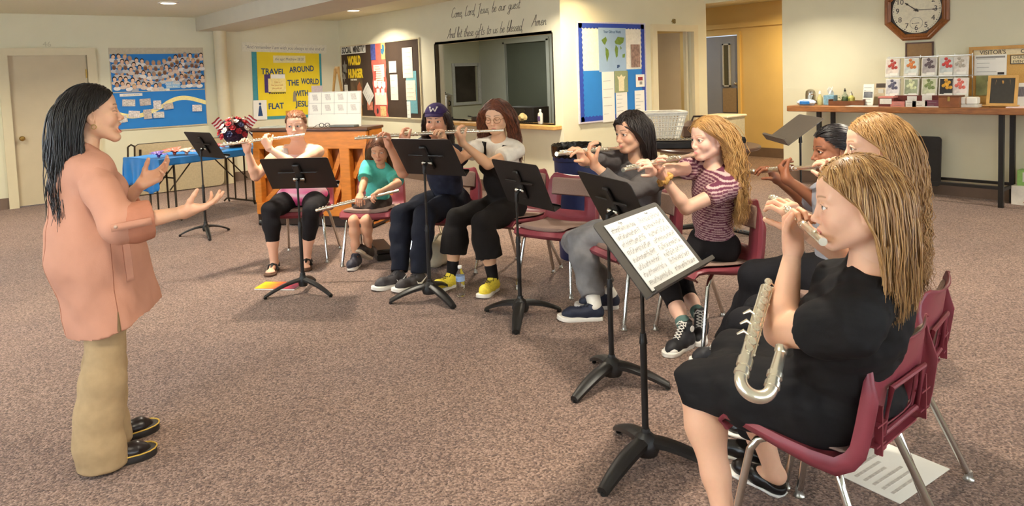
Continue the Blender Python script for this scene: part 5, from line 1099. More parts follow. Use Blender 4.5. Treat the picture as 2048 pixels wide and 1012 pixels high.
MB().lathe(prof, n=24).build('bottle_body', clear, t, True); MB().lathe([(.014, .2), (.0145, .202), (.0145, .217), (.013, .219), (0, .219)], n=18).build('cap', mat('cap_white', (238, 238, 236), .4), t, True)
MB().lathe([(.0316, .11), (.032, .112), (.032, .145), (.0316, .147)], n=24).build('label', mat('bottle_label', (150, 176, 214), .4, var=.4, scale=30), t, True)
fc_ = flr(752, 520); flute_case('black flute case on the carpet beside the small player\'s feet', Matrix.Translation((fc_[0]+.12, fc_[1]+.12, 0)) @ Matrix.Rotation(ta+.95, 4, 'Z') @ Matrix.Scale(1.1, 4), False, L=.4)
bg = flr(872, 540)
t = thing('cloth_bag', 'cream cloth bag slumped under the capped player\'s chair', 'bag', (bg[0]+.1, bg[1]+.12, 0), .5)
mb = MB().ball((0, 0, .0), 1, 26, 16); mb.v = [(.2*x*(1+.1*math.sin(5*y+3*z)), .13*y*(1+.1*math.sin(7*x)), max(0.0, .11+.12*z*(1+.12*math.sin(6*x+2*y)))) for x, y, z in mb.v]; mb.build('bag_body', mat('canvas_cream', (216, 204, 176), .9, var=.08, scale=20, bump=.2), t, True)
MB().tube([(-.08, 0, .2), (-.06, -.05, .27), (.04, -.06, .26), (.08, 0, .2)], .01, 6).build('strap', mat('canvas_cream', (216, 204, 176), .9), t, True)
pp = flr(1778, 940); o = MB().box((0, 0, .0015), (.36, .27, .002)).build('paper_sheet', white); o.location = (pp[0], pp[1], 0); o.rotation_euler = (0, 0, R(-6)); tag(o, 'white printed sheet lying on the carpet under the near chairs', 'paper'); lines_mb(.34, .25, 6, .012, .003).build('printed_lines', mat('pale_pencil', (184, 178, 168), .8), o)
# ================================================================ figures: implicit bodies turned into meshes
def v3(*a): return np.array(a, float)
class SDF:
    """smooth union of cones and ellipsoids sampled on a grid, then meshed"""
    def __init__(s): s.p = []
    def cone(s, a, b, ra, rb=None, k=.012, flat=(0, 0), sub=False):
        s.p.append(('c', v3(*a), v3(*b), ra, ra if rb is None else rb, k, flat, sub)); return s
    def chain(s, pts, rs, k=.012, flat=(0, 0)):
        n = len(pts)
        for i in range(n-1): s.cone(pts[i], pts[i+1], rs[i], rs[i+1], k, (flat[0] if i == 0 else 0, flat[1] if i == n-2 else 0))
        return s
    def ell(s, c, r, M=None, k=.012, sub=False):
        s.p.append(('e', v3(*c), v3(*r), np.eye(3) if M is None else np.array(M, float), k, sub)); return s
    def plane(s, o, n):            # keeps the side the normal points away from
        s.p.append(('p', v3(*o), nrm(n))); return s
    def mesh(s, h):
        lo = np.full(3, 1e9); hi = -lo
        for q in s.p:
            if q[0] == 'c' and not q[7]:
                r = max(q[3], q[4])
                for e in (q[1], q[2]): lo = np.minimum(lo, e-r); hi = np.maximum(hi, e+r)
            elif q[0] == 'e' and not q[5]:
                r = np.abs(q[3].T) @ q[2]; lo = np.minimum(lo, q[1]-r); hi = np.maximum(hi, q[1]+r)
        lo = lo-3*h; hi = hi+3*h; n = np.ceil((hi-lo)/h).astype(int)+1
        ax = [(lo[i]+h*np.arange(n[i])).astype(np.float32) for i in range(3)]
        V = np.full(tuple(n), .05, np.float32)
        for q in s.p:
            if q[0] == 'p':
                o, nn = q[1], q[2]
                d = ((ax[0]-o[0])*nn[0])[:, None, None]+((ax[1]-o[1])*nn[1])[None, :, None]+((ax[2]-o[2])*nn[2])[None, None, :]
                V = np.maximum(V, d); continue
            if q[0] == 'c':
                _, a, b, ra, rb, k, flat, sub = q; r = max(ra, rb); l = np.minimum(a, b)-r; u = np.maximum(a, b)+r
            else:
                _, c, rad, M, k, sub = q; r = np.abs(M.T) @ rad; l = c-r; u = c+r
            pad = k+.012+h; i0 = np.maximum(0, np.floor((l-pad-lo)/h).astype(int)); i1 = np.minimum(n, np.ceil((u+pad-lo)/h).astype(int)+1)
            if np.any(i1 <= i0): continue
            X = ax[0][i0[0]:i1[0]][:, None, None]; Y = ax[1][i0[1]:i1[1]][None, :, None]; Z = ax[2][i0[2]:i1[2]][None, None, :]
            if q[0] == 'c':
                ba = b-a; L2 = float(ba@ba)+1e-12
                t = ((X-a[0])*ba[0]+(Y-a[1])*ba[1]+(Z-a[2])*ba[2])/L2; tc = np.clip(t, 0, 1)
                d = np.sqrt((X-a[0]-tc*ba[0])**2+(Y-a[1]-tc*ba[1])**2+(Z-a[2]-tc*ba[2])**2)-(ra+(rb-ra)*tc)
                L = math.sqrt(L2)
                if flat[0]: d = np.maximum(d, -t*L)
                if flat[1]: d = np.maximum(d, (t-1)*L)
            else:
                x, y, z = X-c[0], Y-c[1], Z-c[2]
                u_ = (M[0, 0]*x+M[0, 1]*y+M[0, 2]*z)/rad[0]; v_ = (M[1, 0]*x+M[1, 1]*y+M[1, 2]*z)/rad[1]; w_ = (M[2, 0]*x+M[2, 1]*y+M[2, 2]*z)/rad[2]
                k0 = np.sqrt(u_*u_+v_*v_+w_*w_); k1 = np.sqrt((u_/rad[0])**2+(v_/rad[1])**2+(w_/rad[2])**2)+1e-6
                d = k0*(k0-1)/k1
            S = V[i0[0]:i1[0], i0[1]:i1[1], i0[2]:i1[2]]
            if sub:
                d = -d; hh = np.clip(.5-.5*(S-d)/k, 0, 1) if k > 1e-5 else (d > S).astype(np.float32)
                R_ = S*(1-hh)+d*hh+k*hh*(1-hh)
            else:
                if k > 1e-5: hh = np.clip(.5+.5*(S-d)/k, 0, 1); R_ = S*(1-hh)+d*hh-k*hh*(1-hh)
                else: R_ = np.minimum(S, d)
            V[i0[0]:i1[0], i0[1]:i1[1], i0[2]:i1[2]] = R_
        return surfnet(V, lo, h)
def surfnet(V, lo, h):
    ins = V < 0
    c = np.zeros(np.array(V.shape)-1, np.uint8)
    for i in (0, 1):
        for j in (0, 1):
            for k in (0, 1): c += ins[i:V.shape[0]-1+i, j:V.shape[1]-1+j, k:V.shape[2]-1+k]
    act = (c > 0) & (c < 8); I = np.argwhere(act); idx = np.full(act.shape, -1, np.int64); idx[act] = np.arange(len(I))
    P = np.zeros((len(I), 3)); W = np.zeros(len(I))
    cor = [(i, j, k) for i in (0, 1) for j in (0, 1) for k in (0, 1)]
    val = {q: V[I[:, 0]+q[0], I[:, 1]+q[1], I[:, 2]+q[2]] for q in cor}
    for a in cor:
        for d in range(3):
            if a[d]: continue
            b = list(a); b[d] = 1; b = tuple(b); va, vb = val[a], val[b]; m = (va < 0) != (vb < 0)
            t = np.where(m, va/np.where(m, va-vb, 1), 0)
            e = np.array(a, float)[None]+0*P; e[:, d] += t; P[m] += e[m]; W[m] += 1
    P = P/W[:, None]+I; P = lo+P*h
    F = []
    for d in range(3):
        e1, e2 = (d+1) % 3, (d+2) % 3
        sl0 = [slice(None)]*3; sl1 = [slice(None)]*3; sl0[d] = slice(0, -1); sl1[d] = slice(1, None)
        A = ins[tuple(sl0)]; B = ins[tuple(sl1)]; X = np.argwhere(A != B)
        X = X[(X[:, e1] > 0) & (X[:, e2] > 0) & (X[:, e1] < act.shape[e1]) & (X[:, e2] < act.shape[e2])]
        fl = A[X[:, 0], X[:, 1], X[:, 2]]
        def at_(o1, o2):
            Y = X.copy(); Y[:, e1] -= o1; Y[:, e2] -= o2; return idx[Y[:, 0], Y[:, 1], Y[:, 2]]
        q = np.stack([at_(1, 1), at_(0, 1), at_(0, 0), at_(1, 0)], 1); q[~fl] = q[~fl][:, ::-1]; F.append(q)
    return P, np.concatenate(F)
def vnormals(P, F):
    n = np.cross(P[F[:, 2]]-P[F[:, 0]], P[F[:, 3]]-P[F[:, 1]]); N = np.zeros_like(P)
    for i in range(4): np.add.at(N, F[:, i], n)
    return N/(np.linalg.norm(N, axis=1)[:, None]+1e-12)
def smooth(P, F, it=1, w=.5):
    E = np.concatenate([F[:, [0, 1]], F[:, [1, 2]], F[:, [2, 3]], F[:, [3, 0]]])
    for _ in range(it):
        S = np.zeros_like(P); C = np.zeros(len(P))
        for a, b in ((0, 1), (1, 0)): np.add.at(S, E[:, a], P[E[:, b]]); np.add.at(C, E[:, a], 1)
        P = P*(1-w)+w*S/C[:, None]
    return P
def mkmesh(name, parts, m, parent, off, label=None):
    """parts: list of (P, F quads, colour (3,) or (n,3) or None) joined into one mesh"""
    V = np.concatenate([p[0] for p in parts])-np.array(off); o = 0; Fs = []
    for p in parts: Fs.append(p[1]+o); o += len(p[0])
    Fq = np.concatenate(Fs)
    me = bpy.data.meshes.new(name); me.vertices.add(len(V)); me.vertices.foreach_set('co', V.astype(np.float32).ravel())
    me.loops.add(Fq.size); me.loops.foreach_set('vertex_index', Fq.astype(np.int32).ravel())
    me.polygons.add(len(Fq)); me.polygons.foreach_set('loop_start', np.arange(0, Fq.size, 4, dtype=np.int32))
    me.update(calc_edges=True); me.validate()
    me.polygons.foreach_set('use_smooth', [True]*len(me.polygons))
    if parts[0][2] is not None:
        C = np.concatenate([np.broadcast_to(np.array(p[2], float)[..., :3], (len(p[0]), 3)) for p in parts]); C = np.concatenate([C, np.ones((len(C), 1))], 1)
        at = me.color_attributes.new('albedo', 'FLOAT_COLOR', 'POINT'); at.data.foreach_set('color', C.astype(np.float32).ravel())
    me.materials.append(m); o_ = bpy.data.objects.new(name, me); COL.objects.link(o_); o_.parent = parent
    if label: o_['label'] = label
    return o_
def L3(c): return np.array(lin(c)[:3])
TAN = np.array([.9, .83, .76])
def folds(P, F, amp, sc, seed, dirv=None):
    """cloth creases: push the surface along its normal"""
    N = vnormals(P, F); r = np.random.RandomState(seed); d = np.zeros(len(P))
    for i in range(7):
        k = nrm(r.normal(size=3) if dirv is None else np.array(dirv)+.55*r.normal(size=3))*sc*r.uniform(.6, 1.7)
        w = np.sin(P @ k+r.uniform(0, 6)+1.3*np.sin(P @ (r.normal(size=3)*sc*.4)))
        d += np.sign(w)*np.abs(w)**1.6*r.uniform(.4, 1)
    return P+N*(d*amp/4)[:, None]
def frame(f, up=(0, 0, 1)):
    f = nrm(f); r = nrm(np.cross(f, up)); u = np.cross(r, f); return r, f, u      # right, forward, up
def ringtubes(Ps, r0, r1, n=5, flatten=1.0):
    """Ps: (N, M, 3) strands -> one mesh of tapering tubes"""
    N, M, _ = Ps.shape; T = np.gradient(Ps, axis=1); T /= np.linalg.norm(T, axis=2, keepdims=True)+1e-9
    ref = np.zeros_like(T); ref[..., 0] = .31; ref[..., 1] = .87; ref[..., 2] = .2
    A = np.cross(T, ref); A /= np.linalg.norm(A, axis=2, keepdims=True)+1e-9; B = np.cross(T, A)
    t = np.linspace(0, 1, M)[None, :, None]; rad = (r0*(1-t**2.2)+r1*t**2.2)*(.55+.45*np.clip(t*6, 0, 1))
    V = np.stack([Ps+rad*(math.cos(2*PI*j/n)*A+flatten*math.sin(2*PI*j/n)*B) for j in range(n)], 2).reshape(-1, 3)
    i = np.arange(N)[:, None, None]*(M*n); m = np.arange(M-1)[None, :, None]*n; j = np.arange(n)[None, None, :]; j2 = (j+1) % n
    F = np.stack([i+m+j, i+m+j2, i+m+n+j2, i+m+n+j], -1).reshape(-1, 4)
    return V, F
def sphere_q(c, r, n=24, m=16):
    V = []; F = []
    for i in range(m+1):
        th = .02+(PI-.04)*i/m
        for j in range(n): V.append((math.sin(th)*math.cos(2*PI*j/n), math.cos(th), math.sin(th)*math.sin(2*PI*j/n)))
    for i in range(m):
        for j in range(n): F.append((i*n+j, i*n+(j+1) % n, (i+1)*n+(j+1) % n, (i+1)*n+j))
    return np.array(V)*r+np.array(c), np.array(F)
# ---------------------------------------------------------------- head (local: x right, y forward, z up, 0 between the eyes)
def head_local(h, o):
    """o: jaw, nose, mouth ('shut','pucker','open'), cheek, closed (eyes), lips colour, iris, brow, skin"""
    jw = o.get('jaw', 1.0); ns = o.get('nose', 1.0); ck = o.get('cheek', 1.0); mouth = o.get('mouth', 'pucker'); closed = o.get('closed', False)
    s = SDF()
    s.ell((0, -.016, .032), (.0735, .092, .082), k=.03); s.ell((0, .02, -.022), (.061*ck, .068, .082), k=.03); s.ell((0, .045, .045), (.056, .042, .045), k=.03)
    md = -.016 if mouth == 'open' else 0
    for q in (-1, 1):
        s.cone((q*.05*jw, .0, -.055), (q*.022*jw, .066, -.094+md), .026, .019, .025)
        s.ell((q*.036, .058, -.032), (.027*ck, .026*ck, .026*ck), k=.02)
    s.ell((0, .074, -.096+md), (.021*jw, .016, .015), k=.018)
    s.ell((0, .078, -.062), (.028, .018, .022), k=.014)
    for q in (-1, 1): s.cone((q*.016, .082, .017), (q*.046, .067, .02), .009, .008, .014)
    for q in (-1, 1): s.ell((q*.031, .092, -.0005), (.0185, .0165, .0125), k=.009, sub=True)
    s.cone((0, .083, .012), (0, .1*(.94+.06*ns), -.03), .0075, .0095*ns, .01); s.ell((0, .1+.004*ns, -.034), (.0105*ns, .0105*ns, .009*ns), k=.007)
    for q in (-1, 1): s.ell((q*.0115*ns, .094, -.039), (.0075*ns, .009, .0065), k=.006); s.ell((q*.006, .1, -.0445), (.0028, .004, .0025), k=.003, sub=True)
    if mouth == 'open':
        s.ell((0, .09, -.0725), (.022, .024, .015), k=.004, sub=True)
        for q in (-1, 1): s.cone((q*.024, .079, -.068), (0, .094, -.0575), .004, .0052, .004); s.cone((q*.024, .079, -.071), (0, .09, -.0905), .004, .006, .004)
    elif mouth == 'pucker':
        for q in (-1, 1): s.cone((q*.016, .084, -.0655), (0, .0955, -.0615), .0042, .0055, .005); s.cone((q*.015, .083, -.068), (0, .0945, -.0715), .0042, .0062, .005)
        s.cone((-.008, .103, -.0668), (.008, .103, -.0668), .0018, .0018, .002, sub=True)
    else:
        for q in (-1, 1): s.cone((q*.024, .08, -.066), (q*.004, .0945, -.0622), .0035, .005, .005); s.cone((q*.022, .08, -.068), (0, .093, -.0715), .004, .006, .005)
    # eyelids
    for q in (-1, 1):
        up = [(q*.0155, .0795, .0), (q*.022, .0855, .0075 if not closed else -.002), (q*.032, .087, .0095 if not closed else -.0045), (q*.041, .0825, .007 if not closed else -.003), (q*.0485, .074, .0)]
        s.chain(up, [.0026, .003, .003, .003, .0026], .003)
        lw = [(q*.0155, .0795, -.0005), (q*.023, .0845, -.0078), (q*.032, .0855, -.0092), (q*.041, .0815, -.0075), (q*.0485, .074, -.001)]
        s.chain(lw, [.0023]*5, .003)
        if closed: s.ell((q*.031, .0745, -.001), (.0145, .0132, .0125), k=.003)
    # ears
    for q in (-1, 1):
        M = np.array([[math.cos(.35), q*math.sin(.35)*-1, 0], [q*math.sin(.35), math.cos(.35), 0], [0, 0, 1]])
        s.ell((q*.076, -.012, -.012), (.009, .018, .031), M, .006); s.ell((q*.083, -.007, -.008), (.005, .009, .018), M, .005, sub=True); s.ell((q*.073, -.006, -.038), (.006, .009, .01), None, .006)
    return s
def head_colors(P, o):
    sk = L3(o['skin'])*TAN; C = np.broadcast_to(sk, P.shape).copy(); mouth = o.get('mouth', 'pucker'); lip = L3(o.get('lip', (196, 110, 104)))
    x, y, z = P[:, 0], P[:, 1], P[:, 2]; ax = np.abs(x)
    bl = np.exp(-(((ax-.04)/.02)**2+((z+.03)/.018)**2))*(y > .03); C = C*(1-.0*bl[:, None])+0; C[:, 1] *= 1-.14*bl*o.get('blush', 1); C[:, 2] *= 1-.14*bl*o.get('blush', 1)
    nb = np.exp(-((x/.014)**2+((z+.035)/.012)**2))*(y > .085); C[:, 1] *= 1-.08*nb; C[:, 2] *= 1-.08*nb
    W = {'open': (.025, .004), 'pucker': (.017, .0), 'shut': (.025, 0)}[mouth]
    t = np.clip(ax/W[0], 0, 1); zu = -.0575-.006*t if mouth == 'open' else -.0575-.007*t; zl = (-.0985+.025*t) if mouth == 'open' else (-.0785+.01*t)
    lm = np.clip((zu-z)/.0015+.5, 0, 1)*np.clip((z-zl)/.0015+.5, 0, 1)*(ax < W[0])*(y > .06); C = C*(1-lm[:, None])+lip*lm[:, None]
    if mouth == 'open':
        inn = (((x/.021)**2+((z+.0725)/.015)**2) < 1)*(y < .0885)*(y > .05); C[inn > 0] = L3((110, 40, 40))
    # brows
    hb = L3(o['brow']); zc = .0235+.004*np.sin(np.clip((ax-.014)/.036, 0, 1)*PI*.75); bm = np.clip(1.2-np.abs(z-zc)/(.0034*(1.15-.5*np.clip((ax-.014)/.036, 0, 1))*o.get('browt', 1)), 0, 1)*(ax > .012)*(ax < .05)*(y > .05)
    C = C*(1-.85*bm[:, None])+hb*.85*bm[:, None]
    # lash lines
    closed = o.get('closed', False); tt = np.clip((ax-.0165)/.03, 0, 1); zl_ = (.0068 if not closed else -.005)*np.sin(tt*PI)
    lash = np.exp(-((z-zl_)/.0018)**2)*(ax > .014)*(ax < .051)*(y > .07)*.85; C = C*(1-lash[:, None])+L3((44, 28, 22))*lash[:, None]
    if o.get('stache'):
        sm = np.clip(1.3-np.abs(z+.0525+.004*np.clip(ax/.022, 0, 1))/.0045, 0, 1)*(ax < .026)*(y > .07); C = C*(1-.75*sm[:, None])+hb*.75*sm[:, None]
        gb = np.clip(1.2-(((x/.02)**2)+((z+.098)/.014)**2), 0, 1)*(y > .06); C = C*(1-.5*gb[:, None])+hb*.5*gb[:, None]
    return C
class Head:
    def __init__(s, c, f, o, up=(0, 0, 1), size=1.0, h=.0026):
        s.c = np.array(c, float); r, f, u = frame(f, up); s.R = np.array([r, f, u]).T; s.k = size; s.o = o; s.h = h      # world = c + R @ local * k
    def w(s, p): return s.c+(s.R @ (np.array(p, float).T)).T*s.k if np.ndim(p) > 1 else s.c+s.R @ np.array(p, float)*s.k
    def l(s, p): return (s.R.T @ (np.array(p, float)-s.c).T).T/s.k
    def parts(s, nb, nr):
        f = head_local(s.h, s.o); n = s.l(np.array(nb)[None])[0]; q = nr/s.k
        f.cone((0, -.022, -.05), tuple(n), q*.98, q, .02)
        P, F = f.mesh(s.h); P = smooth(P, F, 1, .4); C = head_colors(P, s.o); out = [(s.w(P), F, C)]
        if not s.o.get('closed'):
            g = nrm(s.o.get('gaze', (0, 1, 0)))
            for q in (-1, 1):
                V, Fq = sphere_q((0, 0, 0), 1); d = V @ g; col = np.broadcast_to(L3((232, 226, 218)), V.shape).copy()
                col[d > .83] = L3(s.o.get('iris', (90, 64, 44)))*.8; col[d > .965] = L3((14, 12, 12)); col[(d <= .86) & (d > .83)] = L3((40, 30, 26))
                out.append((s.w(V*.0135+np.array([q*.0315, .0735, -.0005])), Fq, col))
        if s.o.get('mouth') == 'open':
            V, Fq = sphere_q((0, 0, 0), 1, 16, 8); out.append((s.w(V*np.array([.017, .008, .004])+np.array([0, .083, -.0615])), Fq, L3((240, 234, 222))))
        return out
SK_C, SK_R = v3(0, -.016, .032), v3(.0735, .092, .082)
HC, HR = v3(0, -.0075, .0305), v3(.0785, .099, .0875)
def hairline(az):
    """lowest z of the scalp at azimuth az (0 = front, pi = back)"""
    return np.interp(az, [0, .5, .85, 1.2, 1.5, 1.9, 2.4, PI], [.07, .063, .044, .014, .004, -.045, -.072, -.08])
HK = 3.4
def hair_mesh(hd, st):
    """st: n, length, part (x), back, fringe, wave, tie (local point), r, col, colliders [(a, b, r)] world, vol"""
    r = np.random.RandomState(st.get('seed', 3)); N = int(st.get('n', 420)*HK); pts = []
    while len(pts) < N:
        d = r.normal(size=(N*4, 3)); d /= np.linalg.norm(d, axis=1)[:, None]; p = HC+d*HR; az = np.abs(np.arctan2(p[:, 0], p[:, 1]+.01))
        pts += list(p[p[:, 2] > hairline(az)])
    P = np.array(pts[:N]); g = hd.R.T @ np.array([0, 0, -1.0]); part = st.get('part', 0.0); tie = st.get('tie')
    vol = st.get('vol', 1.05)*(1+.05*r.rand(N)); sgn = np.where(P[:, 0]-part > 0, 1.0, -1.0)
    az = np.abs(np.arctan2(P[:, 0], P[:, 1]+.01)); top = np.clip((P[:, 2]-.03)/.08, 0, 1); front = np.clip(1-az/1.2, 0, 1)
    bk = st.get('back', .5); D = np.stack([sgn*(.75+0*az), -bk-.3*(az > 1.6)+st.get('fwd', .0)*(az < .9), .05*top-.25*(az > .5)], 1)
    fr = st.get('fringe', 0.0)
    if fr: m = (front > .25); D[m] = np.stack([sgn[m]*.35+st.get('sweep', 0), np.full(m.sum(), fr), np.full(m.sum(), -.15)], 1)
    D += .15*r.normal(size=D.shape); D /= np.linalg.norm(D, axis=1)[:, None]
    Lh = st['length']*(1-st.get('lvar', .15)*r.rand(N)); M = st.get('m', 22); ds = Lh/(M-1); cur = HC+(P-HC)*1.01; out = [cur.copy()]
    if 'fl' in st: ds = np.where(front > .3, st['fl']/(M-1), ds)
    cols = [(hd.l(np.array(a)[None])[0], hd.l(np.array(b)[None])[0], q/hd.k) for a, b, q in st.get('colliders', [])]
    stiff = st.get('stiff', .8); gv = st.get('grav', .3); lat = st.get('lat', .066)
    for i in range(1, M):
        if tie is not None:
            to = np.array(tie)-cur; dist = np.linalg.norm(to, axis=1)[:, None]; D = D*.55+.6*to/(dist+1e-6); D /= np.linalg.norm(D, axis=1)[:, None]
            cur = cur+D*np.minimum(ds[:, None], dist)
        else:
            D = D*stiff+g*gv+.03*r.normal(size=D.shape); D /= np.linalg.norm(D, axis=1)[:, None]; cur = cur+D*ds[:, None]
        for _ in range(2):
            e = (cur-HC)/(HR*vol[:, None]); n = np.linalg.norm(e, axis=1); m = n < 1; cur[m] = HC+e[m]/n[m][:, None]*HR*vol[m][:, None]
            # stay off the face
            f = (cur[:, 1] > .03) & (np.abs(cur[:, 0]) < lat) & (cur[:, 2] < .045) & (cur[:, 2] > -.13) & (np.ones(N, bool) if not fr else ~((front > .25) & (cur[:, 2] > st.get('fz', .02))))
            cur[f, 0] += np.where(cur[f, 0]+(0 if part == 0 else -np.sign(part)*.0) > 0, 1, -1)*(lat-np.abs(cur[f, 0]))*.5
            yl = np.interp(cur[:, 2], [-.14, -.07, -.0, .05, .08], [-.012, -.008, .018, .052, .09])+st.get('tuck', .018)-st.get('ear', 0)*np.clip((.05-cur[:, 2])/.05, 0, 1); f2 = (cur[:, 1] > yl) & (cur[:, 2] < .08) & (cur[:, 2] > -.17) & (np.ones(N, bool) if not fr else ~(front > .25)); cur[f2, 1] -= .6*(cur[f2, 1]-yl[f2])
            for a, b, q in cols:
                ba = b-a; t = np.clip((cur-a) @ ba/(ba @ ba), 0, 1); v = cur-a-t[:, None]*ba; n = np.linalg.norm(v, axis=1); m = n < q; cur[m] += v[m]/(n[m][:, None]+1e-9)*(q-n[m])[:, None]
        out.append(cur.copy())
    S = np.stack(out, 1); wv = st.get('wave', 0)
    if wv:
        ph = 9*np.sin(P[:, 0]*55+1)+7*np.sin(P[:, 1]*47)+r.uniform(0, 1.2, N); t = np.linspace(0, 1, M); side = .5*r.normal(size=(N, 3))+np.stack([np.sin(P[:, 1]*60), np.cos(P[:, 0]*60), 0*P[:, 0]], 1); side -= g*(side @ g)[:, None]; side /= np.linalg.norm(side, axis=1)[:, None]
        lam = st.get('lam', .07); S = S+(wv*np.clip(t*2.2-.25, 0, 1)[None, :, None])*np.sin((t[None, :]*Lh[:, None])*2*PI/lam+ph[:, None])[..., None]*side[:, None, :]
    S = hd.c+np.einsum('ij,nmj->nmi', hd.R, S)*hd.k
    V, F = ringtubes(S, st.get('r', .0042)*.5*hd.k, st.get('r1', .0012)*.5*hd.k, 4)
    base = [L3(c) for c in st['col']]; ci = r.rand(N); w = np.clip(ci*(len(base)-1), 0, len(base)-1.001); i0 = w.astype(int); fcol = np.array(base)[i0]*(1-(w-i0))[:, None]+np.array(base)[np.minimum(i0+1, len(base)-1)]*(w-i0)[:, None]
    fcol *= r.uniform(.82, 1.12, N)[:, None]; C = np.repeat(fcol, M*4, 0)
    # close scalp cover under the locks
    V2, F2 = sphere_q((0, 0, 0), 1, 40, 30); q = V2*HR*1.025+HC; az = np.abs(np.arctan2(q[:, 0], q[:, 1]+.01)); ok = q[:, 2] > hairline(az)-.004; F2 = F2[ok[F2].all(1)]
    return [(V, F, C), (hd.w(q), F2, np.mean(base, 0)*.9)]
# ---------------------------------------------------------------- hands
def hand(s, W, fwd, pn, side, curl=(40, 40, 25), spread=.06, k=1.0, thumb=(.5, .35), fk=None):
    """hand into SDF s. W wrist, fwd to the knuckles, pn the way the palm faces, side +1 right / -1 left"""
    y = nrm(fwd); z = nrm(np.array(pn)-y*(np.array(pn) @ y)); x = np.cross(y, z)*side      # x towards the thumb
    T = lambda a, b, c: W+(x*a+y*b+z*c)*k
    xs = [.028, .0095, -.009, -.026]; Ls = [(.04, .024, .018), (.044, .027, .019), (.041, .025, .018), (.032, .019, .016)]; ry = [.086, .09, .085, .076]
    for i in range(4):
        s.cone(T(xs[i]*.55, .004, 0), T(xs[i], ry[i], -.002), .0155*k, .0112*k, .02)
    s.ell(T(.022, .04, .008), (.017*k, .028*k, .015*k), np.array([x, y, z]), .015)
    tips = []
    for i in range(4):
        c = curl[i] if hasattr(curl[0], '__len__') else curl
        p = T(xs[i], ry[i], -.002); a = 0; sp = (i-1.4)*-spread; rr = [.0092, .0084, .0076, .0066]; q = [(.0098 if i < 3 else .0088)]+[v*(1 if i < 3 else .9) for v in rr[1:]]
        for j in range(3):
            a += R(c[j]); d = y*math.cos(a)+z*math.sin(a); d = nrm(d+x*sp*(1 if j == 0 else .6)); e = p+d*Ls[i][j]*k
            s.cone(p, e, q[j]*k, q[j+1]*k if j < 2 else q[3]*.92*k, .0035); p = e
        tips.append(p)
    a, b = thumb; p0 = T(.018, .018, .006); d1 = nrm(x*math.cos(a)*.8+y*.75+z*math.sin(a)); p1 = p0+d1*.044*k; d2 = nrm(d1+y*.5*(1-b)+z*b*1.2-x*b*.6); p2 = p1+d2*.031*k; d3 = nrm(d2+z*b*.6-x*b*.5); p3 = p2+d3*.023*k
    s.cone(p0, p1, .0155*k, .0115*k, .014); s.cone(p1, p2, .0105*k, .0096*k, .005); s.cone(p2, p3, .0096*k, .0078*k, .004)
    return tips
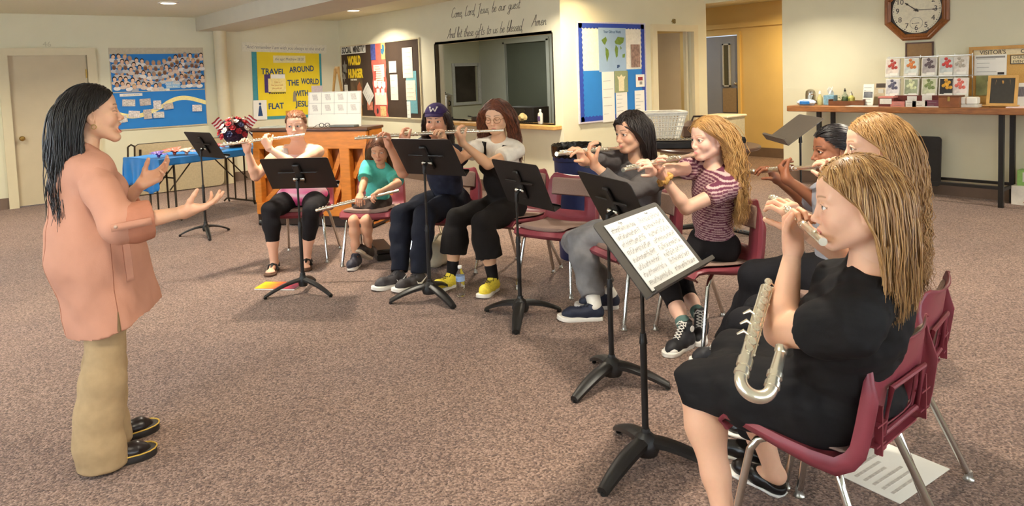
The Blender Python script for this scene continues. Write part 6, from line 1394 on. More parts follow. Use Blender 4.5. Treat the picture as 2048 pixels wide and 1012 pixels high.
# ---------------------------------------------------------------- shoes (local: heel at y = -.05, ankle above 0, toes along +y, sole on z = 0)
def footM(A, fwd, up=(0, 0, 1), drop=.088):
    u = nrm(up); f = nrm(np.array(fwd)-u*(np.array(fwd) @ u)); r = np.cross(f, u); M = np.eye(4); M[:3, 0] = r; M[:3, 1] = f; M[:3, 2] = u; M[:3, 3] = np.array(A)-u*drop; return M
def xf(M, P): return P @ M[:3, :3].T+M[:3, 3]
def sole_out(L, w, n=9):
    pts = []
    prof = [(-.05, .0), (-.045, .55), (-.02, .72), (.03, .7), (.08, .84), (.125, 1.0), (.155, .92), (.175, .66), (.185, .3), (.188, 0)]
    k = L/.238; R_ = [(w*b, (a+.05)*k-.05) for a, b in prof]
    return R_+[(-x, y) for x, y in reversed(R_[1:-1])]
def shoe(parent, off, M, kind, col, side=1, L=.245, solecol=(232, 228, 220), lace=(236, 232, 224), accent=None):
    w = .047*L/.245; k = L/.238; name = {'sandal': 'sandal', 'flat': 'flat_shoe', 'derby': 'derby_shoe', 'high': 'high_top_shoe'}.get(kind, 'sneaker')
    Mm = Matrix([[M[i, j]-(off[i] if (j == 3 and i < 3) else 0) for j in range(4)] for i in range(4)])
    cname = '_'.join(str(v) for v in col)
    um = mat('shoe_upper_'+kind+cname, col, .6 if kind in ('run', 'high') else .3, var=.15, scale=90, bump=.05)
    sm = mat('shoe_sole_'+'_'.join(str(v) for v in solecol), solecol, .6, var=.04)
    o = bpy.data.objects.new(name, None)
    th = {'sandal': .018, 'flat': .01, 'derby': .036, 'high': .026, 'run': .027}[kind]
    g = 1.06 if kind != 'flat' else 1.0
    sb = MB(); out = sole_out(L*1.01, w*g); n_ = len(out); vs = []
    for z, q in ((0, .95), (.004, 1.0), (th-.003, 1.0 if kind != 'run' else .98), (th, .95)):
        for x, y in out:
            tz = z+(.012*max(0, (y-.11*k)/(.08*k))**2 if kind == 'run' else 0); vs.append((x*q, (y-.06)*q+.06, tz))
    fs = [tuple(reversed(range(n_)))]+[(i*n_+j, i*n_+(j+1) % n_, (i+1)*n_+(j+1) % n_, (i+1)*n_+j) for i in range(3) for j in range(n_)]+[tuple(range(3*n_, 4*n_))]
    sb.add(vs, fs)
    if kind == 'sandal':
        root = MB(); root.v, root.f, root.m = sb.v, sb.f, sb.m; so = root.build(name, mat('cork_sole', (84, 58, 42), .8, var=.2, scale=120), parent, True); so.matrix_local = Mm
        st = MB(); b1 = [(-.04, .045, th), (-.03, .05, .06), (.0, .055, .072), (.03, .05, .06), (.04, .045, th)]; st.tube([(x, y*k, z) for x, y, z in b1], .009, 6)
        st.tube([(0, .055*k, .07), (.0, .1*k, .048), (.008*side, .135*k, th+.006)], [.013, .008, .005], 8); st.tube([(-.036, -.02*k, th+.01), (-.03, -.03*k, .055), (0, -.0, .085), (.03, -.03*k, .055), (.036, -.02*k, th+.01)], .008, 6)
        st.build('strap', mat('strap_black', (28, 26, 26), .5, var=.1), so, True); return so
    u = SDF(); tz = .011 if kind == 'run' else 0
    if kind == 'flat':
        u.cone((0, -.02, .028), (0, .05*k, .03), .034, .036, .02); u.cone((0, .05*k, .03), (.004*side, .135*k, .022), .036, .03, .02); u.cone((.004*side, .135*k, .022), (.004*side, .16*k, .018), .03, .018, .02); u.plane((0, 0, .008), (0, 0, -1)); u.plane((0, .02, .052), (0, -.25, 1))
    else:
        u.cone((0, -.014, .05), (0, .05*k, .046), .037*g, .038*g, .02); u.cone((0, .05*k, .046), (.003*side, .125*k, .036+tz), .038*g, .036*g, .02); u.cone((.003*side, .125*k, .036+tz), (.003*side, .152*k, .032+tz), .036*g, .026, .02)
        u.cone((0, -.012, .05), (0, .0, .105 if kind != 'high' else .15), .037, .036, .025, (0, 1)); u.cone((0, .04, .06), (0, .012, .1), .03, .03, .02); u.plane((0, 0, th-.008), (0, 0, -1))
    P, F = u.mesh(.004); P = smooth(P, F, 1, .4)
    if kind == 'derby': P = folds(P, F, .002, 60, 4)
    uo = mkmesh(name, [(P, F, None)], um, parent, (0, 0, 0)); uo.matrix_local = Mm
    sb.build('sole', sm, uo, True)
    if kind in ('run', 'high'):
        lm = mat('laces_'+'_'.join(str(v) for v in lace), lace, .8); lc = MB()
        n = 5 if kind == 'run' else 7
        for i in range(n):
            q = i/(n-1)
            if kind == 'run': y, z = (.1-.075*q)*k, .071+.027*q+tz*.4
            else: y, z = (.105-.075*q)*k, .07+.075*q**1.1
            for sg in (-1, 1): lc.tube([(sg*.019, y, z-.005), (0, y-.003+sg*.004, z+.004), (-sg*.019, y-.014, z+.006)], .0028, 5)
        for sg in (-1, 1): lc.tube([(0, .02*k, z+.004), (sg*.022, .03*k, z+.006), (sg*.03, .045*k, z-.008), (sg*.012, .04*k, z-.002), (0, .025*k, z+.004)], .0026, 5)
        lc.build('laces', lm, uo, True)
    if kind == 'high':
        MB().ball((.003*side, .142*k, .028), 1, 14, 10, (.042, .036, .026)).build('toe_cap', sm, uo, True)
        MB().lathe([(0, 0), (.017, 0), (.017, .004), (0, .004)], n=18, M=Matrix.Rotation(R(90), 4, 'Y'), o=(.036, -.004, .115)).build('ankle_patch', sm, uo); MB().lathe([(0, 0), (.017, 0), (.017, -.004), (0, -.004)], n=18, M=Matrix.Rotation(R(90), 4, 'Y'), o=(-.036, -.004, .115)).build('ankle_patch', sm, uo)
    if kind == 'derby':
        wl = MB(); wl.tube([(x*1.0, (y-.06)*1.0+.06, th+.001) for x, y in sole_out(L*1.01, w*g)], .0032, 5, closed=True); wl.build('welt_stitching', mat('welt_yellow', (206, 170, 70), .6, var=.4, scale=400), uo, True)
    if accent == 'tick':
        am = mat('tick_white', (240, 238, 232), .5)
        for sg in (-1, 1):
            mb = MB(); A_ = [(.05, .062), (.035, .048), (.012, .046), (-.045, .085)]; B_ = [(.05, .062), (.042, .04), (.008, .033), (-.045, .085)]
            mb.grid([[(sg*(.0455 if y > 0 else .0435), y, z) for y, z in A_], [(sg*(.0465 if y > 0 else .0445), y, z) for y, z in B_]]); mb.build('side_tick', am, uo, solid=.003)
    if accent == 'yellow':
        MB().ball((.003*side, .13*k, .045), 1, 14, 10, (.037, .05, .026)).build('toe_box', mat('yellow_mesh', (240, 208, 40), .6, var=.1), uo, True)
    return uo
# ---------------------------------------------------------------- flute
silver = mat('flute_silver', (240, 234, 216), .27, .88, var=.03)
def flute_obj(L=.67):
    t = thing('flute', 'x', 'flute'); r = .0108
    MB().tube([(.0, 0, 0), (.022, 0, 0), (.03, 0, 0)], [.0115, .0122, .0115], 14).build('crown', silver, t, True)
    hj = MB(); hj.tube([(.028, 0, 0), (.2, 0, 0)], [r*.95, r], 14); hj.tube([(.196, 0, 0), (.2, 0, 0), (.22, 0, 0), (.224, 0, 0)], [r, r*1.25, r*1.25, r], 14); hj.build('head_joint', silver, t, True)
    MB().ball((.085, -.004, .0075), 1, 14, 10, (.023, .013, .0055)).build('lip_plate', silver, t, True)
    bd = MB(); bd.tube([(.2, 0, 0), (L-.11, 0, 0)], r, 14); bd.tube([(.23, 0, 0), (.232, 0, 0), (.246, 0, 0), (.248, 0, 0)], [r, r*1.2, r*1.2, r], 14); bd.build('body_joint', silver, t, True)
    ft = MB(); ft.tube([(L-.112, 0, 0), (L, 0, 0)], r, 14); ft.tube([(L-.112, 0, 0), (L-.11, 0, 0), (L-.097, 0, 0), (L-.095, 0, 0)], [r, r*1.22, r*1.22, r], 14); ft.tube([(L-.006, 0, 0), (L, 0, 0)], r*1.15, 14); ft.build('foot_joint', silver, t, True)
    k0 = None; xs = [.262+.0205*i for i in range(12)]+[L-.135, L-.085, L-.06, L-.035]
    for i, x in enumerate(xs):
        if k0 is None:
            mb = MB(); mb.lathe([(.0, .0), (.0085, 0), (.0092, .003), (.0085, .0055), (.005, .006), (0, .0052)], (0, 0, 0), 14); mb.tube([(0, 0, .003), (0, .009, .002), (0, .013, -.003)], .0016, 5); k0 = mb.build('key', silver, t, True); q = k0
        else: q = k0.copy(); COL.objects.link(q)
        q.location = (x, -.001 if i % 3 else .0035, r+.0012)
    rd = MB(); rd.tube([(.255, .012, .0085), (L-.12, .012, .0085)], .0018, 6); rd.tube([(.3, -.011, .007), (.42, -.011, .007)], .0015, 6)
    for x in np.linspace(.258, L-.122, 8): rd.ball((x, .0115, .0075), .0034, 8, 6)
    rd.tube([(L-.1, .011, .007), (L-.02, .011, .007)], .0018, 6); rd.build('key_rods', silver, t, True)
    tk = MB(); tk.tube([(.43, .01, .006), (.45, .016, .01), (.49, .017, .012)], [.002, .0035, .002], 6); tk.tube([(.27, -.009, .004), (.285, -.014, .001), (.3, -.014, -.004)], [.002, .004, .002], 6); tk.build('levers', silver, t, True)
    return t
FL0 = flute_obj(); _flu = [0]
def place_flute(label, crown, far, up=(0, 0, 1)):
    o = FL0 if _flu[0] == 0 else copy_tree(FL0); _flu[0] += 1; x = nrm(np.array(far)-crown); z = nrm(np.array(up)-x*(np.array(up) @ x)); y = np.cross(z, x)
    o.matrix_world = Matrix(((x[0], y[0], z[0], crown[0]), (x[1], y[1], z[1], crown[1]), (x[2], y[2], z[2], crown[2]), (0, 0, 0, 1))); tag(o, label, 'flute', 'flutes'); return o
# ================================================================ the people
skin_m = attr_mat('skin', .5, .03, 90, .35, .12, .04); hair_m = attr_mat('hair', .38, .1, 140, .5)
def seam(P, F, pts, dirs, off, lift=.001):
    """drops points onto a garment along dirs"""
    from mathutils.bvhtree import BVHTree
    t = BVHTree.FromPolygons([tuple(p) for p in P], [tuple(int(i) for i in f) for f in F]); out = []
    for p, d in zip(pts, dirs):
        h = t.ray_cast(Vector(tuple(p)), Vector(tuple(d)))
        if h[0] is not None: out.append(np.array(h[0])+np.array(h[1])*lift-np.array(off))
    return out
def cloth(name, rgb, rough=.85, bump=.12, bscale=420, **k): return mat(name, rgb, rough, var=k.pop('var', .07), scale=k.pop('scale', 30), bump=bump, bscale=bscale, spec=.2, **k)
class Body:
    def __init__(s, label, P, f, sc=1.0, fat=1.0, skin=(232, 186, 160), h=.0075, chest=None):
        s.P = np.array(P, float); s.f = nrm((math.cos(R(f)), math.sin(R(f)), 0)); s.k = sc; s.fat = fat; s.sk = skin; s.h = h
        s.r = np.cross(s.f, (0, 0, 1)); s.label = label; s.bust = 0; s.cf = s.f if chest is None else nrm((math.cos(R(chest)), math.sin(R(chest)), 0)); s.arms = {}; s.legs = {}; s.hands = []
    def spine(s, N):
        s.N = np.array(N, float); s.up = nrm(s.N-s.P); s.cr = nrm(np.cross(s.cf, s.up)); s.cfw = np.cross(s.up, s.cr); k = s.k
        s.S = {q: s.N-s.up*.055*k+s.cr*q*.158*k*(1+.25*(s.fat-1))+s.cfw*.005 for q in (1, -1)}         # +1 = right
        s.Hp = {q: s.P+s.r*q*.088*k*s.fat-np.array([0, 0, .01]) for q in (1, -1)}
        return s
    def tors(s, F, e=0.0, low=True, kk=.04):
        k, w = s.k, s.fat; T = np.array([s.cr, s.cfw, s.up]); Lt = np.linalg.norm(s.N-s.P); pr = np.array([s.r, s.f, (0, 0, 1)])
        if low: F.ell(s.P+np.array([0, 0, .0])-s.f*.01, (.165*k*w+e, .118*k*w+e, .105*k+e), pr, kk)
        F.ell(s.P+s.up*Lt*.36+s.cfw*.006, (.133*k*w+e, .1*k*w+e, .15*k+e), T, kk)
        F.ell(s.P+s.up*Lt*.66, (.15*k*(.6+.4*w)+e, .104*k*(.5+.5*w)+e, .165*k+e), T, kk)
        F.cone(s.S[1]-s.cr*.03*k, s.S[-1]+s.cr*.03*k, .056*k+e, .056*k+e, kk); F.cone(s.N-s.up*.02*k, s.S[1], .05*k+e*.6, .048*k+e, kk); F.cone(s.N-s.up*.02*k, s.S[-1], .05*k+e*.6, .048*k+e, kk)
        if s.bust:
            for q in (-1, 1): F.ell(s.P+s.up*Lt*.66+s.cfw*(.088*k)+s.cr*q*.068*k, (.058*k*s.bust+e*.7, .05*k*s.bust+e*.7, .056*k*s.bust+e*.7), T, .035)
        return F
    def arm(s, q, E, W, ru=1.0): s.arms[q] = (np.array(E, float), np.array(W, float), ru); return s
    def leg(s, q, K, A): s.legs[q] = (np.array(K, float), np.array(A, float)); return s
    def legpx(s, q, px, A): return s.leg(q, ik(s.Hp[q], A, .43*s.k, .42*s.k, px), A)
    def armc(s, F, q, e=0, a=0, b=2, k=.02, flat=True, e1=None):
        """upper arm (0..1) and forearm (1..2) between a and b"""
        E, W, ru = s.arms[q]; S = s.S[q]; kk = s.k; e1 = e if e1 is None else e1
        ra = lambda t: np.interp(t, [0, .35, 1, 1.25, 2], [.05*ru, .047*ru, .037*(.5+.5*ru), .038*(.5+.5*ru), .0235])*kk
        pt = lambda t: S+(E-S)*t if t <= 1 else E+(W-E)*(t-1)
        ts = [a]+[t for t in (.35, 1, 1.25) if a < t < b]+[b]; n = len(ts)
        for i in range(n-1):
            ea = e+(e1-e)*(ts[i]-a)/(b-a); eb = e+(e1-e)*(ts[i+1]-a)/(b-a); F.cone(pt(ts[i]), pt(ts[i+1]), ra(ts[i])+ea, ra(ts[i+1])+eb, k, (0, 1 if (flat and i == n-2) else 0))
        return F
    def legc(s, F, q, e=0, a=0, b=2, k=.03, flat=True, e1=None, fat=None):
        K, A = s.legs[q]; Hh = s.Hp[q]; w = s.fat if fat is None else fat; kk = s.k; e1 = e if e1 is None else e1
        ra = lambda t: np.interp(t, [0, .5, 1, 1.3, 1.65, 2], [.088*w, .074*w, .056*(.5+.5*w), .056*(.4+.6*w), .043, .034])*kk
        pt = lambda t: Hh+(K-Hh)*t if t <= 1 else K+(A-K)*(t-1)
        ts = [a]+[t for t in (.5, 1, 1.3, 1.65) if a < t < b]+[b]; n = len(ts)
        for i in range(n-1):
            ea = e+(e1-e)*(ts[i]-a)/(b-a); eb = e+(e1-e)*(ts[i+1]-a)/(b-a); F.cone(pt(ts[i]), pt(ts[i+1]), ra(ts[i])+ea, ra(ts[i+1])+eb, k, (0, 1 if (flat and i == n-2) else 0))
        return F
    def finish(s, hd, nr=.05, feet=()):
        base = s.P.copy(); base[2] = 0; s.root = thing('person', s.label, 'person', tuple(base)); s.off = base
        F = SDF(); s.tors(F, -.004)
        for q in s.arms: s.armc(F, q, flat=False)
        for q in s.legs: s.legc(F, q, flat=False)
        F.cone(s.N-s.up*.03, hd.w((0, -.022, -.05)), nr*1.12*s.k, nr*s.k, .03)
        for a, b, r0, r1 in feet: F.cone(a, b, r0, r1, .012)
        P, Fc = F.mesh(s.h); parts = [(smooth(P, Fc, 1, .4), Fc, L3(s.sk)*TAN)]
        for H in s.hands:
            P, Fc = H.mesh(.0024 if s.h < .0075 else .003); parts.append((smooth(P, Fc, 1, .3), Fc, L3(s.sk)*TAN*np.array([1, .97, .97])))
        parts += hd.parts(s.N-s.up*.01, nr*s.k*1.02)
        mkmesh('body', parts, skin_m, s.root, s.off); s.hd = hd; return s
    def wear(s, name, F, m, amp=.004, sc=22, seed=1, h=None, dirv=None, label=None, sm=1, col=None):
        out = []
        for i, f_ in enumerate(F if isinstance(F, list) else [F]):
            P, Fc = f_.mesh(h or s.h); P = smooth(P, Fc, sm, .5); P = folds(P, Fc, amp, sc, seed+i, dirv); P = folds(P, Fc, amp*.45, sc*2.3, seed+50+i, dirv); out.append((P, Fc, col(P) if col else None))
            if i == 0: s.last = (P, Fc)
        return mkmesh(name, out, m, s.root, s.off, label)
    def hairdo(s, st, m=None):
        st.setdefault('colliders', [(s.S[1], s.S[-1], .058*s.k), (s.N-s.up*.1, s.P, .088*s.k*s.fat), (s.N, s.hd.w((0, -.02, -.06)), .058*s.k), (s.S[1], s.arms[1][0], .058*s.k), (s.S[-1], s.arms[-1][0], .058*s.k)])
        return mkmesh('hair', hair_mesh(s.hd, st)+st.get('extra', []), hair_m, s.root, s.off)
    def neckline(s, F, depth=.05, r=.075, z=.0):
        F.ell(s.N+s.up*(.035+z)+s.cfw*.02, (r*s.k, r*s.k, depth*s.k), np.array([s.cr, s.cfw, s.up]), .006, True); return F
    def hold(s, q, Q, u, pn, curl=(48, 42, 25), k=1.0, spread=.05, thumb=(.5, .35), dist=.083, back=.02, elbow=None, ru=1.0):
        """hand q closes on the flute at Q: u from the wrist to the knuckles, pn where the palm faces"""
        u = nrm(u); pn = nrm(np.array(pn)-u*(np.array(pn) @ u)); W = np.array(Q)-u*dist*k-pn*back*k
        H = SDF(); l1, l2 = .285*s.k, .245*s.k
        E = ik(s.S[q], W, l1, l2, elbow)
        hand(H, W, u, pn, q, curl, spread, k, thumb); s.hands.append(H)
        kk = s.k; H.cone(W-nrm(W-E)*.06, W+nrm(W-E)*.004, .0275*kk, .0225*kk, .012); H.cone(W, W+u*.025*k, .0215*kk, .018*k, .02)
        s.arm(q, E, W, ru); return W
def strap(s, F, q, m, xs=(.055, .085), t=(.0, .22), w=.045, name='strap', back=True, e=.004):
    P, Fc = F; 
    for sg in ((1, -1) if back else (1,)):
        ts = np.linspace(t[0], t[1], 12); C = [s.N+s.cr*q*(xs[1]+(xs[0]-xs[1])*(v-t[0])/(t[1]-t[0]))-s.up*v for v in ts]
        rows = []
        for o in (-.5, 0, .5):
            rows.append(seam(P, Fc, [c+s.cr*o*w+s.cfw*sg*.5 for c in C], [-s.cfw*sg]*12, s.off, e))
        if min(len(r) for r in rows) == 12: MB().grid(rows).build(name, m, s.root, True, solid=.003)
def limb_check(n, s):
    for q in s.arms: print(n, 'arm', q, 'up %.2f fore %.2f' % (np.linalg.norm(s.arms[q][0]-s.S[q]), np.linalg.norm(s.arms[q][1]-s.arms[q][0])), s.S[q].round(2), s.arms[q][0].round(2))
    for q in s.legs: print(n, 'leg', q, 'th %.2f sh %.2f' % (np.linalg.norm(s.legs[q][0]-s.Hp[q]), np.linalg.norm(s.legs[q][1]-s.legs[q][0])), s.legs[q][0].round(2), s.legs[q][1].round(2))
    print(n, 'torso %.2f' % np.linalg.norm(s.N-s.P), 'head', s.hd.c.round(2))
def seat(i, back=.05, z=.535, dx=0): 
    x, y, f = CHAIR[i]; return np.array([x-back*math.cos(R(f)), y-back*math.sin(R(f)), z])
def hdir(deg, pitch=0): return (math.cos(R(deg))*math.cos(R(pitch)), math.sin(R(deg))*math.cos(R(pitch)), math.sin(R(pitch)))
Z3 = np.array([0, 0, 1.0])
def lips(hd): return hd.w((0, .1085, -.0745))
def flute_line(hd, far_px, far=False, L=.585):
    l = lips(hd); e = reach(l, L, far_px[0], far_px[1], far); d = nrm(e-l); return l-d*.085, d
CHK = []
# ---------------------------------------------------------------- pink-topped player
def pink():
    s = Body('seated flute player in a pink and white tank top and black capri leggings', seat(0, .04), 232, 1.0, 1.14, (236, 190, 166)); s.bust = 1.1
    hc = dep(592, 250, 6.12); hd = Head(hc, hdir(236, -4), dict(skin=(238, 194, 172), brow=(150, 100, 66), iris=(100, 110, 120), lip=(206, 120, 116), gaze=(.25, 1, .02), cheek=1.08), size=1.04)
    s.spine(hc-Z3*.185+np.array(hdir(232))*-.02)
    cr, d = flute_line(hd, (428, 292)); place_flute('flute of the pink-topped player', cr, cr+d)
    QL, QR = cr+d*.315, cr+d*.48
    EL = reach(s.S[-1], .29, 590, 330); ER = reach(s.S[1], .29, 511, 356)
    s.hold(-1, QL, .5*nrm(QL-EL)+Z3*.35, -s.cfw*.9-s.cr*.2, elbow=(590, 330), k=.96, ru=1.12); s.hold(1, QR, nrm(QR-ER)+Z3*.5, s.cfw, elbow=(511, 356), k=.96, ru=1.12)
    aR, aL = flr(548, 521, .085), flr(614, 512, .085); s.legpx(1, (541, 432), aR); s.legpx(-1, (620, 428), aL)
    tR, tL = flr(531, 549)-flr(558, 520), flr(606, 543)-flr(620, 510); ft = []
    for a, t_ in ((aR, tR), (aL, tL)):
        t_ = nrm(t_*[1, 1, 0]); ft += [(a-Z3*.02-t_*.03, a+t_*.03-Z3*.04, .034, .03), (a+t_*.03-Z3*.038, a+t_*.125-Z3*.056, .03, .02)]; sd = np.cross(t_, Z3)
        ft += [(a+t_*.12-Z3*.056+sd*v, a+t_*(.158-.012*abs(v)/.02)-Z3*.06+sd*v*1.2, .0105, .009) for v in (-.026, -.013, 0, .013, .026)]
    s.finish(hd, .053, ft)
    F = SDF(); s.tors(F, .009); F.plane(s.N-s.up*.055*s.k+s.cfw*.1, s.up*1+s.cfw*.35); F.ell(s.P+s.f*.09+Z3*.035, (.225, .13, .1), np.array([s.r, s.f, Z3]), .05); F.plane(s.P-Z3*.05+s.f*.02, -Z3)
    for q in (1, -1): F.cone(s.S[q]-s.cr*q*.035+s.cfw*.01, s.N-s.up*.2+s.cr*q*.06+s.cfw*.1, .0, .0, .001)
    for q in (1, -1): F.ell(s.S[q]+s.cr*q*.045, (.1, .12, .13), np.array([s.cr, s.cfw, s.up]), .008, True)
    def tie(P):
        t = (P-s.P) @ s.up; c1, c2 = L3((236, 92, 150)), L3((240, 214, 216)); n = np.sin(P @ np.array([31, 23, 9.]))*.5+.5; w = np.clip((t-.12+.05*n)/.1, 0, 1); b = np.exp(-((t-.1-.03*n)/.022)**2)*.8; w = np.maximum(w, b)[:, None]; return c1*(1-w)+c2*w
    s.wear('tank_top', F, attr_mat('tie_dye', .85, .05, 200, .2, 0, .2), .008, 26, 3, col=tie)
    tf = SDF(); s.tors(tf, -.004); bm = tf.mesh(.008)
    for q in (1, -1): strap(s, bm, q, cloth('grey_strap', (206, 196, 190)), (.062, .1), (-.0, .17), .05)
    F = SDF()
    for q in (1, -1): s.legc(F, q, .008, 0, 1.62)
    F.ell(s.P+Z3*.01, (.182*s.fat, .132*s.fat, .12), np.array([s.r, s.f, Z3]), .04); F.plane(s.P+Z3*.1, Z3)
    s.wear('leggings', F, cloth('black_leggings', (32, 30, 32)), .004, 30, 5)
    for q, a, t_ in ((1, aR, tR), (-1, aL, tL)): shoe(s.root, s.off, footM(a, t_, drop=.085), 'sandal', (60, 44, 36), q, .25)
    s.hairdo(dict(n=420, length=.2, tie=(0, -.115, .03), col=[(104, 62, 40), (150, 98, 62), (124, 78, 50)], part=.005, r=.0036, wave=0, back=1, m=20, extra=[(lambda V, F: (V*np.array([.04, .035, .04])+hd.w((0, -.125, .035)), F, L3((112, 70, 44))))(*sphere_q((0, 0, 0), 1, 16, 10))])); CHK.append(('pink', s))
pink()
def shirt(s, name, m, e=.011, sl=(.62, .62), loose=.012, hem=-.02, neck=(.05, .07, 0), seed=1, amp=.006, sc=24, col=None, low=True, hemn=None, sub_=None):
    amp *= 1.7
    F = SDF(); s.tors(F, e, low)
    for q in (1, -1): s.armc(F, q, e*.8, -.02, sl[0 if q == 1 else 1], e1=e*.8+loose)
    F.plane(s.P+Z3*hem+s.f*.02, -Z3 if hemn is None else hemn)
    if neck: s.neckline(F, neck[0], neck[1], neck[2])
    if sub_: sub_(F)
    return s.wear(name, F, m, amp, sc, seed, col=col)
def trousers(s, name, m, e=.011, to=1.9, e1=None, seed=5, amp=.011, sc=22, extra=None, fat=None):
    F = SDF()
    for q in s.legs: s.legc(F, q, e, 0, to, e1=e1, fat=fat)
    F.ell(s.P-s.f*.01, (.172*s.k*s.fat+e*.6, .125*s.k*s.fat+e*.6, .11*s.k+e*.5), np.array([s.r, s.f, Z3]), .04)
    if extra: extra(F)
    F.plane(s.P+Z3*.075*s.k, Z3)
    return s.wear(name, F, m, amp, sc, seed)
def sock(s, q, m, a=1.72, e=.006):
    F = SDF(); s.legc(F, q, e, a, 2, flat=False); return s.wear('sock', F, m, .001, 40, 2)
# ---------------------------------------------------------------- small player in turquoise
def child():
    P = seat(1, .06, .505); s = Body('small seated child in a turquoise T-shirt holding a flute on the lap', P, 222, .74, .95, (228, 178, 148), .006)
    hc = dep(759, 297, 5.92); hd = Head(hc, hdir(228, -22), dict(skin=(232, 184, 156), brow=(120, 80, 54), mouth='shut', closed=False, gaze=(0, .8, -.6), lip=(200, 118, 110), jaw=.92, nose=.85, cheek=1.06), up=Z3, size=.94)
    s.spine(hc-Z3*.155+np.array(hdir(222))*-.025)
    f0 = dep(686, 408, 5.62); f1 = dep(773, 387, 5.62); d = nrm(f1-f0); cr = f1+d*.1; place_flute('flute lying across the lap of the small child', cr, cr-d)
    Qr, Ql = f0+d*.13, f0+d*.26
    Er = reach(s.S[1], .2, 726, 372); El = reach(s.S[-1], .2, 801, 366)
    s.hold(1, Qr, nrm(Qr-Er)+.1*s.f, -Z3+.4*s.f, (50, 40, 25), .76, elbow=(726, 372), dist=.07); s.hold(-1, Ql, nrm(Ql-El)+.1*s.f, -Z3*.8+.5*s.f, (50, 40, 25), .76, elbow=(801, 366), dist=.07)
    aR = flr(712, 515, .08); aL = dep(737, 497, depth_of(aR)+.1); aL[2] = .11
    s.legpx(1, (707, 424), aR); s.legpx(-1, (737, 427), aL)
    s.finish(hd, .043)
    shirt(s, 'tee_shirt', cloth('turquoise_tee', (92, 196, 184)), .012, (.7, .7), .022, -.02, (.04, .062, 0), 11, .006)
    def sk(F): pass
    F = SDF(); [s.legc(F, q, .014, 0, .68, e1=.024) for q in (1, -1)]; F.ell(s.P, (.13, .1, .085), np.array([s.r, s.f, Z3]), .03); F.plane(s.P+Z3*.06, Z3); s.wear('shorts', F, cloth('dark_shorts', (62, 50, 46)), .005, 30, 4)
    t_ = nrm((flr(688, 541)-flr(716, 520))*[1, 1, 0]); shoe(s.root, s.off, footM(aR, t_, drop=.08), 'run', (50, 50, 62), 1, .2, lace=(232, 128, 78))
    tl = nrm(dep(715, 512, depth_of(aL)-.05)-dep(745, 512, depth_of(aL))); shoe(s.root, s.off, footM(aL-Z3*.0, nrm(nrm(s.f)*.75+tl*.5+Z3*.35), nrm(Z3*.8-s.f*.55), .07), 'run', (52, 44, 44), -1, .2, solecol=(206, 190, 166), lace=(80, 66, 60))
    s.hairdo(dict(n=430, length=.33, fl=.26, part=.0, back=.25, col=[(96, 58, 38), (132, 84, 54), (110, 68, 46)], wave=.003, lam=.12, lat=.055)); CHK.append(('child', s))
child()
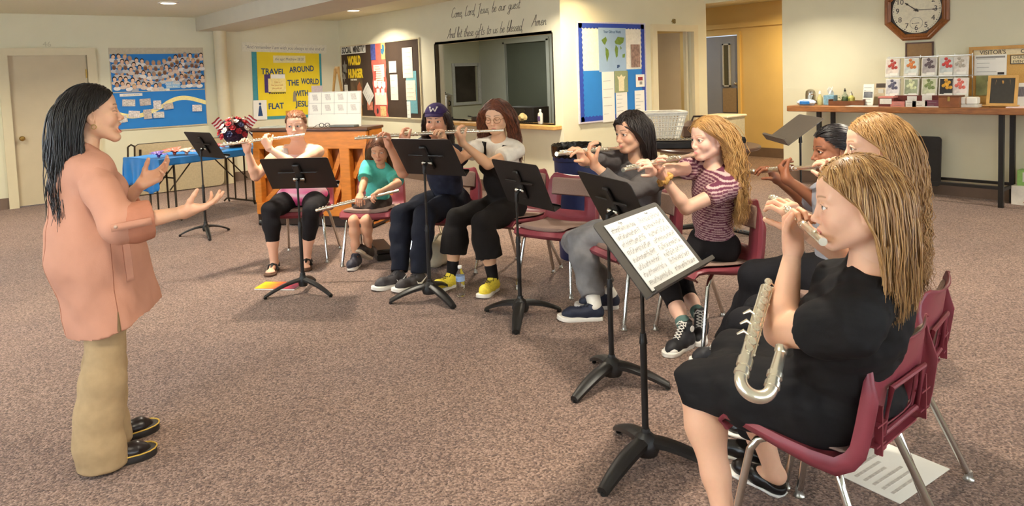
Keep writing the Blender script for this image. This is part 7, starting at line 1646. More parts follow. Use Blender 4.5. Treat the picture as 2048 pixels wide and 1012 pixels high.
# ---------------------------------------------------------------- capped player
def man():
    s = Body('seated flute player in a purple cap, navy T-shirt and dark trousers', seat(2, .05, .55), 196, 1.05, 1.0, (226, 172, 144), chest=205)
    hc = dep(873, 241, 5.5); hd = Head(hc, hdir(222, -3), dict(skin=(228, 178, 150), brow=(46, 34, 28), browt=1.3, iris=(70, 50, 36), lip=(190, 104, 98), stache=True, jaw=1.08, nose=1.12, gaze=(.1, 1, .05)), size=1.07)
    s.spine(hc-Z3*.195+np.array(hdir(200))*-.035)
    cr, d = flute_line(hd, (709, 277)); place_flute('flute of the capped player, crossing before the small child', cr, cr+d)
    QL, QR = cr+d*.31, cr+d*.455
    ER = reach(s.S[1], .3, 806, 350); EL = reach(s.S[-1], .3, 912, 345)
    s.hold(-1, QL, .5*nrm(QL-EL)+Z3*.4, -s.cfw*.9-s.cr*.2, elbow=(912, 345), k=1.02); s.hold(1, QR, nrm(QR-ER)+Z3*.5, s.cfw, elbow=(806, 350), k=1.02)
    aR, aL = flr(798, 547, .085), flr(838, 550, .085); s.legpx(1, (799, 415), aR); s.legpx(-1, (850, 412), aL)
    s.finish(hd, .056)
    shirt(s, 'tee_shirt', cloth('navy_tee', (50, 53, 68)), .013, (.72, .72), .02, -.05, (.045, .07, 0), 21, .007)
    trousers(s, 'trousers', cloth('navy_trousers', (30, 33, 44)), .014, 1.97, .03, 22, .013, 22)
    for q, a, p, hpx in ((1, aR, (764, 567), (792, 560)), (-1, aL, (799, 571), (842, 560))):
        t_ = nrm((flr(*p)-flr(*hpx))*[1, 1, 0]); shoe(s.root, s.off, footM(a, t_), 'run', (66, 62, 64), q, .285, lace=(50, 48, 50), accent='tick')
    # cap
    pur = cloth('purple_cap', (58, 44, 84), .8)
    V, Fq = sphere_q((0, 0, 0), 1, 40, 24); ok = V[:, 2] > .02; Fk = Fq[ok[Fq].all(1)]; q_ = V*np.array([.0835, .104, .082])+HC+np.array([0, 0, .016]); q_[:, 2] = np.maximum(q_[:, 2], .054-.35*np.maximum(0, .05-q_[:, 1])*.5)
    capo = mkmesh('baseball_cap', [(hd.w(q_), Fk, None)], pur, s.root, s.off); md = capo.modifiers.new('solid', 'SOLIDIFY'); md.thickness = .004
    G = []
    for i in range(9):
        a = -1.05+2.1*i/8; row = []
        for j in range(6): t = j/5; x = .078*math.sin(a)*(1-.05*t); y = -.008+.1*math.cos(a)*1.0+t*.062*math.cos(a)**.8; z = .056+.004*math.cos(a)-.012*t-.012*abs(math.sin(a))*t; row.append(hd.w((x, y, z))-s.off)
        G.append(row)
    MB().grid(G).build('brim', pur, capo, True, solid=.004); br = capo.children[0]; br.location = (0, 0, 0)
    wl = mat('cap_lettering', (206, 196, 190), .7); mb = MB()
    for a, b in (((-.026, .098), (-.015, .07)), ((-.015, .07), (0, .092)), ((0, .092), (.015, .07)), ((.015, .07), (.026, .098)), ((-.031, .099), (-.019, .099)), ((.019, .099), (.031, .099))):
        def cp_(p): x, z = p; z2 = z+.004; yy = -.0075+.104*math.sqrt(max(.05, 1-(x/.0835)**2-((z2-.0465)/.082)**2)); return hd.w((x, yy+.004, z2))-s.off
        mb.tube([cp_((a[0]+(b[0]-a[0])*t, a[1]+(b[1]-a[1])*t)) for t in (0, .33, .66, 1)], .0042*1.07, 6)
    mb.build('cap_letter', wl, capo, True)
    s.hairdo(dict(n=380, length=.24, part=0, back=.5, fl=.1, col=[(44, 32, 26), (66, 46, 36)], wave=.004, vol=1.0)); CHK.append(('man', s))
man()
# ---------------------------------------------------------------- player in black overalls
def overalls():
    s = Body('seated flute player with glasses in black overalls over a white T-shirt', seat(3, -.1, .54), 188, .98, 1.0, (236, 192, 158), chest=200); s.bust = .95
    hc = dep(993, 232, 5.3); hd = Head(hc, hdir(212, -12), dict(skin=(238, 196, 164), brow=(84, 54, 40), closed=True, lip=(206, 112, 106), jaw=.95, nose=.9), size=1.05)
    s.spine(hc-Z3*.185+np.array(hdir(196))*-.02)
    cr, d = flute_line(hd, (838, 268)); place_flute('flute of the player with glasses, its end before the capped player', cr, cr+d)
    QL, QR = cr+d*.36, cr+d*.52
    EL = reach(s.S[-1], .28, 978, 332); ER = reach(s.S[1], .28, 914, 338)
    s.hold(-1, QL, .6*nrm(QL-EL)+Z3*.3, -s.cfw*.8-s.cr*.4, elbow=(978, 332), k=.94, ru=.95); s.hold(1, QR, nrm(QR-ER)+Z3*.4, s.cfw, elbow=(914, 338), k=.94, ru=.95)
    aR, aL = flr(904, 549, .09), flr(986, 557, .09); s.legpx(1, (912, 432), aR); s.legpx(-1, (966, 452), aL)
    s.finish(hd, .048)
    shirt(s, 'tee_shirt', cloth('white_tee', (232, 226, 212)), .009, (.55, .55), .02, .0, (.04, .066, 0), 31, .005)
    bl = cloth('black_overalls', (30, 27, 26))
    F = SDF(); s.tors(F, .02); Lt = np.linalg.norm(s.N-s.P)
    for q in (1, -1): s.legc(F, q, .016, 0, 1.0, e1=.018, flat=False); s.legc(F, q, .018, 1.0, 1.62, e1=.06)
    F.plane(s.N-s.up*.19, s.up*1-s.cfw*.3); 
    for q in (1, -1): F.ell(s.S[q]+s.cr*q*.06-s.up*.1, (.09, .16, .14), np.array([s.cr, s.cfw, s.up]), .01, True)
    s.wear('overalls', F, bl, .014, 20, 32)
    tf = SDF(); s.tors(tf, .012); bm = tf.mesh(.008)
    for q in (1, -1): strap(s, bm, q, bl, (.07, .09), (-.0, .24), .04)
    for q, a, p, hp in ((1, aR, (873, 577), (908, 566)), (-1, aL, (966, 588), (992, 572))):
        sock(s, q, cloth('black_sock', (30, 28, 30)), 1.78); t_ = nrm((flr(*p)-flr(*hp))*[1, 1, 0]); shoe(s.root, s.off, footM(a, t_, drop=.095), 'run', (240, 216, 70), q, .26, solecol=(238, 234, 224), lace=(36, 32, 26), accent='yellow')
    g = mat('glasses_wire', (176, 140, 100), .25, .9); gm = MB()
    for q in (-1, 1):
        gm.tube([hd.w((q*.034+.0235*math.cos(a), .098-.012*abs(math.cos(a))*(q*math.cos(a) > 0), -.006+.021*math.sin(a)))-s.off for a in np.linspace(0, 2*PI, 21)[:-1]], .0016, 6, closed=True); gm.tube([hd.w(p)-s.off for p in ((q*.057, .088, -.002), (q*.074, .06, .0), (q*.079, .0, .002))], .0014, 5)
    gm.tube([hd.w(p)-s.off for p in ((-.011, .099, -.002), (0, .102, .0), (.011, .099, -.002))], .0014, 5); gm.build('glasses', g, s.root, True)
    s.hairdo(dict(n=520, length=.42, part=.004, back=.15, fl=.36, col=[(58, 34, 26), (104, 56, 36), (136, 74, 46)], wave=.009, lam=.13, lat=.06, r=.0046)); CHK.append(('overalls', s))
overalls()
# ---------------------------------------------------------------- player in the grey hoodie
def hoodie():
    s = Body('seated flute player with a dark bob in a grey hoodie and grey sweatpants', seat(5, .03, .545), 163, 1.02, 1.0, (232, 186, 158), chest=178)
    hc = dep(1264, 263, 4.3); hd = Head(hc, hdir(168, -8), dict(skin=(234, 188, 160), brow=(40, 28, 24), browt=1.1, iris=(50, 36, 28), lip=(204, 116, 108), gaze=(.12, 1, .0)), size=1.04)
    s.spine(hc-Z3*.18+np.array(hdir(172))*-.045)
    cr, d = flute_line(hd, (1113, 308)); place_flute('flute of the player in the grey hoodie', cr, cr+d)
    QL, QR = cr+d*.36, cr+d*.5
    EL = reach(s.S[-1], .29, 1262, 392); ER = reach(s.S[1], .29, 1205, 392)
    s.hold(-1, QL, .6*nrm(QL-EL)+Z3*.35, -s.cfw*.8-s.cr*.5, elbow=(1262, 392), k=1.02); s.hold(1, QR, nrm(QR-ER)+Z3*.4, s.cfw+s.cr*.2, elbow=(1205, 392), k=1.02)
    aR, aL = flr(1190, 612, .085), flr(1222, 590, .085); s.legpx(-1, (1165, 468), aR); s.legpx(1, (1145, 470), aL)
    s.finish(hd, .05)
    gr = cloth('grey_fleece', (98, 94, 94), .95, .25, 300)
    F = SDF(); s.tors(F, .02)
    SL = []
    for q in (1, -1): S2 = SDF(); s.armc(S2, q, .019, -.03, 1.78, e1=.014); SL.append(S2); s.armc(F, q, .008, -.02, .25, flat=False)
    F.plane(s.P-Z3*.06, -Z3); s.neckline(F, .045, .06)
    for t, o in ((.0, 0),): F.chain([s.N+s.cr*.075+s.cfw*.03-s.up*.0, s.N+s.cr*.07-s.cfw*.05+s.up*.02, s.N-s.cfw*.095+s.up*.015, s.N-s.cr*.07-s.cfw*.05+s.up*.02, s.N-s.cr*.075+s.cfw*.03-s.up*.0, s.N-s.up*.05+s.cfw*.085], [.022, .034, .045, .034, .024, .016], .02); F.ell(s.N-s.cfw*.1-s.up*.06, (.09, .05, .08), np.array([s.cr, s.cfw, s.up]), .03)
    s.wear('hoodie', [F]+SL, gr, .016, 22, 41)
    trousers(s, 'sweatpants', cloth('grey_sweats', (134, 132, 134), .95, .2, 300), .018, 1.84, .03, 42, .016, 22)
    wsk = cloth('white_sock', (236, 232, 222))
    for q, a, p, hp in ((-1, aR, (1112, 634), (1200, 632)), (1, aL, (1160, 606), (1228, 606))):
        sock(s, q, wsk, 1.74, .008); t_ = nrm((flr(*p)-flr(*hp))*[1, 1, 0]); shoe(s.root, s.off, footM(a, t_), 'run', (34, 40, 60), q, .29, lace=(30, 34, 48))
    s.hairdo(dict(n=560, length=.25, part=-.035, back=.15, fl=.24, col=[(26, 19, 17), (44, 32, 28), (34, 24, 22)], wave=.0, lat=.06, r=.005, vol=1.05, lvar=.08)); CHK.append(('hoodie', s))
hoodie()
# ---------------------------------------------------------------- player in the striped top
def striped():
    s = Body('seated flute player with long wavy blonde hair in a maroon striped top and black leggings', seat(6, .04, .535), 163, .95, .95, (240, 198, 178), .0065, chest=160)
    hc = dep(1418, 275, 3.92); hd = Head(hc, hdir(160, -6), dict(skin=(242, 202, 184), brow=(176, 130, 90), iris=(96, 120, 130), lip=(214, 126, 122), gaze=(.1, 1, -.15), jaw=.94, nose=.88, cheek=1.05), size=1.02)
    s.spine(hc-Z3*.175+np.array(hdir(163))*-.03)
    cr, d = flute_line(hd, (1246, 340)); place_flute('flute of the player in the striped top', cr, cr+d)
    QL, QR = cr+d*.38, cr+d*.5
    EL = reach(s.S[-1], .265, 1370, 424); ER = reach(s.S[1], .265, 1322, 400)
    s.hold(-1, QL, .8*nrm(QL-EL)+Z3*.2, -s.cfw*.7-s.cr*.7, elbow=(1370, 424), k=.92, ru=.92); s.hold(1, QR, nrm(QR-ER)+Z3*.3, s.cfw+s.cr*.1, elbow=(1322, 400), k=.92, ru=.92)
    aL, aR = flr(1372, 660, .1), flr(1402, 636, .1); s.legpx(-1, (1326, 545), aL); s.legpx(1, (1352, 535), aR)
    s.finish(hd, .045)
    def stripes(P):
        t = (P-s.P) @ s.up; w = (np.sin(t*2*PI/.0165) > .35)[:, None]; return np.where(w, L3((206, 172, 168)), L3((110, 58, 78)))
    shirt(s, 'striped_top', attr_mat('stripe_knit', .85, .05, 200, .2, 0, .15), .011, (.5, .5), .014, .045, (.03, .06, 0), 51, .003, 20, col=stripes)
    trousers(s, 'leggings', cloth('black_leggings', (32, 30, 32)), .009, 1.58, .01, 52, .004, 28)
    tl = cloth('teal_sock', (92, 118, 112))
    for q, a, p, hp in ((-1, aL, (1352, 690), (1390, 672)), (1, aR, (1406, 668), (1414, 640))):
        sock(s, q, tl, 1.86, .006); t_ = nrm((flr(*p)-flr(*hp))*[1, 1, 0]); shoe(s.root, s.off, footM(a, t_, drop=.1), 'high', (38, 38, 42), q, .245)
    W = s.arms[-1][1]; E = s.arms[-1][0]; dr = nrm(W-E); n1 = nrm(np.cross(dr, Z3)); n2 = np.cross(dr, n1); sc = mat('scrunchie_tan', (196, 150, 82), .8, var=.35, scale=60); m_ = MB()
    m_.tube([W-dr*(.035+.006*math.sin(a*5))+(n1*math.cos(a)+n2*math.sin(a))*(.034+.004*math.sin(a*9))-s.off for a in np.linspace(0, 2*PI, 41)[:-1]], [.012+.003*math.sin(i*1.9) for i in range(40)], 8, closed=True); m_.build('scrunchie', sc, s.root, True)
    br = [hd.w((-.0+.0+SK_R[0]*1.1*math.sin(a)*(1), SK_C[1]+SK_R[1]*1.02*math.cos(a)*.55-.0, .1-.055*abs(math.sin(a))**2))-s.off for a in np.linspace(-1.5, 1.5, 24)]
    cols = [(158, 112, 62), (206, 162, 100), (182, 136, 82)]
    m_ = MB(); m_.tube(br, [.006+.002*(i % 2) for i in range(24)], 7); m_.build('hair_braid', mat('braid_blonde', (176, 128, 76), .5, var=.2, scale=120), s.root, True)
    s.hairdo(dict(n=640, length=.5, fl=.46, part=.0, back=.35, col=cols, wave=.014, lam=.075, lat=.066, tuck=.012, ear=.03, r=.0042, vol=1.02)); CHK.append(('striped', s))
striped()
# ---------------------------------------------------------------- dark-haired player, mostly hidden
def dark():
    s = Body('seated flute player with black hair tied back, half hidden behind two others', seat(7, .04, .535), 150, .97, .95, (150, 98, 72), chest=150)
    hc = dep(1668, 299, 3.5); hd = Head(hc, hdir(138, -4), dict(skin=(158, 106, 80), brow=(24, 18, 16), browt=1.35, iris=(40, 26, 20), lip=(140, 76, 70), gaze=(-.1, 1, .1), jaw=.95, blush=.5), size=1.0)
    s.spine(hc-Z3*.18+np.array(hdir(150))*-.03)
    cr, d = flute_line(hd, (1488, 346), True); place_flute('flute of the black-haired player behind the near player\'s hands', cr, cr+d)
    QL, QR = cr+d*.3, cr+d*.47
    EL = reach(s.S[-1], .27, 1665, 420); ER = reach(s.S[1], .27, 1606, 400, True)
    s.hold(-1, QL, nrm(QL-EL)+Z3*.3, -s.cfw*.7-s.cr*.7, elbow=(1665, 420), k=.95); s.hold(1, QR, nrm(QR-ER)+Z3*.3, s.cfw+s.cr*.2, elbow=(1606, 400), k=.95)
    s.legpx(-1, (1452, 545), flr(1450, 690, .09)); s.leg(1, s.Hp[1]+s.f*.4+np.array([0, 0, .0]), s.Hp[1]+s.f*.42-Z3*.43)
    s.finish(hd, .045)
    shirt(s, 'grey_top', cloth('pale_grey_top', (150, 150, 158)), .012, (.6, .6), .014, -.03, (.04, .062, 0), 61)
    trousers(s, 'trousers', cloth('black_trousers', (28, 27, 30)), .016, 1.96, .035, 62, .008, 18)
    for q in (1, -1): shoe(s.root, s.off, footM(s.legs[q][1], s.f), 'run', (40, 40, 44), q, .25)
    s.hairdo(dict(n=460, length=.24, tie=(0, -.118, -.0), col=[(22, 17, 18), (38, 30, 30)], back=1, r=.0042, m=20, extra=[(lambda V, F: (V*np.array([.035, .035, .045])+hd.w((0, -.125, -.005)), F, L3((24, 18, 18))))(*sphere_q((0, 0, 0), 1, 16, 10))])); CHK.append(('dark', s))
dark()
# ---------------------------------------------------------------- long-haired blonde
def blonde():
    s = Body('seated flute player with very long blonde hair and pale green top, behind the near one', seat(8, .02, .55), 103, 1.03, .98, (238, 192, 166), .007, chest=108)
    hc = dep(1752, 292, 2.62); hd = Head(hc, hdir(122, -4), dict(skin=(240, 198, 174), brow=(150, 108, 74), iris=(96, 100, 100), lip=(210, 122, 116), gaze=(-.05, 1, .0), jaw=.95), size=1.03)
    s.spine(hc-Z3*.18+np.array(hdir(110))*-.035)
    l = lips(hd); d = nrm(np.array(hdir(34, -8))); cr = l-d*.085; place_flute('flute of the long-haired blonde, pointing away behind the hands', cr, cr+d)
    QL, QR = cr+d*.3, cr+d*.47
    EL = reach(s.S[-1], .28, 1668, 470); ER = s.S[1]+nrm(s.cfw*.7+s.cr*.7-Z3*.75)*.28
    s.hold(-1, QL, Z3+.3*nrm(QL-EL), -s.cr*.9-s.cfw*.4, elbow=(1668, 470), k=1.0); s.hold(1, QR, nrm(QR-ER)+Z3*.3, s.cfw*.8+s.cr*.3, elbow=ER, k=1.0)
    for q in (1, -1): K = s.Hp[q]+s.f*.42-Z3*.01; s.leg(q, K, K+s.f*-.02-Z3*.44)
    s.finish(hd, .048)
    shirt(s, 'green_top', cloth('pale_green_tee', (214, 224, 192)), .012, (.6, .6), .015, -.04, (.035, .066, 0), 71, .005)
    trousers(s, 'trousers', cloth('black_trousers', (28, 27, 30)), .014, 1.95, .025, 72, .007, 18)
    for q in (1, -1): shoe(s.root, s.off, footM(s.legs[q][1], s.f), 'flat', (24, 23, 24), q, .25)
    s.hairdo(dict(n=760, length=.54, fl=.48, part=.0, back=.5, col=[(150, 108, 64), (196, 154, 100), (172, 128, 80)], wave=.011, lam=.07, lat=.064, tuck=.002, ear=.025, r=.0036, vol=1.02, m=32)); CHK.append(('blonde', s))
blonde()
# ---------------------------------------------------------------- near player
def near():
    s = Body('seated flute player in a black dress, nearest the camera, hair to the shoulders', seat(9, .02, .55), 97, 1.0, 1.26, (240, 194, 166), .0065, chest=100); s.bust = 1.15
    hc = dep(1716, 404, 1.93); hd = Head(hc, hdir(122, -6), dict(skin=(240, 196, 170), brow=(156, 112, 80), iris=(92, 98, 96), lip=(206, 122, 114), jaw=1.05, cheek=1.16, nose=.92, gaze=(0, 1, .05)), size=1.09, h=.0022)
    s.spine(hc-Z3*.178+np.array(hdir(104))*-.05)
    cr0 = reach(lips(hd), .1, 1662, 468); cr, d = flute_line(hd, (1543, 396), True); place_flute('flute of the near player in the black dress', cr, cr+d)
    QL, QR = cr+d*.27, cr+d*.46
    EL = reach(s.S[-1], .3, 1566, 640); ER = s.S[1]+nrm(s.cfw*.75+s.cr*.6-Z3*.6)*.29
    s.hold(-1, QL, Z3*.8+.4*nrm(QL-EL), -s.cr*.75-s.cfw*.65, curl=((62, 58, 35), (58, 62, 38), (60, 60, 36), (50, 55, 30)), elbow=(1566, 640), k=1.02, ru=1.35); s.hold(1, QR, nrm(QR-ER)+Z3*.35, s.cfw*.9+s.cr*.3, elbow=ER, k=1.0, ru=1.3)
    aL, aR = flr(1452, 1050, .09), flr(1545, 935, .09); s.legpx(-1, (1392, 758), aL); s.legpx(1, (1468, 700), aR)
    ft = []
    for a in (aL, aR): t_ = nrm(s.f+.25*s.r*(1 if a is aR else -1)); ft += [(a-Z3*.02-t_*.02, a+t_*.04-Z3*.045, .034, .028), (a+t_*.04-Z3*.045, a+t_*.12-Z3*.066, .028, .018)]
    s.finish(hd, .056, ft)
    bl = cloth('black_jersey', (30, 29, 30), .8, .08, 500)
    F = SDF(); s.tors(F, .012)
    for q in (1, -1): s.armc(F, q, .009, -.02, .55, e1=.016); s.legc(F, q, .02, 0, 1.02, e1=.022, flat=False)
    K1, K2 = s.legs[1][0], s.legs[-1][0]; F.cone(K1-s.f*.04, K2-s.f*.04, .07, .07, .04); F.cone((s.Hp[1]+K1)/2, (s.Hp[-1]+K2)/2, .09, .09, .04); F.cone(K1-Z3*.03, K2-Z3*.03, .066, .066, .03)
    F.ell(s.P-s.f*.02, (.175*s.fat, .13*s.fat, .12), np.array([s.r, s.f, Z3]), .04)
    F.plane((K1+K2)/2+s.f*.035-Z3*.02, nrm(s.f-Z3*.55)); F.plane(s.P-Z3*.125, -Z3); s.neckline(F, .04, .078, .008)
    s.wear('dress', F, bl, .014, 28, 81, dirv=(.25, .25, 1))
    for q, a in ((1, aR), (-1, aL)): shoe(s.root, s.off, footM(a, nrm(s.f+.25*s.r*q), drop=.088), 'flat', (24, 23, 24), q, .25)
    s.hairdo(dict(n=820, length=.27, fl=.26, part=-.012, back=.3, col=[(112, 76, 44), (196, 150, 92), (142, 100, 60), (216, 174, 116)], wave=.003, lam=.12, lat=.066, tuck=.0, ear=.012, r=.0036, vol=1.01, m=28, grav=.3, lvar=.25)); CHK.append(('near', s)); return s
NEAR = near()
# alto flute with a curved head joint lying in the lap
def alto():
    A = dep(1520, 620, 2.08); B = dep(1486, 738, 1.96); ax = nrm(B-A); 
    t = thing('alto_flute', 'silver alto flute with a curved head joint lying in the near player\'s lap', 'flute', tuple(B))
    rgt = CM[0]*1.0; rgt = nrm(rgt-ax*(rgt @ ax)); nn = np.cross(ax, rgt); nn = nn if nn @ (CAM-B) > 0 else -nn
    def W(x, y, z=0): return ax*x+rgt*y+nn*z
    r = .0175; L_ = .28
    MB().tube([W(-L_, 0), W(-.0, 0)], r, 16).build('body_joint', silver, t, True)
    cu = [W(0, 0), W(.02, .0)]+[W(.02+.041*math.sin(a), .041-.041*math.cos(a)) for a in np.linspace(.15, PI-.15, 14)]+[W(.02, .082), W(-.02, .082)]
    MB().tube(cu, [r*1.02]*len(cu), 16).build('curved_head_joint', silver, t, True)
    mb = MB(); mb.tube([W(-.02, .082), W(-.09, .082)], [r, r*.85], 16); mb.tube([W(-.09, .082), W(-.095, .082), W(-.11, .082), W(-.112, .082)], [r*.86, r*1.05, r*1.05, r*.7], 14); mb.build('head_end', silver, t, True)
    for i, (a, b, y) in enumerate(((-.035, -.005, 0), (.005, .02, 0), (.0, .018, .082), (-.03, -.012, .082))): MB().tube([W(a, y), W(a+.002, y), W(b-.002, y), W(b, y)], [r, r*1.22, r*1.22, r], 16).build('ring', silver, t, True)
    k0 = None
    Rm = Matrix(((rgt[0], ax[0], nn[0], 0), (rgt[1], ax[1], nn[1], 0), (rgt[2], ax[2], nn[2], 0), (0, 0, 0, 1)))
    for i in range(11):
        p = W(-.055-.023*i, -.002+.004*(i % 2), r+.003)
        if k0 is None: mb = MB(); mb.lathe([(0, 0), (.0105, 0), (.0115, .004), (.0105, .007), (.006, .008), (0, .007)], n=16); mb.tube([(0, 0, .003), (.012, 0, .002), (.017, 0, -.004)], .002, 6); k0 = mb.build('key', silver, t, True); q = k0
        else: q = k0.copy(); COL.objects.link(q)
        q.matrix_local = Matrix.Translation(tuple(p)) @ Rm @ Matrix.Rotation((i % 3)*.5-.5, 4, 'Z')
    rd = MB(); rd.tube([W(-.045, .0165, .008), W(-L_+.01, .0165, .008)], .0026, 8); rd.tube([W(-.08, -.0165, .006), W(-.2, -.0165, .006)], .0022, 8)
    for i in range(8): rd.ball(tuple(W(-.05-.033*i, .0165, .006)), .005, 8, 6)
    rd.build('key_rods', silver, t, True)
    tk = MB()
    for i, x in enumerate((-.1, -.135, -.17)): tk.tube([W(x, -.012, .012), W(x-.004, -.028, .014), W(x+.012, -.042, .01)], [.003, .0055, .003], 8)
    tk.build('levers', silver, t, True)
alto()
# ---------------------------------------------------------------- teacher
def teacher():
    aR = flr(196, 940)+Z3*.1; aL = flr(214, 893)+Z3*.1
    P = np.array([.545, 3.2, .86]); P[:2] = (aR[:2]+aL[:2])/2+np.array([.025, 0])
    s = Body('standing person with long black hair in a salmon coat, arms out with open palms', P, 4, .97, .98, (238, 192, 162), .007, chest=2); s.bust = .95
    D0 = depth_of(P)
    hc = dep(184, 226, D0-.02); hd = Head(hc, hdir(-7, 4), dict(skin=(238, 194, 164), brow=(48, 34, 28), iris=(40, 28, 22), mouth='open', lip=(200, 96, 92), jaw=.96, nose=.95, closed=True), size=1.0, h=.0022)
    s.spine(hc-Z3*.185+np.array(hdir(2))*-.05)
    ER = reach(s.S[1], .28, 236, 452); WR = reach(ER, .235, 368, 424, True); EL = s.S[-1]+nrm(s.cfw*.5-s.cr*.25-Z3*.9)*.28; WL = reach(EL, .235, 283, 368, False)
    s.arm(1, ER, WR, 1.05); s.arm(-1, EL, WL, 1.05)
    tR = nrm(dep(445, 402, depth_of(WR)+.02)-WR)
    H = SDF(); hand(H, WR, tR, Z3+.25*s.cr*-1-.2*s.cfw, 1, ((12, 14, 10), (14, 16, 10), (20, 22, 14), (34, 30, 18)), .1, .98, (.95, .15)); H.cone(WR-nrm(WR-ER)*.06, WR, .0275, .0222, .012); H.cone(WR, WR+tR*.025, .0215, .018, .02); s.hands.append(H)
    tL = nrm(dep(316, 350, depth_of(WL)+.02)-WL); H = SDF(); hand(H, WL, tL, Z3*.7-s.cfw*.5+s.cr*.5, -1, ((18, 22, 14), (24, 26, 16), (30, 28, 16), (40, 34, 20)), .1, .98, (.95, .2)); H.cone(WL-nrm(WL-EL)*.06, WL, .0275, .0222, .012); s.hands.append(H)
    s.leg(1, (s.Hp[1]*1.0+aR)/2+s.f*.03, aR); s.leg(-1, (s.Hp[-1]+aL)/2+s.f*.03, aL)
    s.finish(hd, .05)
    kh = cloth('khaki_twill', (172, 146, 110), .85, .12, 500)
    F = SDF()
    for q, e_ in ((1, .058), (-1, .05)): s.legc(F, q, .006, 0, 1, e1=.016, fat=.98, flat=False); s.legc(F, q, .016, 1, 1.97, e1=e_, fat=.98, flat=False); F.cone(s.legs[q][1]+s.f*.012, s.legs[q][1]+s.f*.015-Z3*.085, .034+e_, .036+e_, .02, (0, 1))
    F.ell(s.P, (.14, .1, .12), np.array([s.r, s.f, Z3]), .04); F.plane((0, 0, .018), (0, 0, -1))
    s.wear('trousers', F, kh, .009, 15, 91, dirv=(1, .3, .08))
    for q, a, p in ((1, aR, (300, 906)), (-1, aL, (277, 868))):
        t_ = nrm((flr(p[0], p[1])-a)*[1, 1, 0]); shoe(s.root, s.off, footM(a, t_, drop=.105), 'derby', (34, 26, 26), q, .27, solecol=(40, 36, 34))
    cm = cloth('salmon_suede', (196, 142, 118), .9, .08, 300, scale=9, var=.05)
    # coat: body, flared skirt, sleeves rolled below the elbow
    F = SDF(); s.tors(F, .022, kk=.05); T = np.array([s.r, s.f, Z3]); 
    F.ell(s.P+Z3*.0, (.185, .15, .2), T, .08); lo_ = s.P-Z3*.33
    for y in (-.055, -.01, .04, .09): F.cone(s.P+Z3*.12+s.f*y*.9, lo_+s.f*(y*1.25+.045), .1, .1, .06)
    for q in (1, -1): F.cone(s.P+Z3*.1+s.r*q*.06, lo_+s.r*q*.092+s.f*.03, .112, .118, .06); s.armc(F, q, .012, -.03, .3, flat=False)
    F.plane(s.P-Z3*.285+s.f*.03, nrm(-Z3+s.f*.24)); s.neckline(F, .06, .06, .01)
    F.chain([s.N+s.up*.03-s.cfw*.05, s.N+s.up*.035+s.cr*.06, s.N-s.up*.02+s.cr*.055+s.cfw*.06, s.N-s.up*.1+s.cr*.03+s.cfw*.1], [.022, .022, .018, .012], .015); F.chain([s.N+s.up*.03-s.cfw*.05, s.N+s.up*.035-s.cr*.06, s.N-s.up*.02-s.cr*.055+s.cfw*.06, s.N-s.up*.1-s.cr*.03+s.cfw*.1], [.022, .022, .018, .012], .015)
    SL = []
    for q in (1, -1): S2 = SDF(); s.armc(S2, q, .021, -.04, 1.32, e1=.03); SL.append(S2)
    coat = s.wear('coat', [F]+SL, cm, .016, 15, 92, dirv=(.3, .3, .3)); P_, F_ = s.last; ax_ = lambda z, x=0: s.P+Z3*z+s.f*x
    dk = mat('coat_seam', (160, 104, 80), .9)
    zs = np.linspace(.34, -.2, 30); MB().tube(seam(P_, F_, [ax_(z, .012+.05*max(0, -z))+s.r*.5 for z in zs], [-s.r]*30, s.off, -.0005), .0022, 5).build('side_seam', dk, coat, True)
    zs = np.linspace(-.2, -.34, 10); sl_ = seam(P_, F_, [ax_(z, .022)+s.r*.5 for z in zs], [-s.r]*10, s.off, .001)
    if len(sl_) > 2: MB().tube(sl_, [.002+.006*i/(len(sl_)-1) for i in range(len(sl_))], 6).build('hem_slit', mat('slit_khaki', (120, 96, 66), .9), coat, True)
    zs = np.linspace(.36, -.3, 30); MB().tube(seam(P_, F_, [ax_(z)-s.f*.6 for z in zs], [s.f]*30, s.off, -.0005), .0022, 5).build('back_seam', dk, coat, True)
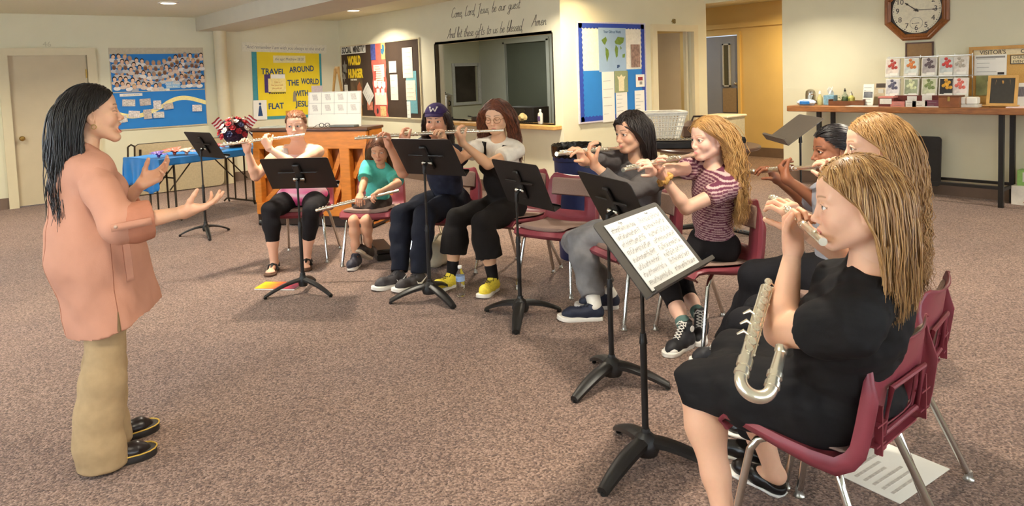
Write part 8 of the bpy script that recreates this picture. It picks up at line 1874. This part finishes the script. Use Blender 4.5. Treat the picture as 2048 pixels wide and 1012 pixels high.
    w_ = seam(P_, F_, [ax_(z, .075-.06*z)+s.r*.5 for z in np.linspace(.08, -.09, 12)], [-s.r]*12, s.off, .001)
    if len(w_) > 3: G = [[p-s.f*.014+s.r*.004, p-s.f*.012+s.r*.008, p+s.f*.012+s.r*.007, p+s.f*.014+s.r*.002] for p in w_]; MB().grid(G).build('pocket_welt', cm, coat, True, solid=.003); MB().tube([g[0] for g in G], .002, 5).build('pocket_slit', dk, coat, True)
    for q in (1, -1):
        F = SDF(); s.armc(F, q, .033, 1.1, 1.5, e1=.043); F2 = s.arms[q]; d_ = nrm(F2[1]-F2[0]); e_ = F2[0]+(F2[1]-F2[0])*.505; F.cone(e_-d_*.05, e_+d_*.02, .05, .062, .004, sub=True); s.wear('cuff', F, cloth('salmon_lining', (184, 122, 96), .7, .06), .004, 30, 93)
    E, W = s.arms[1][0], s.arms[1][1]; d_ = nrm(W-E); n_ = nrm(np.cross(d_, Z3)); n_ = n_ if n_ @ (CAM-E) > 0 else -n_; up_ = np.cross(n_, d_); up_ = up_ if up_[2] > 0 else -up_
    mb = MB(); mb.grid([[E+d_*x+n_*(.092-.02*abs(x-.05)+o)+up_*(y+.012-.1*x*.3)-s.off for x in (-.035, 0, .03, .07, .1)] for y, o in ((-.014, 0), (.014, 0))]); mb.build('sleeve_tab', cm, s.root, True, solid=.005)
    MB().ball(tuple(E-d_*.02+n_*.092+up_*.015-s.off), .007, 10, 8).build('button', mat('tab_button', (190, 160, 140), .3), s.root, True)
    ear = hd.w((.082, -.004, -.046))-s.off; mb = MB().tube([ear+s.f*.009*math.cos(a)+Z3*(-.008+.009*math.sin(a)) for a in np.linspace(0, 2*PI, 13)[:-1]], .0016, 5, closed=True); mb.build('hoop_earring', brass, s.root, True)
    s.hairdo(dict(n=820, length=.53, fl=.46, part=.012, ear=.05, tuck=.006, back=.75, col=[(16, 14, 15), (30, 25, 25), (22, 18, 19)], wave=.008, lam=.16, lat=.066, r=.0046, vol=1.04, m=30, grav=.3)); CHK.append(('teacher', s)); return s
teacher()
